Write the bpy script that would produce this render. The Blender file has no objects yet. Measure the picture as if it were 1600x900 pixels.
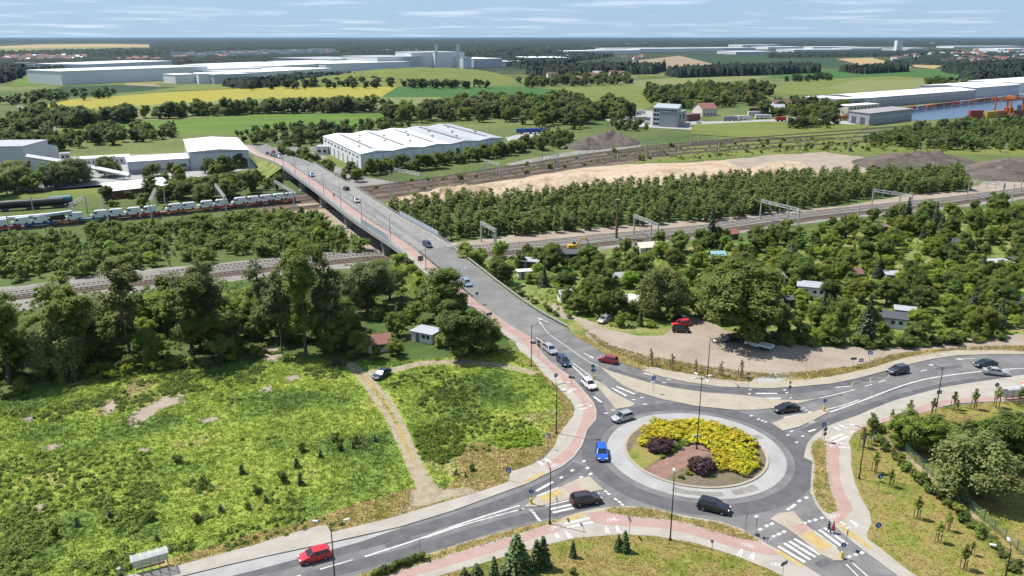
import bpy, math, random
import numpy as np
from mathutils import Vector, Matrix, noise as mnoise

S = bpy.context.scene
COL = S.collection
# ------------------------------------------------------------------ camera, sky, sun, exposure
CAM_H, CAM_F, CAM_P = 64.0, 1270.0, math.atan(393 / 1270)
cd = bpy.data.cameras.new('camera')
cam = bpy.data.objects.new('camera', cd); COL.objects.link(cam)
cam.location = (0, 0, CAM_H); cam.rotation_euler = (math.pi / 2 - CAM_P, 0, 0)
cd.sensor_width = 36; cd.lens = CAM_F / 1600 * 36; cd.clip_start = 1; cd.clip_end = 90000
S.camera = cam
SUN_DIR = Vector((-0.92, 0.39, 0)).normalized(); SUN_EL = math.radians(59)
sl = bpy.data.lights.new('sun', 'SUN'); sl.energy = 4.2; sl.angle = math.radians(0.53); sl.color = (1, 0.955, 0.88)
so = bpy.data.objects.new('sun', sl); COL.objects.link(so)
so.rotation_euler = (SUN_DIR * math.cos(SUN_EL) + Vector((0, 0, math.sin(SUN_EL)))).to_track_quat('Z', 'Y').to_euler()
W = bpy.data.worlds.new('World'); S.world = W; W.use_nodes = True
nt = W.node_tree; nt.nodes.clear()
def wn(t, **k):
    n = nt.nodes.new(t)
    for a, b in k.items(): setattr(n, a, b)
    return n
sky = wn('ShaderNodeTexSky', sky_type='NISHITA', sun_disc=False, sun_elevation=SUN_EL, sun_rotation=math.atan2(SUN_DIR.x, SUN_DIR.y),
         altitude=150, air_density=1.2, dust_density=0.2, ozone_density=2.5)
tc = wn('ShaderNodeTexCoord'); sep = wn('ShaderNodeSeparateXYZ'); nt.links.new(tc.outputs['Generated'], sep.inputs[0])
mz = wn('ShaderNodeMath', operation='MAXIMUM'); nt.links.new(sep.outputs[2], mz.inputs[0]); mz.inputs[1].default_value = 0.0
az = wn('ShaderNodeMath', operation='ADD'); nt.links.new(mz.outputs[0], az.inputs[0]); az.inputs[1].default_value = 0.03
dx = wn('ShaderNodeMath', operation='DIVIDE'); nt.links.new(sep.outputs[0], dx.inputs[0]); nt.links.new(az.outputs[0], dx.inputs[1])
dy = wn('ShaderNodeMath', operation='DIVIDE'); nt.links.new(sep.outputs[1], dy.inputs[0]); nt.links.new(az.outputs[0], dy.inputs[1])
cmb = wn('ShaderNodeCombineXYZ'); nt.links.new(dx.outputs[0], cmb.inputs[0]); nt.links.new(dy.outputs[0], cmb.inputs[1])
cn = wn('ShaderNodeTexNoise'); cn.inputs['Scale'].default_value = 0.38; cn.inputs['Detail'].default_value = 5; cn.inputs['Roughness'].default_value = 0.5
nt.links.new(cmb.outputs[0], cn.inputs['Vector'])
cr = wn('ShaderNodeValToRGB'); cr.color_ramp.elements[0].position = 0.52; cr.color_ramp.elements[1].position = 0.74
nt.links.new(cn.outputs['Fac'], cr.inputs[0])
cm = wn('ShaderNodeMath', operation='MULTIPLY'); nt.links.new(cr.outputs[0], cm.inputs[0]); cm.inputs[1].default_value = 0.42
tint = wn('ShaderNodeMixRGB', blend_type='MULTIPLY'); tint.inputs[0].default_value = 1; tint.inputs[2].default_value = (0.57, 0.76, 1.14, 1)
nt.links.new(sky.outputs[0], tint.inputs[1])
vl = wn('ShaderNodeMixRGB'); vl.inputs[0].default_value = 0.85; vl.inputs[2].default_value = (2.15, 3.1, 4.3, 1); nt.links.new(tint.outputs[0], vl.inputs[1])   # even pale blue mixed strongly over the sky, added to raise fill light
mx = wn('ShaderNodeMixRGB'); nt.links.new(cm.outputs[0], mx.inputs[0]); nt.links.new(vl.outputs[0], mx.inputs[1]); mx.inputs[2].default_value = (6.9, 7.3, 8.1, 1)
bg = wn('ShaderNodeBackground'); bg.inputs[1].default_value = 0.087; nt.links.new(mx.outputs[0], bg.inputs[0])
wo = wn('ShaderNodeOutputWorld'); nt.links.new(bg.outputs[0], wo.inputs[0])
S.view_settings.view_transform = 'Standard'; S.view_settings.look = 'None'; S.view_settings.exposure = 1.02; S.view_settings.gamma = 1
S.view_settings.use_curve_mapping = False
S.render.engine = 'CYCLES'
cy = S.cycles
cy.use_denoising = True; cy.max_bounces = 6; cy.diffuse_bounces = 4; cy.glossy_bounces = 2; cy.transmission_bounces = 4; cy.volume_bounces = 1
cy.transparent_max_bounces = 8; cy.caustics_reflective = False; cy.caustics_refractive = False
try: cy.denoiser = 'OPENIMAGEDENOISE'
except Exception: pass

# ------------------------------------------------------------------ helpers
CP, SP = math.cos(CAM_P), math.sin(CAM_P)
def G(px, py, z=0.0):
    """picture point of the survey -> place on the ground (or at height z)"""
    x = (px - 800) / CAM_F; y = -(py - 450) / CAM_F
    t = (z - CAM_H) / (-SP + y * CP)
    return (x * t, (CP + y * SP) * t)
def ppm(Y): return CAM_F / (Y * CP + CAM_H * SP)          # picture points per metre at ground distance Y
def height_at(px, pyb, pyt):
    """height of a thing whose foot is at pyb and whose top is at pyt"""
    X, Y = G(px, pyb); a = CAM_P + math.atan((pyt - 450) / CAM_F)
    return CAM_H - Y * math.tan(a)
def sstep(a, b, t):
    t = min(1, max(0, (t - a) / (b - a))); return t * t * (3 - 2 * t)

MATS = {}
KM = 0.66      # albedo scale of built surfaces
VEG = ('meadow', 'dry_grass', 'lawn', 'garden', 'wood_floor', 'land', 'far_wood')
def newmat(name):
    m = bpy.data.materials.new(name); m.use_nodes = True
    n = m.node_tree.nodes; b = n['Principled BSDF']; MATS[name] = m
    return m, n, m.node_tree.links, b
def plain(name, col, rough=0.6, metal=0.0, vary=0.12, scale=3.0, spec=0.4, coat=0.0):
    """a colour with faint uneven wear"""
    m, n, l, b = newmat(name)
    b.inputs['Roughness'].default_value = rough; b.inputs['Metallic'].default_value = metal
    b.inputs['Specular IOR Level'].default_value = spec; b.inputs['Coat Weight'].default_value = coat
    g = n.new('ShaderNodeNewGeometry'); t = n.new('ShaderNodeTexNoise'); t.inputs['Scale'].default_value = scale; t.inputs['Detail'].default_value = 5
    l.new(g.outputs['Position'], t.inputs['Vector'])
    r = n.new('ShaderNodeValToRGB'); c = Vector(col) * KM
    r.color_ramp.elements[0].position = 0.3; r.color_ramp.elements[1].position = 0.7
    r.color_ramp.elements[0].color = (*(c * (1 - vary)), 1); r.color_ramp.elements[1].color = (*[min(1, v) for v in c * (1 + vary)], 1)
    l.new(t.outputs['Fac'], r.inputs[0]); l.new(r.outputs[0], b.inputs['Base Color'])
    return m
def ground(name, cols, scale=0.1, lo=0.3, hi=0.7, detail=6, fine=0.25, fscale=3.0, rough=0.95, bump=0.0, stretch=None, warp=0):
    """several soil or plant colours over a broad noise, broken up by a fine one"""
    m, n, l, b = newmat(name)
    kk = 1.0 if name.startswith(VEG) else (0.62 if name.startswith('field') else KM); cols = [tuple(v * kk for v in c) for c in cols]
    b.inputs['Roughness'].default_value = rough; b.inputs['Specular IOR Level'].default_value = 0.15
    g = n.new('ShaderNodeNewGeometry'); src = g.outputs['Position']
    if stretch:
        mp = n.new('ShaderNodeMapping'); mp.inputs['Rotation'].default_value = (0, 0, stretch[0]); mp.inputs['Scale'].default_value = stretch[1]
        l.new(src, mp.inputs[0]); src = mp.outputs[0]
    t = n.new('ShaderNodeTexNoise'); t.inputs['Scale'].default_value = scale; t.inputs['Detail'].default_value = detail; t.inputs['Roughness'].default_value = 0.6
    t.inputs['Distortion'].default_value = warp
    l.new(src, t.inputs['Vector'])
    r = n.new('ShaderNodeValToRGB'); e = r.color_ramp.elements
    for i, c in enumerate(cols):
        pos = lo + (hi - lo) * i / max(1, len(cols) - 1)
        el = e[i] if i < 2 else e.new(pos)
        el.position = pos; el.color = (*c, 1)
    l.new(t.outputs['Fac'], r.inputs[0])
    f = n.new('ShaderNodeTexNoise'); f.inputs['Scale'].default_value = fscale; f.inputs['Detail'].default_value = 4; f.inputs['Roughness'].default_value = 0.65
    l.new(g.outputs['Position'], f.inputs['Vector'])
    fr = n.new('ShaderNodeMapRange'); fr.inputs[1].default_value = 0.3; fr.inputs[2].default_value = 0.7
    fr.inputs[3].default_value = 1 - fine; fr.inputs[4].default_value = 1 + fine
    l.new(f.outputs['Fac'], fr.inputs[0])
    mu = n.new('ShaderNodeVectorMath'); mu.operation = 'SCALE'; l.new(r.outputs[0], mu.inputs[0]); l.new(fr.outputs[0], mu.inputs['Scale'])
    l.new(mu.outputs[0], b.inputs['Base Color'])
    if bump:
        bp = n.new('ShaderNodeBump'); bp.inputs['Strength'].default_value = bump; bp.inputs['Distance'].default_value = 0.3
        l.new(f.outputs['Fac'], bp.inputs['Height']); l.new(bp.outputs[0], b.inputs['Normal'])
    return m
def grassy(name, src, trans=0.45, gain=1.3):
    m = MATS[src].copy(); m.name = name; MATS[name] = m; n = m.node_tree.nodes; l = m.node_tree.links; b = n['Principled BSDF']; c = b.inputs['Base Color'].links[0].from_socket
    g = n.new('ShaderNodeVectorMath'); g.operation = 'SCALE'; g.inputs['Scale'].default_value = gain; l.new(c, g.inputs[0]); l.new(g.outputs[0], b.inputs['Base Color'])
    tr = n.new('ShaderNodeBsdfTranslucent'); l.new(g.outputs[0], tr.inputs['Color']); ms = n.new('ShaderNodeMixShader'); ms.inputs[0].default_value = trans
    l.new(b.outputs[0], ms.inputs[1]); l.new(tr.outputs[0], ms.inputs[2]); l.new(ms.outputs[0], n['Material Output'].inputs[0]); return m
def leafy(name, dark, light, trans=0.5, scale=0.6, vary=0.35, rough=0.6, hue=None):
    """leaves: colour by clump noise, a shift for each plant, light through the blade"""
    m, n, l, b = newmat(name)
    g = n.new('ShaderNodeNewGeometry'); t = n.new('ShaderNodeTexNoise'); t.inputs['Scale'].default_value = scale; t.inputs['Detail'].default_value = 4
    l.new(g.outputs['Position'], t.inputs['Vector'])
    r = n.new('ShaderNodeValToRGB'); r.color_ramp.elements[0].position = 0.32; r.color_ramp.elements[1].position = 0.68
    r.color_ramp.elements[0].color = (*dark, 1); r.color_ramp.elements[1].color = (*light, 1)
    l.new(t.outputs['Fac'], r.inputs[0])
    oi = n.new('ShaderNodeObjectInfo'); mr = n.new('ShaderNodeMapRange'); mr.inputs[3].default_value = 1 - vary; mr.inputs[4].default_value = 1 + vary
    l.new(oi.outputs['Random'], mr.inputs[0])
    hs = n.new('ShaderNodeHueSaturation'); l.new(r.outputs[0], hs.inputs['Color']); l.new(mr.outputs[0], hs.inputs['Value'])
    h2 = n.new('ShaderNodeMath'); h2.operation = 'MULTIPLY_ADD'; l.new(oi.outputs['Random'], h2.inputs[0]); h2.inputs[1].default_value = 7.3; h2.inputs[2].default_value = 0
    fr = n.new('ShaderNodeMath'); fr.operation = 'FRACT'; l.new(h2.outputs[0], fr.inputs[0])
    mh = n.new('ShaderNodeMapRange'); mh.inputs[3].default_value = 0.478; mh.inputs[4].default_value = 0.515; l.new(fr.outputs[0], mh.inputs[0]); l.new(mh.outputs[0], hs.inputs['Hue'])
    b.inputs['Roughness'].default_value = rough; b.inputs['Specular IOR Level'].default_value = 0.25
    l.new(hs.outputs[0], b.inputs['Base Color'])
    tr = n.new('ShaderNodeBsdfTranslucent'); l.new(hs.outputs[0], tr.inputs['Color'])
    ms = n.new('ShaderNodeMixShader'); ms.inputs[0].default_value = trans
    l.new(b.outputs[0], ms.inputs[1]); l.new(tr.outputs[0], ms.inputs[2]); l.new(ms.outputs[0], n['Material Output'].inputs[0])
    return m

def tag(o, label=None, cat=None, group=None, kind=None):
    if label: o['label'] = label
    if cat: o['category'] = cat
    if group: o['group'] = group
    if kind: o['kind'] = kind
    return o
def link(o, parent=None):
    COL.objects.link(o)
    if parent: o.parent = parent
    return o
def empty(name, loc=(0, 0, 0), rz=0.0, sc=1.0):
    o = bpy.data.objects.new(name, None); o.location = loc; o.rotation_euler = (0, 0, rz); o.scale = (sc, sc, sc) if not isinstance(sc, tuple) else sc
    o.empty_display_size = 0.2
    return link(o)
def inst(name, mesh, parent=None, loc=(0, 0, 0), rz=0.0, sc=1.0):
    o = bpy.data.objects.new(name, mesh); o.location = loc; o.rotation_euler = (0, 0, rz); o.scale = (sc, sc, sc) if not isinstance(sc, tuple) else sc
    return link(o, parent)
class MB:
    """collects faces with material slots"""
    def __init__(s): s.v = []; s.f = []; s.m = []
    def face(s, pts, mi=0):
        i = len(s.v); s.v += [tuple(p) for p in pts]; s.f.append(tuple(range(i, i + len(pts)))); s.m.append(mi); return s
    def box(s, c, d, rz=0.0, mi=0, top=None, M=None):
        hx, hy, hz = d[0] / 2, d[1] / 2, d[2] / 2; tx, ty = top or (1, 1)
        P = [(-hx, -hy, -hz), (hx, -hy, -hz), (hx, hy, -hz), (-hx, hy, -hz), (-hx * tx, -hy * ty, hz), (hx * tx, -hy * ty, hz), (hx * tx, hy * ty, hz), (-hx * tx, hy * ty, hz)]
        ca, sa = math.cos(rz), math.sin(rz); i = len(s.v)
        for x, y, z in P:
            s.v.append((c[0] + x * ca - y * sa, c[1] + x * sa + y * ca, c[2] + z))
        for q in ((0, 3, 2, 1), (4, 5, 6, 7), (0, 1, 5, 4), (1, 2, 6, 5), (2, 3, 7, 6), (3, 0, 4, 7)):
            s.f.append(tuple(i + k for k in q)); s.m.append(mi)
        return s
    def prism(s, poly, z0, z1, mi=0, side=None, bottom=False):
        n = len(poly); i = len(s.v)
        a = sum(poly[k][0] * poly[(k + 1) % n][1] - poly[(k + 1) % n][0] * poly[k][1] for k in range(n))
        if a < 0: poly = poly[::-1]
        s.v += [(x, y, z0) for x, y in poly] + [(x, y, z1) for x, y in poly]
        s.f.append(tuple(range(i + n, i + 2 * n))); s.m.append(mi)
        if bottom: s.f.append(tuple(range(i + n - 1, i - 1, -1))); s.m.append(mi)
        for k in range(n):
            k2 = (k + 1) % n; s.f.append((i + k, i + k2, i + n + k2, i + n + k)); s.m.append(mi if side is None else side)
        return s
    def tube(s, path, r, n=6, mi=0, cap=True):
        P = [Vector(p) for p in path]; rs = r if isinstance(r, (list, tuple)) else [r] * len(P); i0 = len(s.v)
        for k, p in enumerate(P):
            d = (P[min(k + 1, len(P) - 1)] - P[max(k - 1, 0)]).normalized()
            u = d.cross(Vector((0, 0, 1)) if abs(d.z) < 0.9 else Vector((1, 0, 0))).normalized(); w = d.cross(u)
            for j in range(n):
                a = 2 * math.pi * j / n; s.v.append(tuple(p + (u * math.cos(a) + w * math.sin(a)) * rs[k]))
        for k in range(len(P) - 1):
            for j in range(n):
                j2 = (j + 1) % n; a = i0 + k * n; s.f.append((a + j, a + j2, a + n + j2, a + n + j)); s.m.append(mi)
        if cap:
            s.f.append(tuple(i0 + j for j in range(n))); s.m.append(mi)
            a = i0 + (len(P) - 1) * n; s.f.append(tuple(a + j for j in range(n - 1, -1, -1))); s.m.append(mi)
        return s
    def lathe(s, prof, n=12, c=(0, 0, 0), mi=0):
        i0 = len(s.v)
        for r, z in prof:
            for j in range(n):
                a = 2 * math.pi * j / n; s.v.append((c[0] + r * math.cos(a), c[1] + r * math.sin(a), c[2] + z))
        for k in range(len(prof) - 1):
            for j in range(n):
                j2 = (j + 1) % n; a = i0 + k * n; s.f.append((a + j, a + j2, a + n + j2, a + n + j)); s.m.append(mi)
        return s
    def strip(s, L, R, mi=0):
        i = len(s.v); n = len(L); s.v += [tuple(p) for p in L] + [tuple(p) for p in R]
        for k in range(n - 1):
            s.f.append((i + k, i + n + k, i + n + k + 1, i + k + 1)); s.m.append(mi)
        return s
    def mesh(s, name, mats, smooth=False):
        me = bpy.data.meshes.new(name); me.from_pydata(s.v, [], s.f)
        for m in (mats if isinstance(mats, (list, tuple)) else [mats]): me.materials.append(MATS[m] if isinstance(m, str) else m)
        me.polygons.foreach_set('material_index', s.m)
        if smooth: me.polygons.foreach_set('use_smooth', [True] * len(me.polygons))
        me.update(); return me
    def build(s, name, mats, parent=None, loc=(0, 0, 0), rz=0.0, smooth=False):
        return inst(name, s.mesh(name, mats, smooth), parent, loc, rz)
def npmesh(name, V, F, mats, mi=None):
    """large mesh of triangles or quads from arrays"""
    V = np.asarray(V, np.float32); F = np.asarray(F, np.int32); k = F.shape[1]
    me = bpy.data.meshes.new(name); me.vertices.add(len(V)); me.vertices.foreach_set('co', V.ravel())
    me.loops.add(F.size); me.loops.foreach_set('vertex_index', F.ravel())
    me.polygons.add(len(F)); me.polygons.foreach_set('loop_start', np.arange(0, F.size, k, dtype=np.int32))
    try: me.polygons.foreach_set('loop_total', np.full(len(F), k, np.int32))
    except Exception: pass
    for m in (mats if isinstance(mats, (list, tuple)) else [mats]): me.materials.append(MATS[m])
    if mi is not None: me.polygons.foreach_set('material_index', np.asarray(mi, np.int32))
    me.update(calc_edges=True); me.validate(); return me
def smooth_px(pts, k=6, closed=True):
    """rounds a traced outline (Catmull-Rom); entries ('w',x,y) are world points and stay sharp"""
    out = []; n = len(pts); rng = range(n if closed else n - 1)
    for i in rng:
        p1, p2 = pts[i], pts[(i + 1) % n]
        p0 = pts[i - 1] if (closed or i > 0) else p1
        p3 = pts[(i + 2) % n] if (closed or i + 2 < n) else p2
        for j in range(k):
            t = j / k
            out.append(tuple(0.5 * (2 * p1[a] + (p2[a] - p0[a]) * t + (2 * p0[a] - 5 * p1[a] + 4 * p2[a] - p3[a]) * t * t + (3 * p1[a] - p0[a] - 3 * p2[a] + p3[a]) * t ** 3) for a in (0, 1)))
    if not closed: out.append(tuple(pts[-1]))
    return out
def ring(pts, sm=0, wob=0.0, seed=0):
    """survey outline -> ground outline; sm rounds it, wob roughens the edge (metres)"""
    W_ = [(p[1], p[2]) if p[0] == 'w' else G(*p) for p in pts]
    if sm: W_ = smooth_px(W_, sm)
    if wob:
        o = []; n = len(W_)
        for i in range(n):
            a, b = W_[i], W_[(i + 1) % n]; d = math.hypot(b[0] - a[0], b[1] - a[1]); k = max(1, min(60, int(d / (wob * 2.2))))
            for j in range(k):
                t = j / k; x = a[0] + (b[0] - a[0]) * t; y = a[1] + (b[1] - a[1]) * t
                q = mnoise.noise_vector(Vector((x / (wob * 5), y / (wob * 5), seed * 3.7)))
                o.append((x + q.x * wob * 1.5, y + q.y * wob * 1.5))
        W_ = o
    return W_
def sheet(name, pts, mat, z, sm=0, wob=0.0, kind='structure', parent=None):
    R = ring(pts, sm, wob, hash(name) % 97 if False else len(name))
    m = MB(); n = len(R); a = sum(R[k][0] * R[(k + 1) % n][1] - R[(k + 1) % n][0] * R[k][1] for k in range(n))
    if a < 0: R = R[::-1]
    m.face([(x, y, z) for x, y in R])
    o = m.build(name, mat, parent)
    if kind and not parent: o['kind'] = kind
    return o
def slab(name, pts, mat, z0, z1, sm=0, side=None, kind='structure', parent=None):
    R = ring(pts, sm); m = MB(); m.prism(R, z0, z1, 0, 1 if side else None)
    o = m.build(name, [mat, side] if side else mat, parent)
    if kind and not parent: o['kind'] = kind
    return o
def inside(P, poly):
    """which of the points P (n,2) lie in the outline"""
    x, y = P[:, 0], P[:, 1]; c = np.zeros(len(P), bool); n = len(poly)
    for i in range(n):
        x1, y1 = poly[i]; x2, y2 = poly[(i + 1) % n]
        if y1 == y2: continue
        k = ((y1 > y) != (y2 > y)) & (x < (x2 - x1) * (y - y1) / (y2 - y1) + x1); c ^= k
    return c
def scatter(poly, n, seed, mind=0.0, avoid=()):
    """n random points inside a ground outline, at least mind apart, outside the avoid outlines"""
    r = np.random.RandomState(seed); A = np.array(poly); lo, hi = A.min(0), A.max(0); out = np.zeros((0, 2)); tries = 0
    while len(out) < n and tries < 30:
        P = lo + (hi - lo) * r.rand(n * 3, 2); P = P[inside(P, poly)]
        for a in avoid: P = P[~inside(P, a)]
        out = np.concatenate([out, P]); tries += 1
    if mind > 0:
        keep = []; grid = {}
        for p in out:
            k = (int(p[0] // mind), int(p[1] // mind)); ok = True
            for a in (-1, 0, 1):
                for b in (-1, 0, 1):
                    for q in grid.get((k[0] + a, k[1] + b), ()):
                        if (q[0] - p[0]) ** 2 + (q[1] - p[1]) ** 2 < mind * mind: ok = False
            if ok: grid.setdefault(k, []).append(p); keep.append(p)
            if len(keep) >= n: break
        out = np.array(keep) if keep else np.zeros((0, 2))
    return out[:n]
# ------------------------------------------------------------------ materials of the setting
ground('land_mat', [(0.04, 0.06, 0.02), (0.065, 0.09, 0.026), (0.11, 0.125, 0.04), (0.16, 0.15, 0.065)], 0.006, 0.34, 0.72, fine=0.3, fscale=0.4)
MEADOW_COLS = [(0.058, 0.09, 0.022), (0.1, 0.146, 0.028), (0.15, 0.205, 0.034), (0.2, 0.24, 0.042), (0.25, 0.215, 0.1)]
ground('meadow_mat', MEADOW_COLS, 0.06, 0.33, 0.68, detail=8, fine=0.35, fscale=1.6)
ground('dry_grass_mat', [(0.14, 0.15, 0.035), (0.21, 0.18, 0.06), (0.27, 0.205, 0.09), (0.18, 0.17, 0.045)], 0.35, 0.3, 0.7, fine=0.3, fscale=2.5)
ground('lawn_mat', [(0.095, 0.115, 0.022), (0.15, 0.155, 0.034), (0.2, 0.15, 0.055), (0.135, 0.135, 0.03)], 0.22, 0.3, 0.7, fine=0.3, fscale=2.5)
ground('garden_mat', [(0.04, 0.075, 0.018), (0.09, 0.13, 0.025), (0.17, 0.17, 0.06), (0.24, 0.2, 0.11)], 0.11, 0.32, 0.72, fine=0.3, fscale=1.2)
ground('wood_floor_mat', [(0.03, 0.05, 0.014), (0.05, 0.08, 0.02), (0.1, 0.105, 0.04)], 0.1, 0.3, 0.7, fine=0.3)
ground('dirt_mat', [(0.29, 0.236, 0.184), (0.362, 0.298, 0.238), (0.405, 0.34, 0.278)], 0.12, 0.3, 0.7, fine=0.14, fscale=2.0)
ground('track_dirt_mat', [(0.24, 0.2, 0.13), (0.36, 0.3, 0.21), (0.43, 0.37, 0.27)], 0.6, 0.3, 0.7, fine=0.16, fscale=3)
ground('sand_mat', [(0.33, 0.24, 0.16), (0.44, 0.33, 0.225), (0.54, 0.42, 0.3), (0.46, 0.375, 0.285)], 0.05, 0.3, 0.7, fine=0.22, fscale=0.6, bump=0.6)
ground('heap_mat', [(0.085, 0.07, 0.06), (0.13, 0.105, 0.09), (0.19, 0.155, 0.13)], 0.07, 0.3, 0.7, fine=0.22, fscale=0.5, bump=0.6)
ground('gravel_mat', [(0.20, 0.185, 0.165), (0.27, 0.25, 0.225), (0.31, 0.29, 0.26)], 0.1, 0.3, 0.7, fine=0.2, fscale=1.0)
ground('ballast_mat', [(0.12, 0.085, 0.065), (0.17, 0.125, 0.095), (0.215, 0.17, 0.135)], 0.15, 0.3, 0.7, fine=0.2, fscale=1.5)
ground('ballast_grey_mat', [(0.23, 0.2, 0.175), (0.29, 0.265, 0.24), (0.35, 0.325, 0.3)], 0.15, 0.3, 0.7, fine=0.18, fscale=1.5)
ground('asphalt_mat', [(0.135, 0.133, 0.136), (0.185, 0.18, 0.182), (0.24, 0.233, 0.23)], 0.22, 0.3, 0.7, fine=0.12, fscale=6, rough=0.85, warp=0.5)
ground('asphalt_old_mat', [(0.175, 0.172, 0.168), (0.22, 0.215, 0.208), (0.27, 0.263, 0.252)], 0.18, 0.3, 0.7, fine=0.12, fscale=6, rough=0.85)
ground('tyre_dark_mat', [(0.10, 0.098, 0.106), (0.125, 0.122, 0.13), (0.155, 0.15, 0.155)], 0.5, 0.3, 0.7, fine=0.07, fscale=6, rough=0.8)
ground('pave_mat', [(0.36, 0.325, 0.28), (0.42, 0.385, 0.335), (0.46, 0.425, 0.375)], 0.3, 0.3, 0.7, fine=0.07, fscale=5)
ground('pave_beige_mat', [(0.36, 0.315, 0.25), (0.42, 0.365, 0.29), (0.45, 0.4, 0.325)], 0.4, 0.3, 0.7, fine=0.08, fscale=5)
ground('bike_mat', [(0.38, 0.245, 0.21), (0.43, 0.29, 0.255), (0.45, 0.32, 0.285)], 0.3, 0.3, 0.7, fine=0.07, fscale=5)
ground('concrete_mat', [(0.33, 0.325, 0.315), (0.39, 0.385, 0.375), (0.43, 0.425, 0.415)], 0.25, 0.3, 0.7, fine=0.08, fscale=4)
ground('kerb_mat', [(0.30, 0.285, 0.255), (0.38, 0.36, 0.325)], 0.8, 0.35, 0.65, fine=0.1, fscale=5)
ground('brick_pave_mat', [(0.22, 0.13, 0.1), (0.29, 0.175, 0.135), (0.31, 0.2, 0.16)], 0.6, 0.3, 0.7, fine=0.12, fscale=6)
ground('tactile_mat', [(0.45, 0.33, 0.13), (0.52, 0.4, 0.19)], 1.0, 0.35, 0.65, fine=0.1, fscale=5)
ground('paint_mat', [(0.36, 0.355, 0.35), (0.58, 0.575, 0.56), (0.7, 0.695, 0.68)], 1.3, 0.3, 0.62, fine=0.1, fscale=7, rough=0.7)
ground('paint_yellow_mat', [(0.42, 0.34, 0.22), (0.5, 0.4, 0.26)], 0.9, 0.3, 0.6, fine=0.15, fscale=7)
ground('soil_mat', [(0.13, 0.1, 0.07), (0.2, 0.16, 0.115), (0.14, 0.14, 0.05)], 0.4, 0.3, 0.7, fine=0.25, fscale=3)
ground('water_mat', [(0.035, 0.07, 0.12), (0.04, 0.08, 0.135)], 0.05, 0.3, 0.7, fine=0.05, fscale=0.4, rough=0.18, bump=0.03)
for nm, cs in {'field_yellow': [(0.3, 0.28, 0.05), (0.37, 0.32, 0.05), (0.27, 0.28, 0.06)], 'field_green': [(0.085, 0.155, 0.028), (0.115, 0.195, 0.03), (0.17, 0.225, 0.035)],
               'field_pale': [(0.17, 0.2, 0.07), (0.22, 0.23, 0.09), (0.16, 0.2, 0.06)], 'field_deep': [(0.05, 0.13, 0.03), (0.065, 0.15, 0.035)],
               'field_tan': [(0.36, 0.27, 0.13), (0.42, 0.32, 0.16), (0.33, 0.25, 0.13)], 'field_dark': [(0.03, 0.065, 0.03), (0.04, 0.08, 0.035)],
               'field_olive': [(0.12, 0.16, 0.035), (0.17, 0.2, 0.045), (0.21, 0.22, 0.06)], 'field_brown': [(0.27, 0.2, 0.13), (0.34, 0.26, 0.17), (0.23, 0.18, 0.13)]}.items():
    ground(nm + '_mat', cs, 0.012, 0.3, 0.7, fine=0.12, fscale=0.25, stretch=(0.4, (1, 4, 1)))

# ------------------------------------------------------------------ land to the horizon
m = MB(); m.face([(-45000, -600, 0), (45000, -600, 0), (45000, 60000, 0), (-45000, 60000, 0)]); tag(m.build('ground', 'land_mat'), kind='structure')

# ------------------------------------------------------------------ the line of the ramp and the bridge
CL = [(8.2, 171.5), (-6.3, 195), (-37.9, 254), (-53.8, 287), (-72.4, 327), (-96, 376), (-144, 478), (-158, 507)]
def _resample():
    raw = smooth_px(CL, 16, closed=False); out = [raw[0]]; acc = 0; S_ = [0]
    d = [0]
    for a, b in zip(raw, raw[1:]): d.append(d[-1] + math.hypot(b[0] - a[0], b[1] - a[1]))
    n = int(d[-1] / 2.5); xs = np.linspace(0, d[-1], n + 1)
    return xs, np.interp(xs, d, [p[0] for p in raw]), np.interp(xs, d, [p[1] for p in raw])
RS, RX, RY = _resample()
DECK = 6.3
def rz_s(s): return DECK * sstep(-4, 78, s) * (1 - sstep(232, 345, s))
def road_at(s, off=0.0, dz=0.0):
    """point on the bridge road: s metres along, off metres to the right of the middle"""
    x = float(np.interp(s, RS, RX)); y = float(np.interp(s, RS, RY)); e = 1.5
    tx = float(np.interp(s + e, RS, RX) - np.interp(s - e, RS, RX)); ty = float(np.interp(s + e, RS, RY) - np.interp(s - e, RS, RY)); l = math.hypot(tx, ty) or 1
    return (x + ty / l * off, y - tx / l * off, rz_s(s) + dz)
def road_dir(s):
    a, b = road_at(s - 1), road_at(s + 1); return math.atan2(b[1] - a[1], b[0] - a[0])
def s_of_Y(Y): return float(np.interp(Y, RY, RS))
def GR(px, py):
    """picture point -> point on the ramp or bridge"""
    z = 0
    for i in range(40):
        x, y = G(px, py, z); z = 0.5 * z + 0.5 * (rz_s(s_of_Y(y)) if y > RY[0] else 0)
    return (x, y, z)
S_END = float(RS[-1])
def rstrip(s0, s1, o0, o1, dz0, dz1=None, step=2.5):
    n = max(1, int((s1 - s0) / step)); dz1 = dz0 if dz1 is None else dz1
    ss = [s0 + (s1 - s0) * i / n for i in range(n + 1)]
    return [road_at(s, o0, dz0) for s in ss], [road_at(s, o1, dz1) for s in ss]
WL = lambda off, s=0.0: ('w',) + road_at(s, off)[:2]

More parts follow.
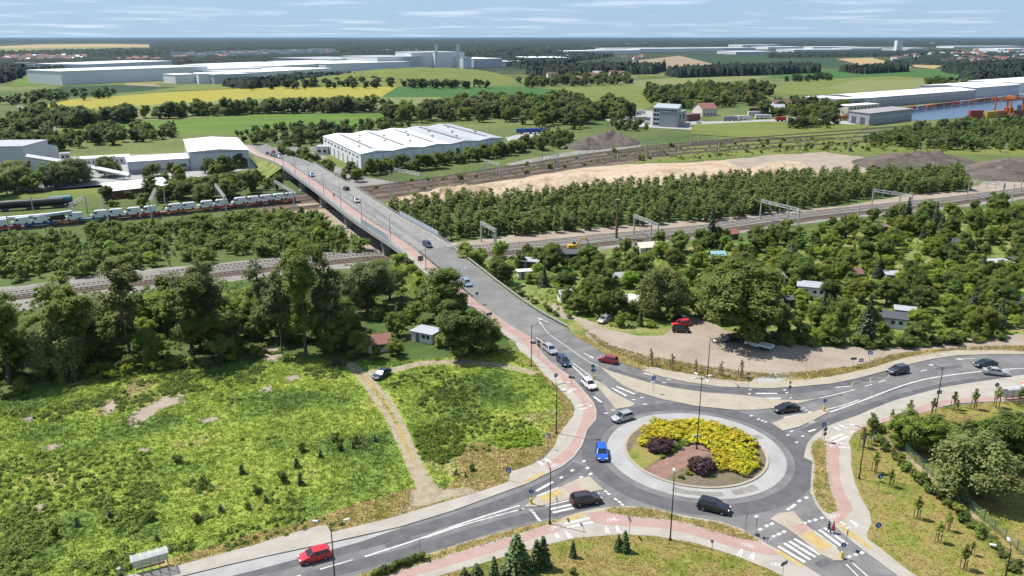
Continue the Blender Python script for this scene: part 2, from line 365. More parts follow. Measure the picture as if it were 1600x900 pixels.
# ------------------------------------------------------------------ roads, pavements, islands round the roundabout
RC = (29.5, 117.3); R_AP, R_IS = 14.1, 11.25
road_outline = [(-60, 985), (215, 900), (274, 886), (380, 856), (530, 830), (675, 791), (794, 754), (827, 729), (867, 697), (872, 682), (896, 650), (894, 630), (866, 600), (832, 564),
    (812, 548), WL(-9.0), WL(5.3), (912, 533), (940, 548), (1007, 576), (1087, 588), (1170, 600), (1260, 596), (1340, 583), (1400, 567), (1460, 554), (1495, 550), (1600, 552), (1760, 566),
    (1760, 628), (1600, 627), (1471, 637), (1352, 668), (1330, 690), (1330, 730), (1346, 780), (1362, 818), (1354, 836), (1400, 878), (1440, 908), (1540, 975),
    (1345, 985), (1230, 905), (1150, 870), (1087, 850), (975, 836), (862, 850), (700, 899), (420, 975), (60, 1060)]
sheet('road', road_outline, 'asphalt_mat', 0.03)
# worn, darker wheel lanes
def band(name, pts, w, mat, z, kind='structure', ramp=False):
    P = smooth_px([(GR(*p) if ramp else G(*p))[:2] for p in pts], 8, closed=False); L, R = [], []
    for i, p in enumerate(P):
        a, b = P[max(0, i - 1)], P[min(len(P) - 1, i + 1)]; t = math.atan2(b[1] - a[1], b[0] - a[0]); nx, ny = -math.sin(t) * w / 2, math.cos(t) * w / 2
        zz = z + (rz_s(s_of_Y(p[1])) if ramp and p[1] > RY[0] else 0)
        L.append((p[0] + nx, p[1] + ny, zz)); R.append((p[0] - nx, p[1] - ny, zz))
    m = MB(); m.strip(R, L); o = m.build(name, mat)
    if kind: o['kind'] = kind
    return o
m = MB(); ths = [2 * math.pi * k / 96 for k in range(97)]
m.strip([(RC[0] + 15.3 * math.cos(t), RC[1] + 15.3 * math.sin(t), 0.034) for t in ths], [(RC[0] + 18.3 * math.cos(t), RC[1] + 18.3 * math.sin(t), 0.034) for t in ths]); tag(m.build('tyre_worn_lane', 'tyre_dark_mat'), kind='structure')
band('tyre_worn_lane', [(1258, 676), (1300, 660), (1370, 634), (1440, 613), (1520, 597), (1640, 588)], 2.6, 'tyre_dark_mat', 0.0385)
band('tyre_worn_lane', [(903, 598), (925, 622), (938, 642), (941, 662)], 2.2, 'tyre_dark_mat', 0.0385)
band('tyre_worn_lane', [(950, 576), (1000, 593), (1080, 606), (1180, 612), (1260, 609), (1330, 597), (1400, 580)], 2.4, 'tyre_dark_mat', 0.0385)
band('tyre_worn_lane', [(905, 726), (880, 744), (830, 769), (740, 802), (640, 832), (540, 858), (430, 885), (300, 915)], 2.2, 'tyre_dark_mat', 0.0385)
band('tyre_worn_lane', [(940, 783), (880, 797), (800, 815), (700, 845), (600, 873), (480, 903)], 2.2, 'tyre_dark_mat', 0.0385)
# concrete bus bay and asphalt of the old arm
sheet('bus_bay', [(180, 924), (289, 901), (350, 886), (420, 870), (500, 853), (570, 838), (632, 823), (560, 848), (400, 891), (330, 908), (240, 929)], 'concrete_mat', 0.042)
PW_in = [(180, 924), (289, 900), (350, 885), (420, 869), (500, 852), (625, 824), (707, 799), (800, 765), (825, 756), (859, 739), (880, 729), (897, 715), (910, 697), (918, 672), (932, 656), (932, 642), (928, 630), (918, 618), (904, 602), (888, 586), (872, 576), (856, 562), (844, 548), WL(-4.6)]
PW_out = [WL(-9.0), (812, 549), (832, 564), (850, 586), (866, 600), (880, 614), (894, 630), (898, 640), (896, 650), (884, 666), (872, 682), (867, 697), (850, 717), (827, 729), (798, 738), (794, 754), (750, 769), (675, 791), (612, 810), (530, 830), (517, 833), (511, 822), (500, 822), (437, 840), (400, 852), (324, 872), (274, 886), (255, 889), (205, 899), (150, 912)]
slab('pavement', PW_in + PW_out, 'pave_mat', 0, 0.14, side='kerb_mat')
slab('cycle_path', [WL(-4.75), (842, 548), (856, 564), (872, 578), (888, 588), (903, 604), (917, 620), (926, 632), (930, 643), (930, 655), (915, 674), (906, 698), (893, 715), (875, 729), (857, 738), (853, 727), (868, 716), (880, 706), (890, 697), (900, 680), (908, 660), (912, 644), (908, 628), (884, 602), (872, 588), (856, 575), (834, 556), WL(-7.2)], 'bike_mat', 0.1, 0.146)
sheet('tactile_paving', [(822, 755.5), (852, 742), (853, 738), (840, 742), (818, 753)], 'tactile_mat', 0.15)
# south side
PS = [(560, 899), (660, 870), (700, 857), (780, 833), (856, 815), (876, 811), (908, 801), (936, 795), (980, 792), (1020, 795), (1065, 806), (1125, 816), (1160, 828), (1184, 842), (1200, 852), (1216, 860), (1246, 878), (1270, 893), (1290, 906), (1390, 975), (1345, 985), (1230, 905), (1200, 890), (1150, 870), (1087, 850), (1025, 839), (975, 836), (900, 842), (860, 851), (800, 868), (700, 897), (560, 940), (420, 975), (380, 962)]
slab('pavement', PS, 'pave_mat', 0, 0.14, side='kerb_mat')
slab('cycle_path', [(560, 917), (640, 891), (700, 871), (760, 852), (820, 834), (872, 817), (880, 826), (872, 832), (828, 844), (796, 856), (700, 886), (640, 903), (560, 931)], 'bike_mat', 0.1, 0.146)
slab('cycle_path', [(912, 803), (940, 800), (980, 808), (1050, 815), (1100, 827), (1150, 842), (1187, 848), (1204, 858), (1222, 868), (1204, 869), (1175, 864), (1125, 850), (1075, 835), (1025, 825), (950, 822), (926, 818)], 'bike_mat', 0.1, 0.146)
sheet('tactile_paving', [(876, 813), (910, 802.5), (914, 807), (880, 818)], 'tactile_mat', 0.15)
sheet('tactile_paving', [(1210, 863), (1217, 860.5), (1246, 878), (1258, 886), (1250, 887)], 'tactile_mat', 0.15)
VERGES = {}
def verge(key, pts, mat='dry_grass_mat', sm=3):
    R = ring(pts, sm); VERGES[key] = R; m = MB(); m.prism(R, 0.02, 0.17); return tag(m.build('verge', mat), kind='structure')
verge('south_strip', [(560, 900), (660, 871), (780, 834), (854, 816), (874, 812), (872, 816), (856, 820), (820, 832), (760, 850), (700, 869), (600, 902), (500, 935), (470, 928)])
verge('south_arc', [(942, 798), (975, 794.5), (1025, 798), (1065, 809), (1125, 819), (1160, 831), (1185, 846), (1150, 841), (1100, 826), (1050, 814), (980, 807)])
verge('east_island', [(1272, 692), (1280, 687), (1288, 692), (1292, 702), (1290, 724), (1294, 750), (1300, 774), (1307, 790), (1306, 798), (1298, 803), (1290, 801), (1278, 786), (1271, 770), (1271, 750), (1273, 730), (1269, 712), (1268, 700)])
# east side
PE = [(1256, 716), (1258, 704), (1262, 693), (1270, 683), (1288, 669), (1310, 660), (1340, 650), (1360, 641), (1396, 627), (1435, 616), (1474, 606), (1510, 600), (1552, 594), (1600, 586), (1760, 575),
      (1760, 628), (1600, 627), (1555, 628), (1495, 631), (1471, 637), (1440, 646), (1400, 656), (1352, 668), (1334, 678), (1326, 692), (1330, 704), (1330, 730), (1336, 756), (1346, 780), (1358, 800), (1362, 818), (1354, 836), (1356, 844), (1376, 858), (1400, 878), (1440, 908), (1540, 975),
      (1490, 975), (1400, 899), (1376, 881), (1350, 862), (1326, 843), (1300, 819), (1288, 807), (1274, 789), (1266, 770), (1267, 750), (1269, 722)]
slab('pavement', PE, 'pave_mat', 0, 0.14, side='kerb_mat')
slab('cycle_path', [(1294, 694), (1308, 683), (1313, 686), (1312, 700), (1311, 720), (1312, 750), (1320, 772), (1330, 790), (1332, 798), (1324, 808), (1308, 819), (1298, 812), (1302, 805), (1309, 799), (1309, 790), (1302, 774), (1296, 750), (1292, 724)], 'bike_mat', 0.1, 0.146)
slab('cycle_path', [(1334, 672), (1400, 648), (1444, 633), (1480, 625), (1540, 621), (1600, 616), (1760, 606), (1760, 618), (1600, 626), (1555, 627), (1495, 630), (1471, 636), (1400, 655), (1352, 667), (1336, 676)], 'bike_mat', 0.1, 0.146)
sheet('tactile_paving', [(1308, 820), (1313, 818), (1348, 845), (1366, 860), (1356, 858), (1326, 838)], 'tactile_mat', 0.15)
# north side of the bypass lane
PN_in = [(1003, 580), (1037, 590), (1075, 598), (1125, 605), (1200, 607.5), (1240, 605.5), (1300, 600), (1340, 592), (1380, 581), (1420, 570), (1460, 561), (1495, 556), (1555, 554), (1600, 554), (1760, 568)]
PN_out = [(1760, 563), (1600, 550), (1576, 547), (1495, 548), (1450, 552), (1405, 562), (1360, 576), (1300, 589), (1260, 594), (1210, 598), (1182, 597), (1182, 590), (1172, 598), (1125, 594), (1087, 587), (1050, 581), (1025, 575), (1007, 574)]
slab('pavement', PN_in + PN_out, 'pave_beige_mat', 0, 0.14, side='kerb_mat')
verge('bypass_kerb', [(917, 527), (940, 543), (975, 558), (1003, 572), (1007, 579), (970, 566), (940, 550), (915, 535), (895, 523)])
# splitter islands
ISL = {'nw_small': [(925, 590), (940, 600), (960, 615), (978, 624), (993, 632), (986, 636), (962, 640), (956, 632), (946, 620), (936, 608)],
       'north_long': [(938, 574), (952, 580), (975, 587), (1012, 598), (1050, 606), (1100, 614), (1160, 618.5), (1220, 625.5), (1256, 626), (1281, 623), (1248, 631), (1210, 638), (1184, 641), (1150, 641.5), (1087, 635), (1037, 625), (1000, 614), (975, 604), (956, 590)],
       'ne_small': [(1206, 662), (1226, 654), (1254, 648), (1288, 639.5), (1296, 644), (1272, 657), (1250, 667), (1224, 674)],
       'sw': [(818, 793), (838, 778), (876, 762), (900, 750), (921, 745), (943, 766), (926, 769), (892, 780), (852, 790), (838, 792.5)],
       'south': [(1203, 812), (1216, 803), (1240, 800), (1256, 818), (1270, 830), (1308, 858), (1319, 872), (1316, 877), (1304, 877), (1280, 866), (1246, 838), (1226, 824)]}
for k, P in ISL.items():
    slab('splitter_island', P, 'pave_beige_mat', 0, 0.13, side='kerb_mat')
sheet('cycle_crossing', [(882, 764), (900, 757), (913, 773), (894, 779)], 'bike_mat', 0.136)
sheet('cycle_crossing', [(1230, 824), (1256, 818.5), (1266, 828), (1248, 838)], 'bike_mat', 0.136)
sheet('tactile_paving', [(842, 778), (872, 766), (880, 772), (850, 785)], 'tactile_mat', 0.136)
sheet('tactile_paving', [(1252, 838), (1266, 831), (1300, 854), (1284, 862)], 'tactile_mat', 0.136)
# roundabout: truck apron, kerb, planted island
m = MB(); m.lathe([(R_AP + 0.02, 0.0), (R_AP, 0.07), (R_AP - 0.25, 0.10), (R_IS + 0.1, 0.16)], 96, (RC[0], RC[1], 0)); tag(m.build('roundabout_apron', 'concrete_mat'), kind='structure')
m = MB(); m.lathe([(R_IS + 0.12, 0.0), (R_IS + 0.12, 0.30), (R_IS - 0.32, 0.30), (R_IS - 0.34, 0.1)], 96, (RC[0], RC[1], 0)); tag(m.build('roundabout_kerb', 'pave_beige_mat'), kind='structure')
m = MB()
for k in range(6):
    r0, r1 = R_IS * k / 6, R_IS * (k + 1) / 6; h = lambda r: 0.26 + 0.35 * (1 - (r / R_IS) ** 2)
    rr0 = max(r0, 0.01); r1 = min(r1, R_IS - 0.32)
    m.lathe([(r1, h(r1)), (rr0, h(rr0))], 48, (RC[0], RC[1], 0))
tag(m.build('roundabout_soil', 'soil_mat', smooth=True), kind='structure')
def isl_h(x, y): return 0.26 + 0.35 * (1 - min(1, ((x - RC[0]) ** 2 + (y - RC[1]) ** 2) / R_IS ** 2))
def drape(name, pts, mat, dz, n=8):
    """quad patch laid on the dome of the island: pts are four corners"""
    a, b, c, d = [Vector((*G(*p), 0)) for p in pts]; m = MB(); g = []
    for i in range(n + 1):
        for j in range(n + 1):
            u, v = i / n, j / n; p = a * (1 - u) * (1 - v) + b * u * (1 - v) + c * u * v + d * (1 - u) * v
            m.v.append((p.x, p.y, isl_h(p.x, p.y) + dz))
    for i in range(n):
        for j in range(n):
            q = i * (n + 1) + j; m.f.append((q, q + n + 1, q + n + 2, q + 1)); m.m.append(0)
    return tag(m.build(name, mat), kind='structure')
drape('brick_paving', [(1006, 738), (1038, 752), (1112, 711), (1087, 696)], 'brick_pave_mat', 0.02)
drape('roundabout_lawn', [(980, 712), (1003, 737), (1060, 702), (1010, 675)], 'lawn_mat', 0.012)
# darker repair patches on the apron
def ringpatch(a0, a1, r0, r1):
    m = MB(); tt = [math.radians(a0 + (a1 - a0) * k / 10) for k in range(11)]; zf = lambda r: 0.10 + 0.06 * (R_AP - 0.25 - r) / (R_AP - 0.35 - R_IS) + 0.006
    m.strip([(RC[0] + r0 * math.cos(t), RC[1] + r0 * math.sin(t), zf(r0)) for t in tt], [(RC[0] + r1 * math.cos(t), RC[1] + r1 * math.sin(t), zf(r1)) for t in tt])
    tag(m.build('apron_patch', 'gravel_mat'), kind='structure')
ringpatch(-117, -84, 12.2, 13.4); ringpatch(-77, -58, 12.0, 13.4); ringpatch(20, 27, 12.0, 13.2)

# repair patches and joints in the asphalt
for q in ([(1060, 610), (1100, 613), (1098, 617), (1058, 614)], [(1380, 610), (1412, 600), (1418, 604), (1386, 614)], [(700, 812), (745, 797), (750, 802), (706, 817)], [(600, 852), (640, 840), (646, 846), (606, 858)], [(1248, 740), (1262, 748), (1258, 764), (1244, 758)], [(985, 640), (1012, 635), (1018, 640), (990, 645)], [(1460, 575), (1500, 570), (1504, 574), (1464, 579)], [(1272, 880), (1290, 872), (1300, 880), (1282, 888)]): sheet('asphalt_patch', q, 'tyre_dark_mat', 0.0435)
# ------------------------------------------------------------------ painted markings
MARKS = []
def mark(p, q, w=0.4, mat='paint_mat', ramp=False, z=0.046):
    a, b = (GR(*p), GR(*q)) if ramp else (G(*p), G(*q))
    t = math.atan2(b[1] - a[1], b[0] - a[0]); nx, ny = -math.sin(t) * w / 2, math.cos(t) * w / 2
    za = (a[2] if ramp else 0) + z; zb = (b[2] if ramp else 0) + z
    m = MB(); m.face([(a[0] - nx, a[1] - ny, za), (b[0] - nx, b[1] - ny, zb), (b[0] + nx, b[1] + ny, zb), (a[0] + nx, a[1] + ny, za)])
    o = tag(m.build('road_marking', mat), kind='structure'); return o
def line(pts, w=0.16, mat='paint_mat', ramp=False, z=0.046): return band('road_marking', pts, w, mat, z, ramp=ramp)
line([(570, 870), (615, 855.5), (662, 840), (720, 819), (770, 803), (812, 790)], 0.3)
line([(664, 841), (720, 822), (770, 808), (818, 795)], 0.24, z=0.05)
for a, b in (((500, 890), (551, 875)), ((420, 913), (470, 899)), ((330, 938), (385, 923))): mark(a, b, 0.22)
c5 = lambda x, y: (700 + x / 5, 720 + y / 5); c4 = lambda x, y: (1160 + x / 5, 700 + y / 5); c3 = lambda x, y: (1160 + x / 5, 540 + y / 5); c2 = lambda x, y: (760 + x / 5, 520 + y / 5)
for a, b in (((760, 350), (962, 304)), ((800, 380), (985, 340)), ((815, 407), (1005, 365)), ((695, 280), (870, 214)), ((690, 238), (820, 165))): mark(c5(*a), c5(*b), 0.5)
for a, b in (((905, 500), (1105, 455)), ((930, 530), (1132, 485))): mark(c5(*a), c5(*b), 0.5, z=0.152)
def squares(cf, L, w=0.5, d=0.9, ang=0.0, z=0.05):
    for x, y in L:
        X, Y = G(*cf(x, y)); m = MB(); m.box((0, 0, 0), (d * 0.72, w * 0.78, 0.004)); m.build('road_marking', 'paint_mat', loc=(X, Y, z), rz=ang)['kind'] = 'structure'
squares(c5, [(885, 132), (970, 78), (940, 185), (1040, 130), (1062, 5), (1090, 58), (1113, 105)], 0.55, 1.0, 0.9)
squares(c5, [(1230, 240), (1255, 260), (1310, 302), (1338, 322), (1360, 344), (650, 390), (668, 408), (685, 430), (700, 450), (715, 466)], 0.5, 0.8, 2.3)
for a, b in (((280, 770), (490, 895)), ((325, 745), (530, 875)), ((365, 730), (570, 855)), ((405, 710), (610, 835)), ((550, 650), (730, 782)), ((600, 640), (770, 766)), ((640, 625), (815, 752))): mark(c4(*a), c4(*b), 0.5)
squares(c4, [(140, 638), (190, 610), (230, 594), (325, 656), (245, 692), (205, 715), (285, 675), (360, 480), (385, 463), (405, 448), (445, 416), (500, 390), (485, 590), (525, 575), (570, 563), (620, 548), (110, 537), (835, 852), (885, 835), (935, 820)], 0.6, 0.95, 0.7)
mark((1322, 882), (1345, 905), 0.2); mark((1332, 880), (1358, 903), 0.2)
for a, b in (((105, 375), (272, 375)), ((130, 413), (300, 413))): mark(c3(*a), c3(*b), 0.5)
mark(c3(325, 565), c3(470, 540), 0.5); mark(c3(515, 675), c3(572, 655), 0.4); mark(c3(510, 605), c3(560, 590), 0.4)
squares(c3, [(60, 345), (55, 378), (330, 348), (347, 370), (375, 410), (475, 490), (500, 505), (525, 520), (125, 577), (155, 588), (180, 598), (70, 550), (355, 700), (385, 670), (470, 710), (425, 757)], 0.45, 0.9, 0.5)
for a, b in (((1065, 288), (1115, 272)), ((1390, 203), (1440, 190)), ((960, 318), (1015, 305)), ((725, 328), (840, 318))): mark(c3(*a), c3(*b), 0.28)
line([(1296, 644.5), (1340, 629), (1400, 606), (1440, 594), (1480, 587), (1520, 582), (1560, 578), (1640, 574)], 0.34)
line([(1292, 640), (1316, 634), (1342, 625)], 0.22, z=0.05)
line([(1260, 627), (1300, 618), (1336, 609)], 0.22)
line([(1330, 605), (1335, 597), (1359, 598), (1361, 590), (1386, 590), (1388, 581)], 0.14, 'paint_yellow_mat')
# bridge arm
line([(677, 398), (736, 446), (760, 462), (790, 487), (820, 512), (840, 529), (856, 541), (874, 555)], 0.2, ramp=True, z=0.05)
line([(888, 567), (900, 577), (914, 590), (922, 592)], 0.3); line([(896, 568), (912, 580), (926, 590)], 0.22, z=0.05)
line([(842, 500), (856, 520), (886, 542), (916, 563), (936, 573)], 0.16, z=0.05, ramp=True)
for a, b in (((980, 432), (1095, 495)), ((1015, 420), (1160, 480)), ((1080, 405), (1190, 466)), ((840, 500), (900, 545)), ((1230, 315), (1300, 332)), ((1240, 395), (1330, 420))): mark(c2(*a), c2(*b), 0.45)
squares(c2, [(1150, 523), (1215, 507), (1240, 560), (935, 630), (990, 605), (735, 432), (1375, 423), (1300, 385), (1425, 365), (1385, 390)], 0.45, 1.0, 0.1)
def arrow(p, ang, L=5.0, ramp=False, z=0.05):
    q = GR(*p) if ramp else (*G(*p), 0)
    m = MB(); m.face([(-L / 2, -0.13, 0), (L * 0.15, -0.13, 0), (L * 0.15, 0.13, 0), (-L / 2, 0.13, 0)]); m.face([(L * 0.15, -0.5, 0), (L / 2, 0, 0), (L * 0.15, 0.5, 0)])
    sl = 0
    if ramp: s = s_of_Y(q[1]); sl = (rz_s(s + 1) - rz_s(s - 1)) / 2
    o = m.build('road_marking', 'paint_mat', loc=(q[0], q[1], q[2] + z + abs(sl) * L * 0.3), rz=ang); o['kind'] = 'structure'; return o
arrow((848, 501), road_dir(6), 4, True); arrow((920, 556), road_dir(0) + math.pi, 3.5); arrow((1507, 561), math.pi + 0.1, 4.5)
# bicycle and foot signs painted on the paths
def bike_sign(p, ang, s=1.0):
    m = MB()
    for cx in (-0.55, 0.55):
        for k in range(12):
            a, b = 2 * math.pi * k / 12, 2 * math.pi * (k + 1) / 12
            m.face([(cx + 0.3 * math.cos(a), 0.3 * math.sin(a), 0), (cx + 0.42 * math.cos(a), 0.42 * math.sin(a), 0), (cx + 0.42 * math.cos(b), 0.42 * math.sin(b), 0), (cx + 0.3 * math.cos(b), 0.3 * math.sin(b), 0)])
    for x0, y0, x1, y1 in ((-0.55, 0, -0.2, 0.55), (-0.2, 0.55, 0.4, 0.55), (0.4, 0.6, 0.0, 0.0), (0.0, 0.0, -0.55, 0.02), (0.55, 0, 0.4, 0.7), (0.3, 0.75, 0.6, 0.75)):
        t = math.atan2(y1 - y0, x1 - x0); nx, ny = -math.sin(t) * 0.07, math.cos(t) * 0.07
        m.face([(x0 - nx, y0 - ny, 0.001), (x1 - nx, y1 - ny, 0.001), (x1 + nx, y1 + ny, 0.001), (x0 + nx, y0 + ny, 0.001)])
    m.v = [(x * s, y * s, z) for x, y, z in m.v]
    X, Y = G(*p); o = m.build('bicycle_marking', 'paint_mat', loc=(X, Y, 0.153), rz=ang); o['kind'] = 'structure'
def foot_sign(p, ang):
    m = MB()
    for x in (-0.75, 0.75):
        m.lathe([(0.001, 0), (0.2, 0)], 10, (x, 0.75, 0)); m.face([(x - 0.22, 0.5, 0), (x - 0.3, -0.1, 0), (x + 0.3, -0.1, 0), (x + 0.22, 0.5, 0)]); m.face([(x - 0.2, -0.1, 0), (x - 0.35, -0.8, 0), (x - 0.12, -0.8, 0), (x, -0.1, 0)]); m.face([(x, -0.1, 0), (x + 0.12, -0.8, 0), (x + 0.35, -0.8, 0), (x + 0.2, -0.1, 0)])
    X, Y = G(*p); o = m.build('pedestrian_marking', 'paint_mat', loc=(X, Y, 0.153), rz=ang); o['kind'] = 'structure'
for p, a in (((866, 827), 0.4), ((957, 814), 0.1), ((1168, 854), -0.5), ((867, 729), 0.8), ((1305, 808), 0.6), ((895, 609), -0.7), ((920, 634), -1.2), ((1332, 677), 0.5), ((1300, 697), 1.4), ((1215, 885), -0.4)): bike_sign(p, a, 0.85)
for p, a in (((880, 839), 0.3), ((957, 829), 0.1), ((1166, 868), -0.5), ((851, 723), 0.6), ((1328, 821), 0.3), ((885, 611), -0.6), ((908, 637), -1.2), ((1312, 669), 0.5), ((1318, 697), 1.4)): foot_sign(p, a)
for a, b in (((680, 745), (785, 695)), ((715, 760), (825, 712))): mark(c3(*a), c3(*b), 0.5, z=0.152)
# ------------------------------------------------------------------ near grounds
Z_MEADOW = [(-260, 640), (0, 625), (130, 596), (300, 575), (410, 552), (540, 566), (650, 562), (790, 552), (812, 549), (832, 564), (850, 586), (866, 600), (880, 614), (894, 630), (898, 640), (896, 650), (884, 666), (872, 682), (867, 697), (850, 717), (827, 729), (798, 738), (794, 754), (750, 769), (675, 791), (612, 810), (530, 830), (511, 822), (437, 840), (324, 872), (255, 889), (150, 912), (-60, 960), (-400, 1010)]
sheet('meadow', Z_MEADOW, 'meadow_mat', 0.012)
Z_DRYW = [(255, 891), (324, 874), (437, 842), (500, 824), (530, 831), (612, 811), (675, 792), (750, 770), (794, 755), (798, 739), (827, 730), (850, 718), (867, 698), (872, 683), (884, 667), (896, 651), (898, 640), (880, 615), (850, 588), (832, 566), (822, 564), (845, 590), (868, 612), (880, 640), (858, 668), (850, 690), (790, 705), (740, 690), (716, 700), (720, 740), (690, 770), (645, 762), (600, 775), (520, 800), (420, 828), (300, 862), (240, 880)]
sheet('dry_verge', Z_DRYW, 'dry_grass_mat', 0.018, wob=0.8)
Z_LAWN_S = [(420, 975), (560, 940), (700, 897), (800, 868), (860, 851), (900, 842), (975, 836), (1025, 839), (1087, 850), (1150, 870), (1200, 890), (1230, 905), (1345, 985), (1300, 1200), (400, 1200)]
sheet('lawn', Z_LAWN_S, 'lawn_mat', 0.1)
Z_LAWN_E = [(1334, 678), (1352, 668), (1400, 656), (1471, 637), (1555, 628), (1760, 628), (2000, 700), (2000, 1000), (1540, 975), (1440, 908), (1400, 878), (1376, 858), (1356, 844), (1354, 836), (1362, 818), (1358, 800), (1346, 780), (1336, 756), (1330, 730), (1330, 704), (1326, 692)]
sheet('lawn', Z_LAWN_E, 'lawn_mat', 0.1)
Z_PARK = [(862, 474), (872, 478), (880, 487), (900, 497), (920, 502), (960, 517), (1000, 524), (1037, 522), (1050, 512), (1075, 496), (1095, 498), (1120, 508), (1137, 516), (1200, 530), (1300, 538), (1375, 543), (1450, 538), (1512, 531), (1575, 524), (1660, 520), (1700, 535), (1575, 543), (1450, 547), (1400, 558), (1325, 576), (1250, 582), (1225, 586), (1187, 588), (1125, 583), (1025, 566), (975, 553), (940, 545), (920, 532), (907, 512), (895, 504), (880, 500), (860, 484)]
Z_GARDEN = [(690, 400), (760, 392), (900, 400), (1050, 390), (1180, 372), (1300, 352), (1450, 338), (1640, 312), (2100, 300), (2100, 560), (1760, 566), (1600, 551), (1495, 549), (1400, 566), (1340, 582), (1260, 595), (1170, 599), (1087, 588), (1007, 576), (930, 540), (880, 515), (780, 450)]
sheet('garden_ground', Z_GARDEN, 'garden_mat', 0.006)
sheet('verge_dry', [(905, 508), (940, 543), (1007, 574), (1087, 587), (1170, 598), (1182, 590), (1210, 598), (1300, 589), (1405, 562), (1495, 548), (1600, 550), (1600, 538), (1500, 541), (1400, 552), (1330, 572), (1250, 581), (1200, 584), (1100, 571), (1010, 555), (960, 540), (925, 520)], 'dry_grass_mat', 0.010, wob=0.6)
sheet('dirt_yard', Z_PARK, 'dirt_mat', 0.016, wob=1.2)
sheet('dirt_step', [(1178, 592), (1212, 582), (1236, 583), (1244, 588), (1210, 598), (1184, 598)], 'concrete_mat', 0.022)
Z_WOOD = [(-300, 470), (0, 470), (250, 445), (450, 425), (600, 408), (640, 405), (760, 480), (800, 545), (780, 556), (650, 562), (540, 566), (410, 552), (300, 575), (130, 596), (0, 625), (-260, 640)]
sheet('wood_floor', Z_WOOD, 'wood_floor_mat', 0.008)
# dirt tracks through the meadow
def px_band(name, C, ws, mat, z, wob=0.15):
    P = smooth_px([G(*c) for c in C], 8, closed=False); L, R = [], []; n = len(P)
    for i, p in enumerate(P):
        a, b = P[max(0, i - 1)], P[min(n - 1, i + 1)]; t = math.atan2(b[1] - a[1], b[0] - a[0]); w = np.interp(i / (n - 1), np.linspace(0, 1, len(ws)), ws) / 2
        w1 = w + wob * mnoise.noise(Vector((p[0] * 0.6, p[1] * 0.6, 1))); w2 = w + wob * mnoise.noise(Vector((p[0] * 0.6, p[1] * 0.6, 9)))
        L.append((p[0] - math.sin(t) * w1, p[1] + math.cos(t) * w1, z)); R.append((p[0] + math.sin(t) * w2, p[1] - math.cos(t) * w2, z))
    m = MB(); m.strip(R, L); return tag(m.build(name, mat), kind='structure')
TRK1 = [(541, 568), (560, 588), (585, 620), (607, 655), (628, 700), (645, 735), (660, 765), (672, 782)]; TRK2 = [(549, 566), (578, 592), (605, 622), (624, 655), (640, 690), (655, 725), (668, 752), (690, 778)]
px_band('dirt_track', TRK1, [0.7, 1.0, 1.05, 1.0, 1.5, 2.8], 'track_dirt_mat', 0.024); px_band('dirt_track', TRK2, [0.7, 0.95, 1.0, 1.0, 1.4, 2.8], 'track_dirt_mat', 0.028)
px_band('dirt_track', [(545, 567), (570, 590), (596, 622), (616, 655), (634, 695), (650, 730), (664, 758)], [1.2, 1.6, 1.8, 1.6, 1.8], 'dry_grass_mat', 0.020)
px_band('dirt_track', [(575, 583), (620, 577), (660, 567), (720, 565), (780, 570), (815, 577), (838, 583)], [3.0, 2.6, 1.8, 1.6, 1.6, 1.8], 'track_dirt_mat', 0.022)
px_band('dirt_track', [(640, 573), (700, 569), (760, 572), (815, 581), (836, 587)], [0.4, 0.4, 0.45, 0.5], 'track_dirt_mat', 0.023)
sheet('dirt_apron', [(645, 765), (690, 765), (735, 762), (748, 768), (690, 784), (640, 798), (620, 800)], 'track_dirt_mat', 0.026, wob=0.7)
SANDY = [[(195, 655), (235, 630), (262, 618), (290, 618), (285, 630), (250, 640), (215, 668)], [(155, 640), (178, 620), (185, 632), (170, 648)], [(410, 545), (425, 540), (436, 548), (422, 556)], [(310, 656), (335, 651), (345, 655), (320, 661)], [(445, 590), (463, 584), (470, 590), (452, 597)], [(405, 608), (424, 602), (420, 612)], [(65, 700), (82, 694), (100, 694), (80, 702)], [(215, 704), (232, 698), (235, 705)], [(45, 795), (70, 788), (66, 800)], [(70, 585), (100, 575), (125, 560), (130, 570), (100, 585)], [(30, 655), (55, 648), (50, 658)], [(700, 670), (720, 672), (705, 680)], [(405, 550), (440, 555), (430, 566), (410, 562)]]
for q in SANDY: sheet('bare_sand', q, 'dirt_mat', 0.024, sm=4, wob=0.5)

# ------------------------------------------------------------------ ramp embankments
def emb(name, s0, s1, side, o0):
    m = MB(); n = int((s1 - s0) / 3); ss = [s0 + (s1 - s0) * i / n for i in range(n + 1)]
    A = [road_at(s, side * o0, 0.0) for s in ss]; B = []
    for s in ss:
        z = rz_s(s); p = road_at(s, side * (o0 + 0.25 + 1.55 * z)); B.append((p[0], p[1], -0.01))
    if side > 0: m.strip(A, B)
    else: m.strip(B, A)
    return tag(m.build(name, 'garden_mat'), kind='structure')
S_A, S_B = 62.0, 236.0            # the bridge stands between these two abutments
emb('embankment', 0, S_A, -1, 9.1); emb('embankment', 0, S_A, 1, 5.6); emb('embankment', S_B, S_END, -1, 8.2); emb('embankment', S_B, S_END, 1, 5.6)
ground('deck_mat', [(0.24, 0.235, 0.225), (0.28, 0.275, 0.262), (0.31, 0.303, 0.29)], 0.13, 0.3, 0.7, fine=0.12, fscale=5, rough=0.85)
plain('rail_paint', (0.55, 0.56, 0.57), 0.5, 0.2); plain('rail_dark', (0.11, 0.07, 0.06), 0.6); plain('panel_glass', (0.42, 0.5, 0.55), 0.2, 0.0, 0.06); plain('grey_wall', (0.42, 0.425, 0.43), 0.7, vary=0.08)
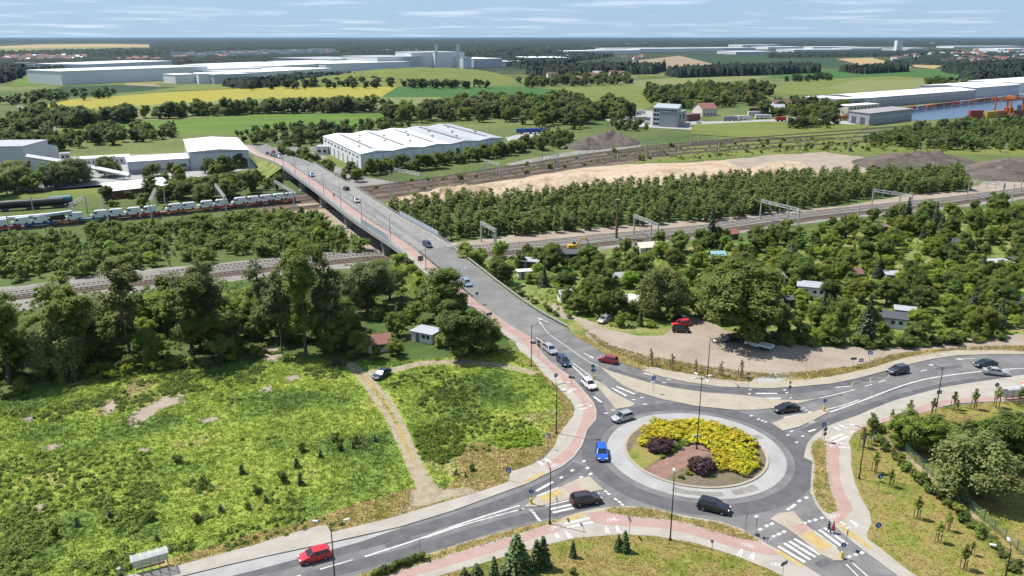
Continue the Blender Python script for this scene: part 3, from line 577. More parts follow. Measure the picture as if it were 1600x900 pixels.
def rs(name, s0, s1, o0, o1, dz, mat, parent=None):
    L, R = rstrip(s0, s1, o0, o1, dz); m = MB(); m.strip(L, R); o = m.build(name, mat, parent)
    if not parent: o['kind'] = 'structure'
    return o
def rbox(m, s0, s1, o0, o1, z0, z1, mi=0, step=2.5):
    a, b = rstrip(s0, s1, o0, o0, z0, None, step)[0], rstrip(s0, s1, o1, o1, z0, None, step)[0]; c, d = rstrip(s0, s1, o0, o0, z1, None, step)[0], rstrip(s0, s1, o1, o1, z1, None, step)[0]
    m.strip(c, d, mi); m.strip(b, a, mi); m.strip(a, c, mi); m.strip(d, b, mi)
    m.face([a[0], b[0], d[0], c[0]], mi); m.face([b[-1], a[-1], c[-1], d[-1]], mi); return m
rs('ramp_road', 0, S_A, -4.6, 5.3, 0.03, 'asphalt_old_mat'); rs('ramp_road', S_B, S_END, -4.6, 5.3, 0.03, 'asphalt_old_mat')
for s0, s1 in ((0, S_A), (S_B, S_END)):
    m = MB(); rbox(m, s0, s1, -9.05, -4.6, -0.3, 0.14); tag(m.build('pavement', 'pave_mat'), kind='structure'); rs('cycle_path', s0, s1, -7.3, -4.75, 0.146, 'bike_mat')
    m = MB(); rbox(m, s0, s1, 5.3, 5.55, -0.3, 0.2); tag(m.build('kerb', 'kerb_mat'), kind='structure')
# ------------------------------------------------------------------ the road bridge
bx, by, bz = road_at((S_A + S_B) / 2); BR = empty('road_bridge', (0, 0, 0)); tag(BR, 'long grey concrete road bridge on leaning piers crossing the railway', 'bridge')
m = MB(); rbox(m, S_A, S_B, -8.8, 6.0, -0.75, -0.02); rbox(m, S_A, S_B, -7.9, -5.9, -1.35, -0.75); rbox(m, S_A, S_B, -0.6, 1.8, -1.35, -0.75); m.build('deck', 'grey_wall', BR)
rs('carriageway', S_A, S_B, -4.6, 5.0, 0.03, 'deck_mat', BR)
m = MB(); rbox(m, S_A, S_B, -8.6, -4.6, -0.02, 0.14); m.build('footway', 'pave_mat', BR); rs('cycle_lane', S_A, S_B, -7.3, -4.75, 0.146, 'bike_mat', BR)
m = MB(); rbox(m, S_A, S_B, 5.0, 5.9, -0.02, 0.16); m.build('kerb_strip', 'pave_mat', BR)
m = MB(); rbox(m, S_A - 2, S_B + 2, -9.05, -8.8, -1.0, 0.35); m.build('edge_beam', 'concrete_mat', BR)
m = MB(); rbox(m, S_A - 2, S_B + 2, 6.0, 6.25, -1.0, 0.35); m.build('edge_beam', 'concrete_mat', BR)
def railing(parent, s0, s1, off, z0, h, mat, step=3.0, name='railing', bars=(1.0, 0.55), w=0.06):
    r = MB()
    for b in bars: rbox(r, s0, s1, off - w / 2, off + w / 2, z0 + h * b - 0.07, z0 + h * b)
    o = r.build(name, mat, parent); s = s0; pm = None
    while s <= s1:
        p = road_at(s, off, z0)
        if pm is None: pm = MB().box((0, 0, h / 2), (0.08, 0.08, h)).mesh('post', mat)
        inst('post', pm, o, p, road_dir(s)); s += step
    return o
railing(BR, S_A - 2, S_B + 2, -8.75, 0.3, 1.1, 'rail_paint', 2.6, bars=(1.0, 0.7, 0.4, 0.12)); railing(BR, S_A - 2, S_B + 2, -4.7, 0.14, 0.75, 'rail_dark', 4.0, 'guard_rail', (1.0,), 0.12)
railing(BR, S_A - 2, S_B + 2, 5.9, 0.3, 1.1, 'rail_paint', 2.6, bars=(1.0, 0.7, 0.4, 0.12)); railing(BR, S_A - 2, S_B + 2, 5.1, 0.14, 0.7, 'rail_paint', 4.0, 'guard_rail', (1.0,), 0.14)
def panels(off, s0, s1, h=2.0, step=2.6):
    s = s0
    while s < s1 - 0.1:
        m = MB(); rbox(m, s + 0.06, s + step - 0.06, off - 0.03, off + 0.03, 0.35, 0.35 + h, 0, 2.6); m.build('screen_panel', 'panel_glass', BR); s += step
panels(-8.9, s_of_Y(236), s_of_Y(257), 1.9); panels(6.1, s_of_Y(234), s_of_Y(262), 1.9)
for Yp in (243, 281, 317, 352):
    s = s_of_Y(Yp); p = road_at(s); ang = road_dir(s); pr = empty('pier', (p[0], p[1], 0), ang); pr.parent = BR
    for o in (6.9, -0.6):
        m = MB(); h = p[2] - 1.36
        for lean, dx in ((1, 0.0),):
            m.box((0, o, h / 2), (1.3, 1.5, h), 0, 0, (0.9, 2.0))
        m.box((0, o, 0.15), (2.6, 3.0, 0.5)); m.build('column', 'concrete_mat', pr)
for s in [S_A + 0.5] + [s_of_Y(q) for q in (243, 281, 317, 352)] + [S_B - 0.5]: rs('expansion_joint', s - 0.18, s + 0.18, -4.6, 5.0, 0.036, 'rail_dark', BR)
band('tyre_worn_lane', [(845, 522), (800, 487), (756, 452), (700, 410), (640, 366), (560, 312), (500, 279)], 2.0, 'asphalt_old_mat', 0.04, ramp=True)
band('tyre_worn_lane', [(822, 523), (778, 489), (736, 453), (684, 413), (622, 366), (546, 311), (488, 277)], 1.8, 'asphalt_old_mat', 0.04, ramp=True)
for s, sg in ((S_A, 1), (S_B, -1)):
    m = MB(); rbox(m, s - 1.2, s + 1.2, -9.0, 6.2, -6.5, -0.8); m.build('abutment', 'concrete_mat', BR)
# wing walls and the wall of the far ramp
m = MB(); ss = [S_B + k * 4 for k in range(26)]
for a, b in zip(ss, ss[1:]):
    pa, pb = road_at(a, -9.15), road_at(b, -9.15); qa, qb = road_at(a, -9.45), road_at(b, -9.45)
    m.face([(qa[0], qa[1], 0), (qb[0], qb[1], 0), (qb[0], qb[1], pb[2] + 0.5), (qa[0], qa[1], pa[2] + 0.5)]); m.face([(qa[0], qa[1], pa[2] + 0.5), (qb[0], qb[1], pb[2] + 0.5), (pb[0], pb[1], pb[2] + 0.5), (pa[0], pa[1], pa[2] + 0.5)]); m.face([(pa[0], pa[1], pa[2] + 0.5), (pb[0], pb[1], pb[2] + 0.5), (pb[0], pb[1], 0), (pa[0], pa[1], 0)])
tag(m.build('retaining_wall', 'concrete_mat'), 'pale concrete retaining wall along the far ramp of the bridge', 'wall')
# guard rails on the near ramp
gr = empty('guard_rail', (0, 0, 0)); tag(gr, 'pale steel guard rail along the garden side of the bridge ramp', 'guard rail')
r = MB(); rbox(r, 1, S_A - 2, 5.9, 6.05, 0.35, 0.75); r.build('beam', 'rail_paint', gr); pm = MB().box((0, 0, 0.35), (0.12, 0.1, 0.75)).mesh('post', 'rail_paint')
for k in range(15): inst('post', pm, gr, road_at(2 + k * 4, 6.12, 0), road_dir(2 + k * 4))
gr = empty('guard_rail', (0, 0, 0)); tag(gr, 'dark guard rail between cycle path and road on the bridge ramp', 'guard rail')
r = MB(); rbox(r, 26, S_A - 2, -4.72, -4.62, 0.6, 0.85); r.build('beam', 'rail_dark', gr); pm2 = MB().box((0, 0, 0.4), (0.1, 0.1, 0.8)).mesh('post', 'rail_dark')
for k in range(9): inst('post', pm2, gr, road_at(27 + k * 4, -4.67, 0.1), road_dir(27 + k * 4))

# ------------------------------------------------------------------ grounds beyond the near ramp
def far(name, pts, mat, z, wob=0): return sheet(name, pts, mat, z, wob=wob)
far('rail_land', [(-300, 500), (0, 475), (400, 440), (640, 405), (770, 395), (1180, 372), (1640, 312), (2200, 280), (2200, 210), (1500, 235), (1150, 215), (800, 255), (560, 290), (300, 310), (-300, 350)], 'land_mat', 0.004)
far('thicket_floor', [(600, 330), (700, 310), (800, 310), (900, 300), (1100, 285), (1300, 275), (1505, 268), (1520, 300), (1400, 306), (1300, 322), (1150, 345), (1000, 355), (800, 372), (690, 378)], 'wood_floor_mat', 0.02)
far('sand_road', [(690, 382), (775, 370), (900, 358), (1000, 351), (1150, 337), (1200, 331), (1325, 321), (1425, 303), (1510, 297), (1640, 280), (1640, 294), (1510, 306), (1425, 313), (1325, 328), (1200, 340), (1150, 347), (1000, 362), (900, 369), (775, 382), (700, 388)], 'dirt_mat', 0.026, 0.8)
far('sand_lot', [(605, 318), (625, 305), (700, 291), (800, 281), (900, 264), (980, 256), (1080, 254), (1160, 247), (1250, 240), (1330, 250), (1310, 275), (1200, 285), (1050, 290), (900, 305), (800, 316), (700, 318), (640, 325)], 'sand_mat', 0.02, 1.5)
far('sand_lot', [(1130, 252), (1200, 242), (1290, 238), (1360, 247), (1420, 262), (1340, 270), (1240, 265), (1160, 262)], 'dirt_mat', 0.028, 1.5)
far('sand_lot', [(1500, 300), (1540, 285), (1640, 275), (1640, 300)], 'dirt_mat', 0.028, 1.0)
far('gravel_path', [(790, 256), (850, 244), (900, 236), (940, 232), (1000, 226), (1000, 230), (940, 237), (900, 242), (850, 250), (800, 260)], 'gravel_mat', 0.022, 0.8)
far('rough_grass', [(560, 300), (700, 277), (830, 262), (960, 240), (1150, 215), (1300, 215), (1500, 225), (1640, 225), (1640, 245), (1480, 240), (1250, 238), (1080, 251), (960, 256), (800, 278), (640, 300)], 'field_olive_mat', 0.012, 1.0)
far('gravel_yard', [(-60, 450), (32, 447), (175, 425), (260, 418), (560, 392), (600, 396), (420, 418), (250, 432), (120, 452), (-60, 470)], 'gravel_mat', 0.02, 0.6)
far('rail_bed', [(-120, 505), (0, 490), (250, 452), (430, 432), (600, 414), (620, 398), (600, 386), (430, 404), (250, 424), (0, 452), (-120, 468)], 'gravel_mat', 0.016, 1.0)
far('rail_bed', [(600, 414), (700, 406), (800, 402), (950, 388), (1097, 372), (1200, 357), (1330, 341), (1470, 327), (1700, 299), (1700, 280), (1470, 306), (1330, 321), (1200, 335), (1097, 349), (950, 362), (800, 378), (690, 384), (620, 396)], 'gravel_mat', 0.016, 1.0)
far('rail_bed', [(400, 334), (460, 330), (560, 322), (660, 306), (760, 290), (860, 273), (960, 257), (1060, 243), (1060, 226), (960, 238), (860, 253), (760, 268), (640, 284), (560, 293), (470, 303), (400, 318)], 'ballast_mat', 0.018, 1.0)
far('rail_bed', [(455, 330), (500, 326), (600, 330), (650, 345), (640, 395), (580, 398), (540, 372), (500, 350)], 'dirt_mat', 0.014, 1.0)
far('left_grass', [(-200, 335), (0, 322), (175, 304), (290, 300), (290, 280), (170, 288), (60, 298), (-200, 318)], 'field_olive_mat', 0.014, 1)
far('works_yard', [(-100, 290), (60, 285), (120, 265), (110, 245), (200, 242), (380, 235), (400, 262), (330, 275), (200, 290), (60, 300)], 'concrete_mat', 0.014)
far('works_yard', [(395, 232), (440, 230), (500, 240), (520, 250), (560, 275), (640, 288), (560, 292), (530, 290), (490, 262), (450, 245)], 'gravel_mat', 0.016)
far('yard_grass', [(500, 250), (530, 240), (560, 245), (555, 262), (530, 262)], 'field_olive_mat', 0.02)
far('junction', [(380, 238), (430, 230), (560, 228), (560, 232), (450, 236), (400, 241)], 'asphalt_old_mat', 0.024)
far('truck_yard', [(940, 182), (1000, 172), (1080, 178), (1100, 190), (1220, 186), (1300, 182), (1340, 195), (1250, 200), (1100, 204), (960, 196)], 'concrete_mat', 0.03)
far('works_yard', [(790, 215), (850, 200), (880, 210), (850, 225), (800, 228)], 'concrete_mat', 0.03)
# ------------------------------------------------------------------ dock
far('dock_water', [(1424, 172), (1500, 160), (1560, 152), (1700, 137), (1700, 152), (1600, 166), (1545, 175), (1500, 184), (1424, 190)], 'water_mat', 0.05)
far('quay', [(1345, 170), (1424, 168), (1560, 149), (1700, 134), (1700, 137), (1560, 152), (1424, 172)], 'concrete_mat', 0.08)
# ------------------------------------------------------------------ fields
ground('far_land_mat', [(0.02, 0.03, 0.016), (0.04, 0.055, 0.025), (0.07, 0.085, 0.035), (0.11, 0.105, 0.055)], 0.003, 0.36, 0.74, fine=0.3, fscale=0.03)
far('far_land', [(-600, 60), (2200, 60), (2200, 100), (1640, 108), (1200, 108), (900, 118), (600, 112), (300, 112), (0, 116), (-600, 120)], 'far_land_mat', 0.045)
F = [('field', [(90, 215), (97, 200), (250, 189), (400, 179), (595, 178), (670, 184), (620, 196), (500, 206), (400, 210), (300, 208), (200, 214)], 'field_green_mat'),
     ('field', [(40, 178), (49, 170), (105, 156), (250, 145), (400, 137), (621, 135.5), (596, 151), (400, 154), (200, 166), (100, 173)], 'field_yellow_mat'),
     ('field', [(95, 190), (100, 173), (200, 166), (400, 154), (596, 151), (690, 152), (660, 175), (400, 178), (250, 188)], 'field_pale_mat'),
     ('field', [(622, 135.5), (800, 135), (900, 142), (890, 156), (780, 152), (598, 152)], 'field_deep_mat'),
     ('field', [(870, 138), (1020, 132), (1090, 140), (1040, 160), (990, 176), (900, 180), (880, 160)], 'field_olive_mat'),
     ('field', [(960, 128), (1120, 117), (1210, 120), (1120, 130), (1000, 136)], 'field_pale_mat'),
     ('field', [(945, 103), (1000, 94), (1062, 87), (1124, 102), (1112, 110), (1025, 108)], 'field_brown_mat'),
     ('field', [(1064, 87), (1180, 84), (1300, 91), (1330, 104), (1200, 106), (1126, 103)], 'field_dark_mat'),
     ('field', [(1308, 92), (1362, 90), (1428, 106), (1362, 106)], 'field_tan_mat'), ('field', [(1416, 95), (1440, 94), (1473, 102), (1460, 107.5), (1430, 105)], 'field_tan_mat'),
     ('field', [(1440, 93), (1530, 91), (1540, 100), (1475, 101)], 'field_deep_mat'),
     ('field', [(1180, 118), (1300, 108), (1480, 110), (1600, 112), (1560, 128), (1400, 118), (1260, 124)], 'field_deep_mat'),
     ('field', [(1180, 142), (1260, 125), (1400, 119), (1480, 124), (1470, 136), (1330, 147), (1220, 150)], 'field_olive_mat'),
     ('field', [(1290, 138), (1330, 126), (1450, 124), (1455, 135), (1340, 146)], 'field_pale_mat'),
     ('field', [(0, 72), (60, 69.5), (160, 68.5), (258, 70), (262, 74), (120, 78), (0, 81)], 'field_tan_mat'), ('field', [(0, 76), (120, 74), (258, 73), (220, 77), (0, 84)], 'field_pale_mat'),
     ('field', [(20, 135), (25, 120), (95, 114), (100, 128), (60, 133)], 'field_green_mat'),
     ('field', [(185, 138), (200, 130), (240, 131), (255, 136)], 'field_brown_mat'), ('field', [(60, 146), (100, 135), (190, 133), (280, 137), (200, 144), (100, 150)], 'field_dark_mat'),
     ('field', [(240, 140), (330, 133), (420, 130), (400, 137), (300, 142)], 'field_olive_mat'),
     ('field', [(1200, 165), (1250, 155), (1300, 170), (1250, 185)], 'field_olive_mat'), ('field', [(1080, 195), (1200, 190), (1360, 196), (1330, 216), (1150, 215), (1080, 210)], 'field_olive_mat'),
     ('field', [(0, 205), (30, 195), (40, 178), (95, 205), (60, 222), (0, 230)], 'field_olive_mat')]
for i, (n_, p_, m_) in enumerate(F): far(n_, p_, m_, 0.06 + 0.012 * i, 0)
px_band('farm_track', [(28, 166), (50, 178), (70, 188), (80, 197), (78, 208)], [5, 6, 6, 6], 'gravel_mat', 0.4)
# grassy embankment in front of the far works, heaps of soil and sand
def mound(name, pts, h, mat, n=46, seed=1, rough=0.3, kind=None, label=None, cat=None, pw=0.8, fl=1.0):
    R = ring(pts, 6); A = np.array(R); lo, hi = A.min(0), A.max(0); ys = np.linspace(lo[1], hi[1], n); xs = np.linspace(lo[0], hi[0], int(n * 1.6)); GX, GY = np.meshgrid(xs, ys); P = np.stack([GX.ravel(), GY.ravel()], 1)
    ins = inside(P, R); D = np.full(len(P), 1e9)
    for i in range(len(R)):
        a = np.array(R[i]); b = np.array(R[(i + 1) % len(R)]); ab = b - a; t = np.clip(((P - a) @ ab) / max(1e-9, ab @ ab), 0, 1); D = np.minimum(D, np.hypot(*(P - a - t[:, None] * ab).T))
    dm = D[ins].max(); Zv = np.where(ins, (np.minimum(1, D / dm / fl)) ** pw * h, -0.4)
    sc = max(hi - lo) * 0.05 + 2
    Nz = np.array([mnoise.fractal(Vector((p[0] / sc, p[1] / sc, seed)), 1.0, 2.0, 5) for p in P]); Zv = np.where(ins, Zv * (1 + rough * Nz) + Nz * rough * 0.2 * h * np.minimum(1, D / dm * 3), -0.4)
    nx, ny = len(xs), len(ys); q = np.arange(nx * ny).reshape(ny, nx); Fq = np.stack([q[:-1, :-1].ravel(), q[:-1, 1:].ravel(), q[1:, 1:].ravel(), q[1:, :-1].ravel()], 1)
    keep = ins[Fq].any(1); me = npmesh(name, np.c_[P, Zv], Fq[keep], mat); me.polygons.foreach_set('use_smooth', [True] * len(me.polygons)); o = inst(name, me)
    return tag(o, label, cat, None, kind)
mound('terrain', [(400, 134), (520, 117), (650, 112), (740, 110), (790, 118), (805, 131), (700, 134), (560, 135)], 15, 'field_olive_mat', kind='structure', rough=0.15, pw=0.7)
mound('soil_heap', [(880, 232), (905, 222), (930, 216), (960, 214), (990, 218), (1000, 226), (960, 231), (920, 235)], 6.5, 'heap_mat', label='dark brown heap of soil beside the railway masts', cat='heap', rough=0.35)
mound('gravel_heap', [(1330, 252), (1360, 246), (1420, 243), (1480, 246), (1530, 255), (1500, 266), (1420, 268), (1350, 262)], 5.5, 'heap_mat', seed=5, label='long brown gravel heap behind the thicket, lying beside the bigger dark heap', cat='heap')
mound('gravel_heap', [(1500, 262), (1540, 256), (1600, 254), (1680, 252), (1690, 272), (1620, 284), (1560, 283), (1515, 278)], 6.5, 'heap_mat', seed=8, label='broad dark grey gravel heap at the right edge of the picture', cat='heap')
mound('sand_heap', [(612, 318), (650, 303), (720, 292), (770, 294), (760, 306), (700, 316), (650, 322)], 2.8, 'sand_mat', seed=11, rough=0.5, label='pale sand heap at the end of the sand lot nearest the bridge', cat='heap')
mound('sand_heap', [(740, 300), (800, 284), (880, 272), (930, 272), (920, 284), (850, 298), (780, 308)], 2.2, 'sand_mat', seed=14, rough=0.55, label='long yellowish sand heap in the middle of the sand lot', cat='heap')
mound('sand_heap', [(920, 292), (950, 276), (1040, 262), (1100, 262), (1090, 276), (1010, 288)], 1.8, 'sand_mat', seed=17, rough=0.5, label='low pale sand heap behind the middle of the young thicket', cat='heap')
mound('sand_heap', [(1160, 268), (1200, 256), (1250, 254), (1260, 264), (1215, 272)], 2.2, 'sand_mat', seed=19, rough=0.4, label='small reddish sand heap near the gravel heaps', cat='heap')

# ------------------------------------------------------------------ railway
plain('rail_steel', (0.25, 0.19, 0.15), 0.45, 0.6); plain('sleeper_mat', (0.2, 0.175, 0.15), 0.9); plain('sleeper_pale', (0.42, 0.39, 0.35), 0.9); plain('mast_mat', (0.5, 0.51, 0.5), 0.55, 0.2, 0.06)
def track(C, sleepers=True, bed='ballast_mat', slm='sleeper_mat', w=3.4, name='railway_track', label=None):
    P = smooth_px([G(*c) for c in C], 10, closed=False); d = [0]
    for a, b in zip(P, P[1:]): d.append(d[-1] + math.hypot(b[0] - a[0], b[1] - a[1]))
    X = [p[0] for p in P]; Y = [p[1] for p in P]; n = int(d[-1] / 6); ss = np.linspace(0, d[-1], n + 1); px = np.interp(ss, d, X); py = np.interp(ss, d, Y)
    tx = np.gradient(px); ty = np.gradient(py); l = np.hypot(tx, ty); tx /= l; ty /= l
    off = lambda o, z: [(px[i] - ty[i] * o, py[i] + tx[i] * o, z) for i in range(n + 1)]
    root = empty(name, (0, 0, 0)); root['kind'] = 'structure'
    m = MB(); m.strip(off(w / 2, 0.35), off(-w / 2, 0.35)[0:]) if False else None
    A, B, C_, D_ = off(-w / 2 - 0.6, 0.0), off(-w / 2, 0.4), off(w / 2, 0.4), off(w / 2 + 0.6, 0.0)
    m.strip(B, A); m.strip(C_, B); m.strip(D_, C_); m.build('ballast', bed, root)
    for o in (-0.75, 0.75):
        m = MB(); m.strip(off(o + 0.06, 0.58), off(o - 0.06, 0.58)); m.strip(off(o - 0.06, 0.58), off(o - 0.06, 0.42)); m.strip(off(o + 0.06, 0.42), off(o + 0.06, 0.58)); m.build('rail', 'rail_steel', root)
    if sleepers:
        st = np.arange(0.5, d[-1], 1.2); sx = np.interp(st, d, X); sy = np.interp(st, d, Y); ax = np.interp(st, ss, tx); ay = np.interp(st, ss, ty)
        V, Fq = [], []
        for i in range(len(st)):
            b0 = len(V)
            for (u, v) in ((-0.17, -1.3), (0.17, -1.3), (0.17, 1.3), (-0.17, 1.3)): V.append((sx[i] + ax[i] * u - ay[i] * v, sy[i] + ay[i] * u + ax[i] * v, 0.47))
            Fq.append((b0, b0 + 1, b0 + 2, b0 + 3))
        o = inst('sleepers', npmesh('sleepers', V, Fq, slm), root); o['kind'] = 'stuff'
    return root
track([(-120, 484), (37, 464), (250, 440), (430, 421), (590, 404), (790, 396), (950, 381), (1097, 366), (1200, 351), (1330, 335), (1470, 321), (1640, 299), (1900, 268)])
track([(-120, 476), (37, 458), (250, 433), (430, 414), (590, 398), (790, 389.5), (950, 374), (1097, 360), (1200, 345.5), (1330, 330), (1470, 316), (1640, 295), (1900, 264)], bed='ballast_grey_mat', slm='sleeper_pale')
track([(250, 428), (430, 409), (590, 393), (790, 384), (950, 368.5), (1097, 355), (1200, 341), (1330, 326), (1470, 312), (1640, 291), (1900, 261)], bed='ballast_grey_mat', slm='sleeper_pale')
TR_VAN = [(-120, 379), (0, 362), (120, 350), (240, 339), (350, 328), (455, 317), (560, 306), (660, 293), (750, 279), (850, 264), (950, 249), (1060, 236), (1200, 225), (1400, 210)]
track(TR_VAN)
track([(p[0], p[1] - 5.5) for p in TR_VAN]); track([(p[0] , p[1] - 11) for p in TR_VAN[4:]]); track([(430, 330), (500, 322), (570, 313), (670, 299), (755, 285), (850, 270), (950, 254), (1060, 241), (1250, 228), (1450, 216)])
track([(950, 240), (1060, 229), (1200, 218), (1380, 206)]); track([(1080, 226), (1200, 214), (1330, 204), (1420, 197)])
px_band('gravel_path', [(460, 322), (500, 320), (540, 325), (580, 345)], [6, 7, 8], 'dirt_mat', 0.05)
# ------------------------------------------------------------------ plants
leafy('leaf_mid', (0.096, 0.135, 0.021), (0.220, 0.274, 0.048)); leafy('leaf_dark', (0.074, 0.113, 0.022), (0.175, 0.228, 0.044)); leafy('leaf_fresh', (0.129, 0.196, 0.020), (0.270, 0.348, 0.041))
leafy('leaf_grey', (0.108, 0.135, 0.040), (0.214, 0.245, 0.080)); leafy('leaf_spruce', (0.026, 0.046, 0.022), (0.058, 0.085, 0.036), trans=0.1, vary=0.25); leafy('leaf_thuja', (0.042, 0.07, 0.018), (0.092, 0.13, 0.034), trans=0.12, vary=0.2)
leafy('leaf_blue', (0.06, 0.085, 0.085), (0.11, 0.14, 0.135), trans=0.1, vary=0.2); leafy('leaf_thicket', (0.098, 0.142, 0.034), (0.194, 0.252, 0.066), scale=0.25, vary=0.12)
leafy('leaf_yellow', (0.24, 0.24, 0.012), (0.52, 0.44, 0.018), trans=0.25, scale=1.2, vary=0.18); leafy('leaf_purple', (0.030, 0.014, 0.016), (0.07, 0.032, 0.034), trans=0.15, scale=1.5, vary=0.2); leafy('leaf_autumn', (0.10, 0.065, 0.035), (0.2, 0.13, 0.06), trans=0.2)
leafy('leaf_far', (0.062, 0.091, 0.020), (0.129, 0.173, 0.038), scale=0.1, vary=0.4); leafy('leaf_lime', (0.14, 0.18, 0.02), (0.26, 0.29, 0.03))
plain('bark', (0.105, 0.08, 0.06), 0.9, vary=0.3); plain('bark_pale', (0.36, 0.34, 0.3), 0.9, vary=0.3); plain('stake', (0.27, 0.19, 0.12), 0.9)
def quads(C, N, size, rs, asp=1.0):
    """leaf blades: one quad at each centre C with normal N"""
    n = len(C); a = rs.randn(n, 3); N = N / np.linalg.norm(N, axis=1, keepdims=True); U = np.cross(N, a); U /= np.linalg.norm(U, axis=1, keepdims=True) + 1e-9; Vv = np.cross(N, U)
    s = (size * (0.65 + 0.7 * rs.rand(n)))[:, None] * 0.5; U = U * s * asp; Vv = Vv * s / asp
    bend = N * s * 0.35
    P = np.stack([C - U - Vv, C + U - Vv * 0.6 - bend, C + U + Vv, C - U * 0.6 + Vv - bend], 1).reshape(-1, 3)
    return P, np.arange(n * 4).reshape(n, 4)
def clumps(rs, nc, cen, rad, lo=0.5, flat=0.0):
    d = rs.randn(nc, 3); d /= np.linalg.norm(d, axis=1, keepdims=True); d[:, 2] = np.where(d[:, 2] < -flat, -d[:, 2] * 0.6, d[:, 2]) if flat else d[:, 2]
    r = lo + (1 - lo) * rs.rand(nc) ** 0.7
    return np.array(cen) + d * r[:, None] * np.array(rad), d
def crown_mesh(name, mat, seed, h, rx, rzr, cz, nc, nl, leaf, cr, lo=0.5, droop=0.0, taper=0.0, asp=1.0, lumps=0):
    rs = np.random.RandomState(seed)
    if lumps:
        # a few big limbs of foliage instead of one ball
        C, d = [], []
        for k in range(lumps):
            a = rs.rand() * 6.28; q = rs.rand(); off = np.array([math.cos(a) * rx * 0.55 * (0.3 + q), math.sin(a) * rx * 0.55 * (0.3 + q), (rs.rand() - 0.45) * rzr * 1.3]); rr = 0.42 + 0.25 * rs.rand()
            c1, d1 = clumps(rs, nc // lumps, np.array((0, 0, cz)) + off, (rx * rr, rx * rr, min(rzr, rx * 1.1) * rr), lo); C.append(c1); d.append(d1)
        C = np.concatenate(C); d = np.concatenate(d)
    else: C, d = clumps(rs, nc, (0, 0, cz), (rx, rx, rzr), lo)
    if taper: k = 1 - taper * np.clip((C[:, 2] - (cz - rzr)) / (2 * rzr), 0, 1); C[:, :2] *= k[:, None]
    n = len(C) * nl; ci = np.repeat(np.arange(len(C)), nl); e = rs.randn(n, 3); e /= np.linalg.norm(e, axis=1, keepdims=True); rr = (rs.rand(n) ** 0.45)[:, None]; crs = cr * (0.6 + 0.8 * rs.rand(len(C)))
    P = C[ci] + e * rr * crs[ci][:, None] * np.array((1, 1, 0.75))
    if droop: P[:, 2] -= droop * rs.rand(n) ** 2 * np.hypot(P[:, 0], P[:, 1]) / rx
    out = P - np.array((0, 0, cz - rzr * 0.3)); out /= np.linalg.norm(out, axis=1, keepdims=True) + 1e-9
    N = e * 0.75 + out * 0.5 + np.array((0, 0, 0.75)) + rs.randn(n, 3) * 0.35; P[:, 2] = np.maximum(P[:, 2], 0.12)
    V, Fq = quads(P, N, leaf, rs, asp); return npmesh(name, V, Fq, mat), C
def trunk_mesh(name, mat, seed, h, r, C, nb=7, top=0.8):
    rs = random.Random(seed); m = MB(); path = [(0, 0, -0.15)]; x = y = 0
    for k in range(1, 6):
        x += rs.uniform(-1, 1) * h * 0.012; y += rs.uniform(-1, 1) * h * 0.012; path.append((x, y, h * top * k / 5))
    m.tube(path, [r * 1.25, r, r * 0.82, r * 0.62, r * 0.42, r * 0.2], 7)
    idx = list(range(len(C))); rs.shuffle(idx)
    for i in idx[:nb]:
        t = rs.uniform(0.25, 0.75); k = t * 5; a = int(k); f = k - a; p = Vector(path[a]).lerp(Vector(path[min(5, a + 1)]), f); q = Vector(C[i]); md = p.lerp(q, 0.5) + Vector((0, 0, 0.08 * h * (0.5 - t)))
        m.tube([p, md, q], [r * 0.42 * (1.1 - t), r * 0.26 * (1.1 - t), r * 0.08], 5, cap=False)
    return m.mesh(name, mat, True)
def conifer_mesh(name, mat, seed, h, r, tiers, per, leaf, base=0.06, power=1.0):
    rs = np.random.RandomState(seed); C, N = [], []
    for k in range(tiers):
        f = k / tiers; z = h * (base + (1 - base) * f); rr = r * (1 - f) ** power + 0.04 * r; nb = max(5, int(per * (1 - f * 0.75)))
        for j in range(nb):
            a = 2 * math.pi * (j + rs.rand() * 0.8) / nb; L = rr * (0.7 + 0.45 * rs.rand()); ns = max(2, int(L / (leaf * 0.42)))
            for q in range(ns):
                t = (q + 0.6) / ns; C.append((math.cos(a) * L * t + rs.randn() * leaf * 0.12, math.sin(a) * L * t + rs.randn() * leaf * 0.12, z - L * 0.32 * t ** 1.4 + rs.randn() * leaf * 0.1)); N.append((math.cos(a) * 0.5 + rs.randn() * 0.3, math.sin(a) * 0.5 + rs.randn() * 0.3, 0.8))
    V, Fq = quads(np.array(C), np.array(N), leaf, rs, 1.2); return npmesh(name, V, Fq, mat)
PROTO = {}
def proto(key, mat, h, variants, trunk_r, bark='bark', **k):
    L = []
    for v in range(variants):
        me, C = crown_mesh(key + '_crown', mat, 100 + v * 17 + len(key) * 7, h, **k); L.append((me, trunk_mesh(key + '_trunk', bark, v + 5, h, trunk_r, C)))
    PROTO[key] = (h, L)
proto('broad', 'leaf_mid', 10, 3, 0.26, rx=3.7, rzr=4.0, cz=5.3, nc=140, nl=140, leaf=0.23, cr=0.9, lo=0.55, lumps=8)
proto('dense', 'leaf_dark', 10, 3, 0.3, rx=3.5, rzr=4.3, cz=5.1, nc=150, nl=150, leaf=0.23, cr=0.95, lo=0.6, lumps=9)
proto('fresh', 'leaf_fresh', 7, 2, 0.2, rx=2.9, rzr=3.0, cz=3.6, nc=110, nl=110, leaf=0.2, cr=0.75, lo=0.55, lumps=6)
proto('tall', 'leaf_mid', 22, 3, 0.36, rx=4.2, rzr=9.6, cz=12.0, nc=220, nl=110, leaf=0.29, cr=1.1, lo=0.35, lumps=15)
proto('silver', 'leaf_grey', 9, 2, 0.28, rx=4.2, rzr=3.8, cz=5.0, nc=140, nl=110, leaf=0.24, cr=0.95, lo=0.55, droop=1.5, lumps=8)
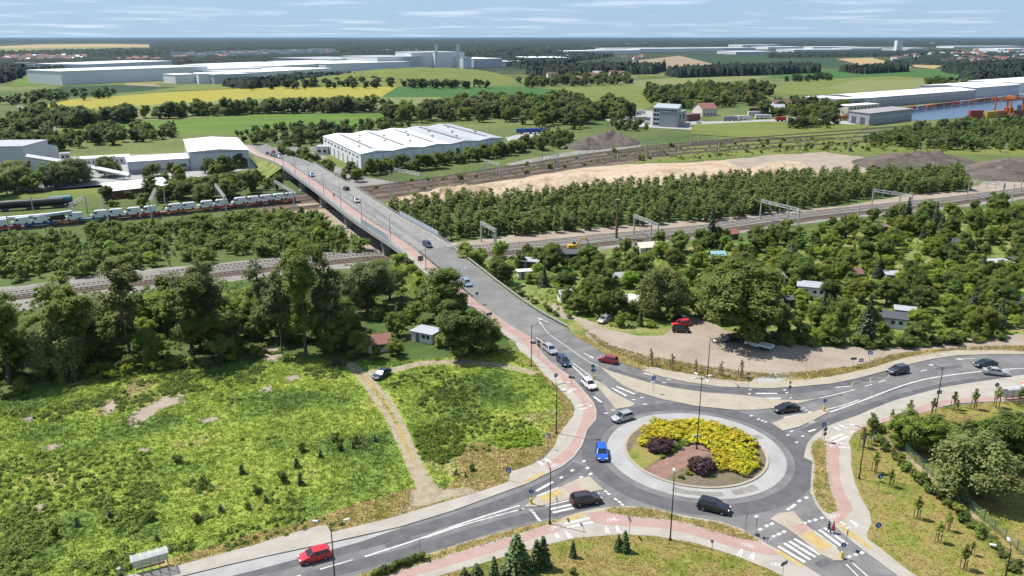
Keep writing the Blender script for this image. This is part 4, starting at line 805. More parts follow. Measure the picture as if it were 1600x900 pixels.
proto('thin', 'leaf_grey', 20, 2, 0.2, 'bark', rx=3.2, rzr=9.0, cz=10.6, nc=110, nl=60, leaf=0.3, cr=0.95, lo=0.3, lumps=11)
proto('young', 'leaf_thicket', 8, 4, 0.1, rx=1.75, rzr=3.7, cz=4.0, nc=66, nl=36, leaf=0.25, cr=0.5, lo=0.35, taper=0.4)
proto('distant', 'leaf_far', 12, 4, 0.3, rx=4.8, rzr=5.4, cz=5.6, nc=90, nl=20, leaf=0.8, cr=1.3, lo=0.55, lumps=8)
BUSH = {}
def bush(key, mat, h, variants, **k):
    BUSH[key] = (h, [crown_mesh(key + '_bush', mat, 300 + v * 13 + len(key), h, **k)[0] for v in range(variants)])
bush('bush', 'leaf_mid', 3, 3, rx=1.9, rzr=1.45, cz=1.5, nc=60, nl=48, leaf=0.2, cr=0.5, lo=0.55, lumps=5); bush('bush_dark', 'leaf_dark', 3, 2, rx=1.9, rzr=1.5, cz=1.5, nc=60, nl=48, leaf=0.2, cr=0.5, lo=0.55, lumps=5); bush('bush_fresh', 'leaf_fresh', 3, 2, rx=2.0, rzr=1.4, cz=1.4, nc=60, nl=48, leaf=0.19, cr=0.5, lo=0.55, lumps=5)
bush('bush_grey', 'leaf_grey', 3, 2, rx=2.0, rzr=1.4, cz=1.4, nc=60, nl=48, leaf=0.19, cr=0.5, lo=0.55, lumps=5); bush('bush_yellow', 'leaf_yellow', 1.6, 3, rx=1.25, rzr=0.72, cz=0.8, nc=34, nl=34, leaf=0.16, cr=0.36, lo=0.6); bush('bush_purple', 'leaf_purple', 2.2, 2, rx=1.7, rzr=1.05, cz=1.1, nc=60, nl=46, leaf=0.17, cr=0.42, lo=0.55)
bush('bush_lime', 'leaf_lime', 2.5, 2, rx=1.4, rzr=1.2, cz=1.2, nc=36, nl=34, leaf=0.2, cr=0.45, lo=0.55)
CON = {'spruce': (12, [conifer_mesh('spruce_crown', 'leaf_spruce', s, 12, 2.6, 26, 22, 0.42) for s in (1, 2)]), 'blue': (8, [conifer_mesh('blue_spruce_crown', 'leaf_blue', 3, 8, 2.0, 20, 20, 0.36)]),
       'thuja': (5, [conifer_mesh('thuja_crown', 'leaf_thuja', s, 5, 0.95, 26, 16, 0.24, 0.03, 0.6) for s in (4, 5)]), 'pinelet': (2, [conifer_mesh('pine_crown', 'leaf_thuja', s, 2, 0.6, 8, 8, 0.24, 0.05, 0.55) for s in (6, 7)]),
       'fatfir': (7, [conifer_mesh('fir_crown', 'leaf_thuja', 8, 7, 2.3, 22, 24, 0.34, 0.03, 0.7)])}
CTR = {k: MB().tube([(0, 0, -0.1), (0, 0, v[0] * 0.9)], [v[0] * 0.018, v[0] * 0.004], 6).mesh(k + '_trunk', 'bark') for k, v in CON.items()}
TR_RNG = random.Random(77)
def tree(key, x, y, h, label, cat='tree', group=None, name='tree', wide=1.0, z=0.0, v=None):
    r = TR_RNG
    if key in CON: h0, L = CON[key]; me = L[r.randrange(len(L)) if v is None else v]; tk = CTR[key]
    else: h0, L = PROTO[key]; me, tk = L[r.randrange(len(L)) if v is None else v]
    s = h / h0; e = empty(name, (x, y, z), r.uniform(0, 6.28), (s * wide, s * wide * r.uniform(0.92, 1.08), s)); tag(e, label, cat, group)
    inst('trunk', tk, e); inst('crown', me, e); return e
def shrub(key, x, y, h, label, cat='shrub', group=None, name='shrub', wide=1.0, z=0.0):
    r = TR_RNG; h0, L = BUSH[key]; s = h / h0; o = inst(name, L[r.randrange(len(L))], None, (x, y, z), r.uniform(0, 6.28), (s * wide, s * wide * r.uniform(0.85, 1.15), s)); return tag(o, label, cat, group)
def hb(px, pyb, pyt): return max(0.6, height_at(px, pyb, pyt))

# --- the roundabout planting
YB = [(420, 440), (420, 320), (480, 270), (700, 240), (850, 265), (960, 255), (1100, 295), (1180, 340), (1250, 430), (1300, 520), (1290, 610), (1200, 660), (1070, 690), (1010, 670), (1000, 510), (890, 420), (700, 390), (560, 360)]
yb_poly = ring([(920 + a / 5, 610 + b / 5 + 4) for a, b in YB])
for x, y in scatter(yb_poly, 110, 5, 0.75):
    shrub('bush_yellow', x, y, TR_RNG.uniform(0.9, 1.5), 'yellow flowering shrub in the crescent planted on the roundabout', 'shrub', 'yellow shrubs on the roundabout', 'yellow_shrub', 1.3, isl_h(x, y) - 0.05)
for k, (p, lb) in enumerate((((1032, 709), 'dark purple shrub clump by the yellow shrubs, behind the brick paving'), ((1096, 740), 'dark purple shrub clump in front of the yellow shrubs, beside the brick paving'))):
    x, y = G(*p); e = empty('purple_shrub', (x, y, isl_h(x, y) - 0.05)); tag(e, lb, 'shrub', 'purple shrubs on the roundabout')
    for a, b, s in ((0, 0, 0.95), (-0.9, 0.3, 0.8), (0.8, 0.4, 0.85), (0.2, -0.6, 0.75), (-0.3, 0.9, 0.8)): inst('foliage', BUSH['bush_purple'][1][k], e, (a, b, 0), a * 3, s)
for p, s in (((1060, 705), 0.9), ((1048, 712), 0.7), ((1070, 700), 0.8), ((1106, 702), 0.8), ((1112, 706), 0.7), ((1064, 750), 0.6), ((1075, 745), 0.7), ((1035, 720), 0.6)):
    x, y = G(*p); shrub('bush_fresh', x, y, s, 'low green plant at the edge of the roundabout planting', 'plant', 'low green plants on the roundabout', 'low_plant', 1.2, isl_h(x, y) - 0.03)
# --- conifers on the lawn at the bottom
for p, t, key, lb, w in (((808, 897), 833, 'fatfir', 'large broad green fir at the bottom edge of the picture', 1.15), ((848, 887), 838, 'thuja', 'taller of the two slim conifers beside the broad fir', 1.3), ((838, 889), 843, 'thuja', 'slim conifer squeezed between the broad fir and a taller one', 1.2),
        ((895, 871), 844, 'thuja', 'small lone slim conifer on the lawn behind the cycle path', 1.1), ((976, 862), 829, 'thuja', 'taller of two small conifers touching each other on the lawn', 1.2), ((966, 861), 835, 'thuja', 'shorter of two small conifers touching each other on the lawn', 1.2),
        ((772, 912), 870, 'thuja', 'slim conifer beside the broad fir on its road side', 1.2), ((745, 915), 880, 'fatfir', 'low wide conifer at the bottom edge beside the cycle path', 1.3), ((726, 916), 886, 'fatfir', 'lowest wide conifer at the bottom edge, farthest from the fir', 1.2)):
    x, y = G(*p); tree(key, x, y, hb(p[0], p[1], t), lb, 'conifer', None, 'conifer', w, 0.1)
x, y = G(893, 898); shrub('bush_grey', x, y, 0.9, 'low grey green shrub at the bottom edge of the lawn', name='shrub', z=0.1)
# --- young pines and dark weeds on the meadow
PIN = [((527, 690), 676), ((501, 715), 700), ((442, 752), 733), ((470, 757), 735), ((475, 705), 690), ((463, 730), 712), ((558, 692), 678), ((586, 690), 677), ((532, 702), 690), ((378, 740), 722), ((320, 760), 742), ((172, 812), 795), ((240, 812), 797), ((120, 822), 805), ((310, 815), 800), ((345, 800), 785), ((400, 770), 756), ((415, 785), 772), ((713, 742), 733), ((727, 745), 736), ((740, 735), 724), ((552, 700), 686), ((84, 840), 822), ((20, 870), 855), ((275, 722), 708), ((245, 845), 832), ((390, 795), 783)]
for i, (p, t) in enumerate(PIN):
    x, y = G(*p); h = hb(p[0], p[1], t) * 0.95
    if i % 2: tree('pinelet', x, y, h, 'young dark pine growing among the meadow weeds', 'pine', 'young pines in the meadow', 'young_pine', TR_RNG.uniform(0.9, 1.3))
    else: shrub('bush_dark', x, y, h, 'dark round shrub growing among the meadow weeds', 'shrub', 'dark shrubs in the meadow', 'meadow_shrub', TR_RNG.uniform(0.6, 1.0))
# --- saplings with stakes
SAPM, SAPC = [], crown_mesh('sapling_crown', 'leaf_mid', 5, 3.2, rx=0.5, rzr=1.2, cz=2.2, nc=22, nl=14, leaf=0.17, cr=0.25, lo=0.3, taper=0.5)[0]
SAPB = crown_mesh('sapling_crown', 'leaf_autumn', 6, 3.2, rx=0.4, rzr=1.3, cz=2.0, nc=16, nl=8, leaf=0.15, cr=0.25, lo=0.3, taper=0.4)[0]
SAPT = MB().tube([(0, 0, 0), (0.03, 0, 1.6), (0, 0.02, 3.1)], [0.045, 0.035, 0.012], 6).mesh('sapling_trunk', 'bark'); STK = MB().box((0, 0, 0.75), (0.09, 0.09, 1.5)).mesh('stake', 'stake')
def sapling(p, h, label, group, bare=False):
    x, y = G(*p); s = h / 3.2; e = empty('sapling', (x, y, 0.08), TR_RNG.uniform(0, 6), s); tag(e, label, 'sapling', group); inst('trunk', SAPT, e); inst('crown', SAPB if bare else SAPC, e)
    for a in (0, 2.1, 4.2): inst('stake', STK, e, (0.38 * math.cos(a), 0.38 * math.sin(a), 0))
for p, t in (((1017, 571), 540), ((1050, 577), 548), ((1087, 582), 558), ((1126, 587), 560), ((1157, 590), 556)): sapling(p, hb(p[0], p[1], t) * 0.9, 'thin staked sapling in the dry strip beside the dirt yard', 'saplings beside the dirt yard', True)
for p, t in (((1366, 739), 706), ((1391, 761), 734), ((1432, 811), 776), ((1465, 848), 815), ((1480, 830), 800), ((1505, 890), 852), ((1518, 868), 846), ((1347, 700), 668), ((1357, 695), 670)): sapling(p, hb(p[0], p[1], t), 'staked sapling standing on the dry lawn beside the footpath', 'saplings on the dry lawn')
for p, t in (((1393, 660), 640), ((1420, 655), 625), ((1457, 648), 622), ((1489, 640), 612), ((1494, 645), 625), ((1521, 640), 608), ((1556, 637), 604), ((1592, 635), 605)): sapling(p, hb(p[0], p[1], t), 'staked sapling in the grass between the road and the hedge', 'saplings along the eastern road')

# --- hand placed trees
def T(key, px, pyb, pyt, label, w=1.0, name='tree', cat='tree', v=None):
    x, y = G(px, pyb); return tree(key, x, y, hb(px, pyb, pyt), label, cat, None, name, w, 0.0, v)
T('silver', 1533, 778, 683, 'broad grey green tree casting shade on the lawn by the green fence', 1.15)
T('broad', 1435, 708, 636, 'round bright green tree at the corner of the footpath', 1.25, v=0); T('broad', 1405, 696, 645, 'smaller green tree beside the round one at the footpath corner', 1.1, v=1)
T('dense', 1590, 730, 640, 'dark tree at the right edge behind the grey green tree', 1.3); T('dense', 1630, 720, 640, 'dark tree cut by the right edge of the picture', 1.2)
for i, (px, py) in enumerate(((1470, 705), (1490, 700), (1512, 697), (1535, 692), (1558, 690), (1580, 684), (1600, 680), (1622, 676))):
    x, y = G(px, py); shrub('bush_dark', x, y, TR_RNG.uniform(3.0, 4.2), 'dark hedge bush in the row behind the lawn tree', 'bush', 'dark hedge behind the lawn tree', 'hedge_bush', 1.25)
x, y = G(1366, 672); shrub('bush_dark', x, y, 3.0, 'dark bush at the corner of the eastern footpath', name='shrub', wide=0.8)
T('dense', 1160, 534, 412, 'big dark round tree shading the parked pickup', 1.25, v=0); T('dense', 1110, 497, 430, 'dark tree at the inner corner of the dirt yard', 1.1, v=1)
T('silver', 1043, 494, 418, 'wide grey green tree behind the red parked car', 1.0, v=1); T('broad', 960, 493, 450, 'green tree behind the parked silver car', 1.2); T('broad', 905, 490, 455, 'green tree beside the ramp and the white shed', 1.2)
T('spruce', 1352, 538, 458, 'dark spruce with a broad foot above the dirt yard', 1.05); T('spruce', 1284, 500, 455, 'dark spruce in front of the white garden house', 0.9)
T('spruce', 1110, 384, 322, 'tall dark spruce beside the railway tracks', 0.9, 'spruce'); T('spruce', 1459, 363, 314, 'pointed dark spruce near the railway on the garden side', 0.9); T('blue', 1236, 412, 377, 'blue grey spruce among the garden trees', 1.0); T('thuja', 1408, 350, 325, 'slim dark conifer near the railway in the gardens', 1.4)
T('spruce', 1517, 500, 447, 'dark conifer in the gardens towards the right edge', 1.1); T('thuja', 1100, 460, 425, 'pair-like slim dark conifer behind the big yard tree', 1.6); T('thuja', 622, 505, 472, 'slim black green conifer in the near gardens', 1.3)
T('broad', 738, 425, 377, 'bright green tree right beside the bridge ramp', 1.3, v=2); T('broad', 785, 445, 398, 'green tree beside the ramp behind the first one', 1.2)
T('dense', 692, 500, 421, 'big bright tree left of the ramp by the passing car', 1.3, v=1); T('dense', 725, 556, 480, 'round tree left of the ramp above the meadow', 1.35, v=0); T('broad', 760, 553, 497, 'tree at the foot of the ramp by the pavement', 1.2, v=0)
for px, b, t, lb, key, w in ((478, 556, 372, 'tallest tree in the middle of the left wood', 'tall', 0.8), (440, 552, 405, 'tall open tree beside the tallest one in the left wood', 'thin', 0.9), (515, 548, 392, 'tall open tree on the ramp side of the tallest one', 'thin', 1.0), (412, 532, 395, 'bare lower trunk tree beside the dark garden hut', 'thin', 0.8), (508, 552, 430, 'pale birch-like trunk tree at the track gate', 'thin', 0.7),
        (205, 560, 385, 'tall grey green tree at the left of the wood', 'thin', 1.1), (330, 545, 395, 'tall thin tree with open crown in the left wood', 'thin', 1.0), (15, 600, 430, 'tall tree at the left edge of the picture', 'tall', 1.0), (575, 488, 412, 'silvery round tree behind the near gardens', 'silver', 1.1), (92, 492, 455, 'small dark spruce beside the grey gable roof', 'spruce', 0.9)):
    T(key, px, b, t, lb, w)
# --- scattered trees of the woods and gardens
PLANTED = []
FNAME = {'distant': 'field_tree', 'broad': 'hedgerow_tree', 'silver': 'pale_tree'}
KNAME = {'broad': 'leafy_tree', 'dense': 'dark_tree', 'fresh': 'small_tree', 'tall': 'tall_tree', 'silver': 'silver_tree', 'young': 'young_tree', 'distant': 'belt_tree', 'thuja': 'garden_conifer', 'spruce': 'spruce_tree'}
def grove(poly, n, seed, mind, kinds, label, group, name='tree', cat='tree', avoid=(), z=0.0):
    """kinds: (weight, key, hmin, hmax, words)"""
    r = random.Random(seed); P = scatter(ring(poly), n, seed, mind, avoid); tot = sum(k[0] for k in kinds)
    for x, y in P:
        t = r.uniform(0, tot); a = 0
        for k in kinds:
            a += k[0]
            if t <= a: break
        h = r.uniform(k[2], k[3]); g = f'{k[4]}s {group}'; lb = f'{k[4]} {label}'
        nm = (FNAME if group == label else KNAME).get(k[1], name) if not k[4].endswith('fruit tree') else 'fruit_tree'
        if k[1] in BUSH: nm = 'garden_bush' if 'garden' in k[4] else ('bush' if 'rough' in label or 'masts' in label else 'scrub_bush')
        o = shrub(k[1], x, y, h, lb, 'shrub', g, nm, r.uniform(0.9, 1.35), z) if k[1] in BUSH else tree(k[1], x, y, h, lb, cat, g, nm, r.uniform(0.95, 1.3), z)
        PLANTED.append((o, k[4], lb))
RAMP_AVOID = [road_at(s, -16)[:2] for s in range(-30, 70, 10)] + [road_at(s, 11)[:2] for s in range(60, -40, -10)]
WOODBACK = [(0, 572), (150, 540), (260, 520), (400, 495), (520, 470), (560, 460), (560, 430), (300, 445), (0, 480)]
def rz(L): return ring(L)
SHEDS = [(438, 470, 9), (590, 540, 7), (667, 530, 8), (95, 492, 8), (885, 468, 6), (982, 476, 9), (830, 418, 7), (820, 432, 5), (893, 403, 9), (1012, 392, 8), (1200, 440, 9), (1268, 456, 10), (1388, 504, 9), (1412, 494, 7), (1365, 358, 9), (1398, 436, 7), (1560, 418, 8), (1592, 414, 7), (1120, 402, 6), (1142, 368, 5), (1300, 470, 4), (1330, 432, 5), (1470, 440, 5), (1575, 470, 5), (960, 440, 6), (1500, 385, 6), (1160, 420, 5), (1240, 475, 5), (1440, 470, 5)]
SHED_AV = []
for px, py, rr in SHEDS:
    cx, cy = G(px, py); SHED_AV.append([(cx + rr * 0.46 * math.cos(a * 0.785), cy - 1.6 + rr * 0.5 * math.sin(a * 0.785)) for a in range(8)])
grove([(0, 612), (60, 600), (140, 588), (250, 572), (330, 566), (405, 540), (430, 520), (380, 500), (250, 510), (100, 535), (0, 560), (-150, 570), (-150, 630)], 42, 21, 4.4, [(2, 'dense', 7, 12, 'dark leafy tree'), (4, 'broad', 7, 13, 'green leafy tree'), (4.5, 'fresh', 6, 11, 'bright green small tree'), (1, 'silver', 8, 12, 'grey green tree'), (1.5, 'tall', 14, 20, 'tall leafy tree')], 'in the front row of the left wood', 'in the front of the left wood', avoid=SHED_AV)
grove([(-150, 580), (0, 560), (100, 535), (250, 510), (380, 500), (430, 515), (540, 500), (620, 470), (600, 448), (450, 468), (300, 492), (120, 520), (-150, 545)], 50, 22, 4.4, [(2, 'dense', 5, 9, 'dark leafy tree'), (4, 'broad', 5, 9, 'green leafy tree'), (3, 'fresh', 4, 8, 'bright green small tree'), (0.7, 'tall', 12, 16, 'tall leafy tree'), (3, 'bush', 2.5, 4, 'low green bush')], 'deep inside the left wood', 'deep in the left wood', avoid=SHED_AV)
grove([(430, 552), (540, 550), (560, 500), (440, 500)], 10, 23, 3.5, [(2, 'dense', 8, 12, 'dark leafy tree'), (2, 'bush', 2, 3.5, 'low green bush')], 'under the tallest trees of the left wood', 'under the tallest trees')
grove([(550, 566), (640, 560), (700, 545), (760, 556), (790, 548), (740, 500), (640, 470), (560, 490)], 34, 24, 3.4, [(3, 'broad', 4, 7, 'green fruit tree'), (2, 'fresh', 3, 5, 'bright green fruit tree'), (4, 'bush', 1.5, 3, 'green garden bush'), (1, 'bush_grey', 1.5, 2.5, 'grey green garden bush')], 'in the garden plots left of the ramp', 'left of the ramp', avoid=SHED_AV + [RAMP_AVOID])
GARD_F = [(870, 470), (1000, 460), (1200, 440), (1400, 425), (1640, 400), (1700, 515), (1575, 522), (1512, 529), (1450, 536), (1375, 541), (1300, 536), (1200, 528), (1137, 514), (1095, 494), (1075, 492), (1050, 508), (1000, 518), (960, 510), (925, 498)]
KG = [(3, 'broad', 4, 7.5, 'green fruit tree'), (3.4, 'fresh', 3, 5.5, 'bright green fruit tree'), (2, 'dense', 4, 8, 'dark leafy tree'), (3.4, 'bush', 1.6, 3.4, 'green garden bush'), (2.6, 'bush_fresh', 1.3, 2.4, 'bright green garden bush'), (0.9, 'bush_grey', 1.3, 2.4, 'grey green garden bush'), (1.3, 'bush_lime', 1.2, 2.2, 'yellow green garden bush'), (0.5, 'thuja', 2.5, 5, 'slim garden conifer'), (0.25, 'spruce', 6, 10, 'dark garden spruce')]
grove(GARD_F, 300, 25, 2.3, KG, 'in the front garden plots by the dirt yard', 'in the front garden plots', avoid=SHED_AV)
grove([(760, 398), (900, 402), (1050, 387), (1180, 370), (1300, 352), (1450, 336), (1660, 312), (1660, 398), (1400, 423), (1200, 438), (1000, 458), (870, 468), (800, 440)], 340, 26, 2.9, KG, 'in the back garden plots along the railway', 'in the back garden plots', avoid=SHED_AV + [RAMP_AVOID])
grove([(-150, 640), (0, 626), (130, 598), (300, 577), (410, 556), (420, 544), (300, 562), (130, 582), (0, 606), (-150, 622)], 80, 27, 2.0, [(3, 'bush', 1.2, 3, 'low green bush'), (3, 'bush_fresh', 1, 2.4, 'low bright green bush'), (1, 'bush_grey', 1, 2.2, 'low grey green bush'), (1, 'bush_dark', 1.5, 3, 'low dark bush')], 'along the meadow edge of the left wood', 'along the meadow edge of the left wood')
# hedge in front of the gardens and along the ramp
for i in range(22):
    px = 1200 + i * 17; py = 537 + 4 * math.sin(i / 22 * 3.14) - max(0, (i - 12)) * 0.9; x, y = G(px, py); shrub('bush_dark', x, y, TR_RNG.uniform(1.9, 2.8), 'dark bush in the hedge between dirt yard and gardens', 'bush', 'dark hedge between dirt yard and gardens', 'hedge_bush', 1.2)
for i in range(8):
    x, y = G(922 + (i % 4) * 6 if i < 4 else 950 + (i - 4) * 14, 452 if i < 4 else 449 - (i - 4) * 2.5); shrub('bush_dark', x, y, 2.6, 'dark bush in the clipped hedge behind the white tent', 'bush', 'clipped hedge behind the white tent', 'hedge_bush', 1.0)
for i in range(16):
    s = 6 + i * 3.6; q = road_at(s, 8.2 + TR_RNG.uniform(0, 2.5)); shrub(TR_RNG.choice(['bush', 'bush_fresh', 'bush_grey']), q[0], q[1], TR_RNG.uniform(0.8, 1.8), 'low bush on the grassy slope beside the ramp guard rail', 'shrub', 'low bushes beside the ramp guard rail', 'shrub', 1.2, max(0, q[2] - 2.2))
for i in range(40):
    s = TR_RNG.uniform(22, 60); z = rz_s(s); f = TR_RNG.random(); q = road_at(s, -(9.6 + f * 1.5 * z)); shrub(TR_RNG.choice(['bush_lime', 'bush_fresh', 'bush', 'bush_grey']), q[0], q[1], TR_RNG.uniform(0.9, 2.2), 'yellowish green bush on the ramp slope beside the left wood', 'shrub', 'bushes on the ramp slope by the left wood', 'slope_bush', 1.15, max(0, z * (1 - f) - 0.2))
# --- thicket of young trees between sand and railway
TH = [(600, 332), (690, 312), (800, 312), (900, 300), (1100, 285), (1300, 276), (1500, 269), (1512, 298), (1400, 305), (1300, 320), (1150, 342), (1000, 353), (800, 369), (690, 376), (640, 365)]
th_front = [(690, 377), (800, 370), (1000, 354), (1150, 343), (1300, 321), (1400, 306), (1512, 299), (1510, 291), (1400, 297), (1300, 309), (1150, 330), (1000, 341), (800, 355), (680, 362)]
for x, y in scatter(ring(th_front), 200, 31, 2.1): tree('young', x, y, TR_RNG.uniform(4.6, 7.2), 'slim young tree in the front rows of the dense thicket', 'tree', 'front rows of the dense thicket', 'young_tree', TR_RNG.uniform(1.0, 1.35))
def stuff_plants(name, pts, keys, hs, label, wide=(1.1, 1.5), seed=1, z=0.0, cat='thicket'):
    """one mass of plants: copies of the crowns joined into one mesh"""
    r = np.random.RandomState(seed); Vs, Fs, n0 = [], [], 0; base = []
    for k in keys:
        L = PROTO[k][1] if k in PROTO else [(a, None) for a in BUSH[k][1]]; h0 = PROTO[k][0] if k in PROTO else BUSH[k][0]
        for me in L:
            co = np.empty(len(me[0].vertices) * 3, np.float32); me[0].vertices.foreach_get('co', co); base.append((co.reshape(-1, 3), h0, me[0].materials[0].name))
    for x, y in pts:
        co, h0, mt = base[r.randint(len(base))]; nq = len(co) // 4; sel = r.permutation(nq)[:int(nq * stuff_plants.keep)]; Q = co.reshape(-1, 4, 3)[sel]; c = Q.mean(1, keepdims=True); Q = c + (Q - c) * stuff_plants.grow
        s = r.uniform(*hs) / h0; w = s * r.uniform(*wide); a = r.rand() * 6.28; ca, sa = math.cos(a), math.sin(a); Q = Q.reshape(-1, 3)
        Vs.append(np.stack([x + (Q[:, 0] * ca - Q[:, 1] * sa) * w, y + (Q[:, 0] * sa + Q[:, 1] * ca) * w, z + Q[:, 2] * s], 1))
    V = np.concatenate(Vs); Fq = np.arange(len(V)).reshape(-1, 4); me = npmesh(name, V, Fq, base[0][2]); o = inst(name, me); return tag(o, label, cat, None, 'stuff')
stuff_plants.keep, stuff_plants.grow = 0.2, 1.55
stuff_plants('thicket', scatter(ring(TH), 820, 32, 1.9), ['young'], (4.8, 7.2), 'dense mass of young trees filling the strip between sand lot and railway', (1.2, 1.7), 3)
stuff_plants.keep, stuff_plants.grow = 0.1, 2.2
stuff_plants('thicket', scatter(ring([(1345, 224), (1420, 206), (1500, 199), (1660, 192), (1720, 212), (1660, 238), (1500, 234), (1400, 232)]), 420, 36, 3.0), ['young'], (4, 7), 'dense green belt of young trees in front of the dock', (1.5, 2.2), 6)
stuff_plants.keep, stuff_plants.grow = 0.2, 1.55
# --- left thicket below the train
LT = [(-120, 392), (0, 375), (120, 365), (240, 354), (350, 344), (440, 334), (505, 344), (548, 368), (572, 394), (420, 404), (250, 418), (120, 435), (0, 446), (-120, 455)]
stuff_plants('thicket', scatter(ring(LT), 500, 33, 2.3), ['bush', 'young'], (2.2, 4.2), 'dense green scrub filling the strip below the train of vans', (1.0, 1.4), 4)
grove(LT, 150, 34, 3.6, [(4, 'young', 3, 5.5, 'slim young tree'), (4, 'bush', 2.0, 3.6, 'broad green bush'), (1.6, 'bush_grey', 2, 3.2, 'grey green bush'), (1.3, 'fresh', 3.2, 5, 'bright green small tree'), (0.5, 'broad', 4, 6, 'green leafy tree')], 'in the scrub below the train', 'in the scrub below the train')
# --- behind the train, around the works
KB = [(3, 'broad', 6, 10, 'green leafy tree'), (2, 'dense', 6, 10, 'dark leafy tree'), (2, 'silver', 5, 8, 'grey green tree'), (3, 'bush', 2.5, 4.5, 'green bush')]
grove([(145, 330), (250, 322), (350, 316), (430, 306), (440, 292), (400, 280), (330, 296), (270, 300), (170, 312)], 46, 35, 5, KB, 'between the train of vans and the works', 'behind the train of vans', avoid=[ring([(160, 310), (275, 298), (275, 278), (160, 285)])])
grove([(-60, 318), (60, 300), (180, 284), (180, 270), (60, 280), (-60, 298)], 22, 36, 6, [(3, 'silver', 8, 12, 'grey green tree'), (2, 'broad', 8, 11, 'green leafy tree')], 'in the row in front of the works at the left edge', 'in front of the works')
grove([(220, 283), (330, 280), (395, 268), (380, 262), (300, 272), (220, 275)], 12, 37, 5, KB, 'in front of the large works hall', 'in front of the large works hall')
grove([(0, 245), (100, 235), (190, 226), (280, 216), (280, 205), (180, 208), (80, 218), (0, 222)], 90, 38, 5, [(3, 'distant', 6, 10, 'round dark tree'), (2, 'broad', 6, 9, 'green leafy tree')], 'in the belt behind the works', 'behind the works')
grove([(380, 228), (500, 232), (520, 215), (640, 200), (620, 192), (500, 200), (400, 206), (370, 212)], 110, 39, 4.5, [(3, 'distant', 4, 8, 'round dark tree'), (2, 'broad', 4, 7.5, 'green leafy tree')], 'between the bridge end and the green field', 'between the bridge end and the green field')
grove([(440, 240), (500, 262), (530, 285), (520, 288), (490, 270), (445, 248)], 16, 40, 4, [(3, 'broad', 5, 9, 'green leafy tree'), (1, 'dense', 5, 8, 'dark leafy tree')], 'along the far end of the bridge', 'along the far bridge end')
grove([(520, 286), (560, 284), (575, 274), (640, 268), (700, 262), (800, 243), (880, 232), (900, 222), (870, 214), (800, 236), (700, 254), (640, 260), (575, 270)], 120, 41, 3.6, [(4, 'broad', 6, 9.5, 'green leafy tree'), (2, 'young', 6, 9, 'slim young tree'), (2, 'dense', 5, 8, 'dark leafy tree'), (2, 'bush', 2, 4, 'green bush')], 'in front of the white warehouse', 'in front of the white warehouse')
grove([(560, 295), (700, 275), (830, 258), (960, 238), (1080, 226), (1250, 215), (1340, 228), (1250, 238), (1080, 250), (960, 255), (800, 276), (640, 300)], 60, 42, 6, [(4, 'bush', 1.2, 3, 'low green bush'), (2, 'bush_grey', 1.2, 2.5, 'low grey green bush')], 'in the rough grass between the railway masts', 'between the railway masts')
grove([(1340, 225), (1420, 205), (1500, 195), (1640, 190), (1700, 215), (1640, 240), (1500, 236), (1400, 236)], 130, 43, 6, [(4, 'young', 6, 9, 'slim young tree'), (3, 'distant', 6, 9, 'round dark tree'), (2, 'bush', 2.5, 4.5, 'green bush')], 'in the green belt in front of the dock', 'in front of the dock')
grove([(1150, 232), (1340, 222), (1400, 238), (1250, 236)], 24, 44, 7, [(3, 'bush', 1.5, 3, 'low green bush')], 'in the grass beyond the gravel heaps', 'beyond the gravel heaps')
# --- tree lines among the fields
KD = [(1, 'distant', 9, 15, 'round dark tree')]
def fmass(poly, n, seed, lab, h=(9, 15), mind=7):
    stuff_plants.keep, stuff_plants.grow = 0.3, 1.7
    stuff_plants('distant_wood', scatter(ring(poly), n, seed, mind), ['distant'], h, 'far dark wood ' + lab, (1.0, 1.3), seed, cat='wood')
def fline(poly, n, seed, lab, h=(9, 15), mind=5): grove(poly, n, seed, mind, [(1.5, 'distant', h[0], h[1], 'round dark tree'), (1.3, 'broad', h[0] * 0.8, h[1] * 0.9, 'green leafy tree'), (0.6, 'silver', h[0] * 0.7, h[1] * 0.75, 'grey green tree')], lab, lab)
fline([(85, 198), (95, 190), (200, 186), (205, 192), (120, 200)], 34, 51, 'in the row at the left end of the green field', (11, 15)); fline([(225, 184), (300, 178), (420, 173), (560, 171), (590, 175), (420, 178), (300, 183), (230, 188)], 110, 52, 'in the row between the yellow and the green field', (8, 16))
fline([(590, 180), (700, 170), (800, 160), (900, 160), (940, 180), (900, 205), (840, 200), (800, 192), (700, 192), (620, 192)], 170, 53, 'in the wood behind the white warehouse', (10, 17)); fline([(0, 200), (60, 175), (90, 170), (95, 182), (85, 205), (0, 225)], 80, 54, 'beside the curving farm track', (6, 11))
fmass([(0, 160), (60, 150), (180, 146), (185, 152), (90, 160), (0, 172)], 40, 55, 'along the far edge of the yellow field', (6, 11)); fmass([(350, 139), (440, 130), (500, 127), (640, 132), (700, 134), (640, 138), (400, 141)], 80, 56, 'at the foot of the grassy embankment', (7, 12), 9)
fmass([(640, 136), (760, 134), (770, 138), (640, 140)], 24, 57, 'between the embankment and the dark green field', (8, 12), 9); fline([(1000, 148), (1080, 142), (1180, 138), (1210, 150), (1180, 165), (1090, 172), (1020, 168)], 150, 58, 'in the wood behind the grey office block', (10, 16))
fline([(1180, 172), (1300, 162), (1320, 172), (1300, 190), (1200, 184)], 80, 59, 'beside the long grey shed', (8, 13)); fline([(900, 178), (960, 168), (1000, 172), (980, 190), (920, 190)], 50, 60, 'left of the truck yard', (9, 15))
fmass([(800, 128), (880, 122), (980, 122), (990, 132), (880, 136), (820, 138)], 70, 61, 'around the farm behind the dark green field', (9, 14), 9); fmass([(1215, 128), (1290, 120), (1300, 126), (1230, 130)], 24, 62, 'standing in the far pale field', (8, 12), 9)
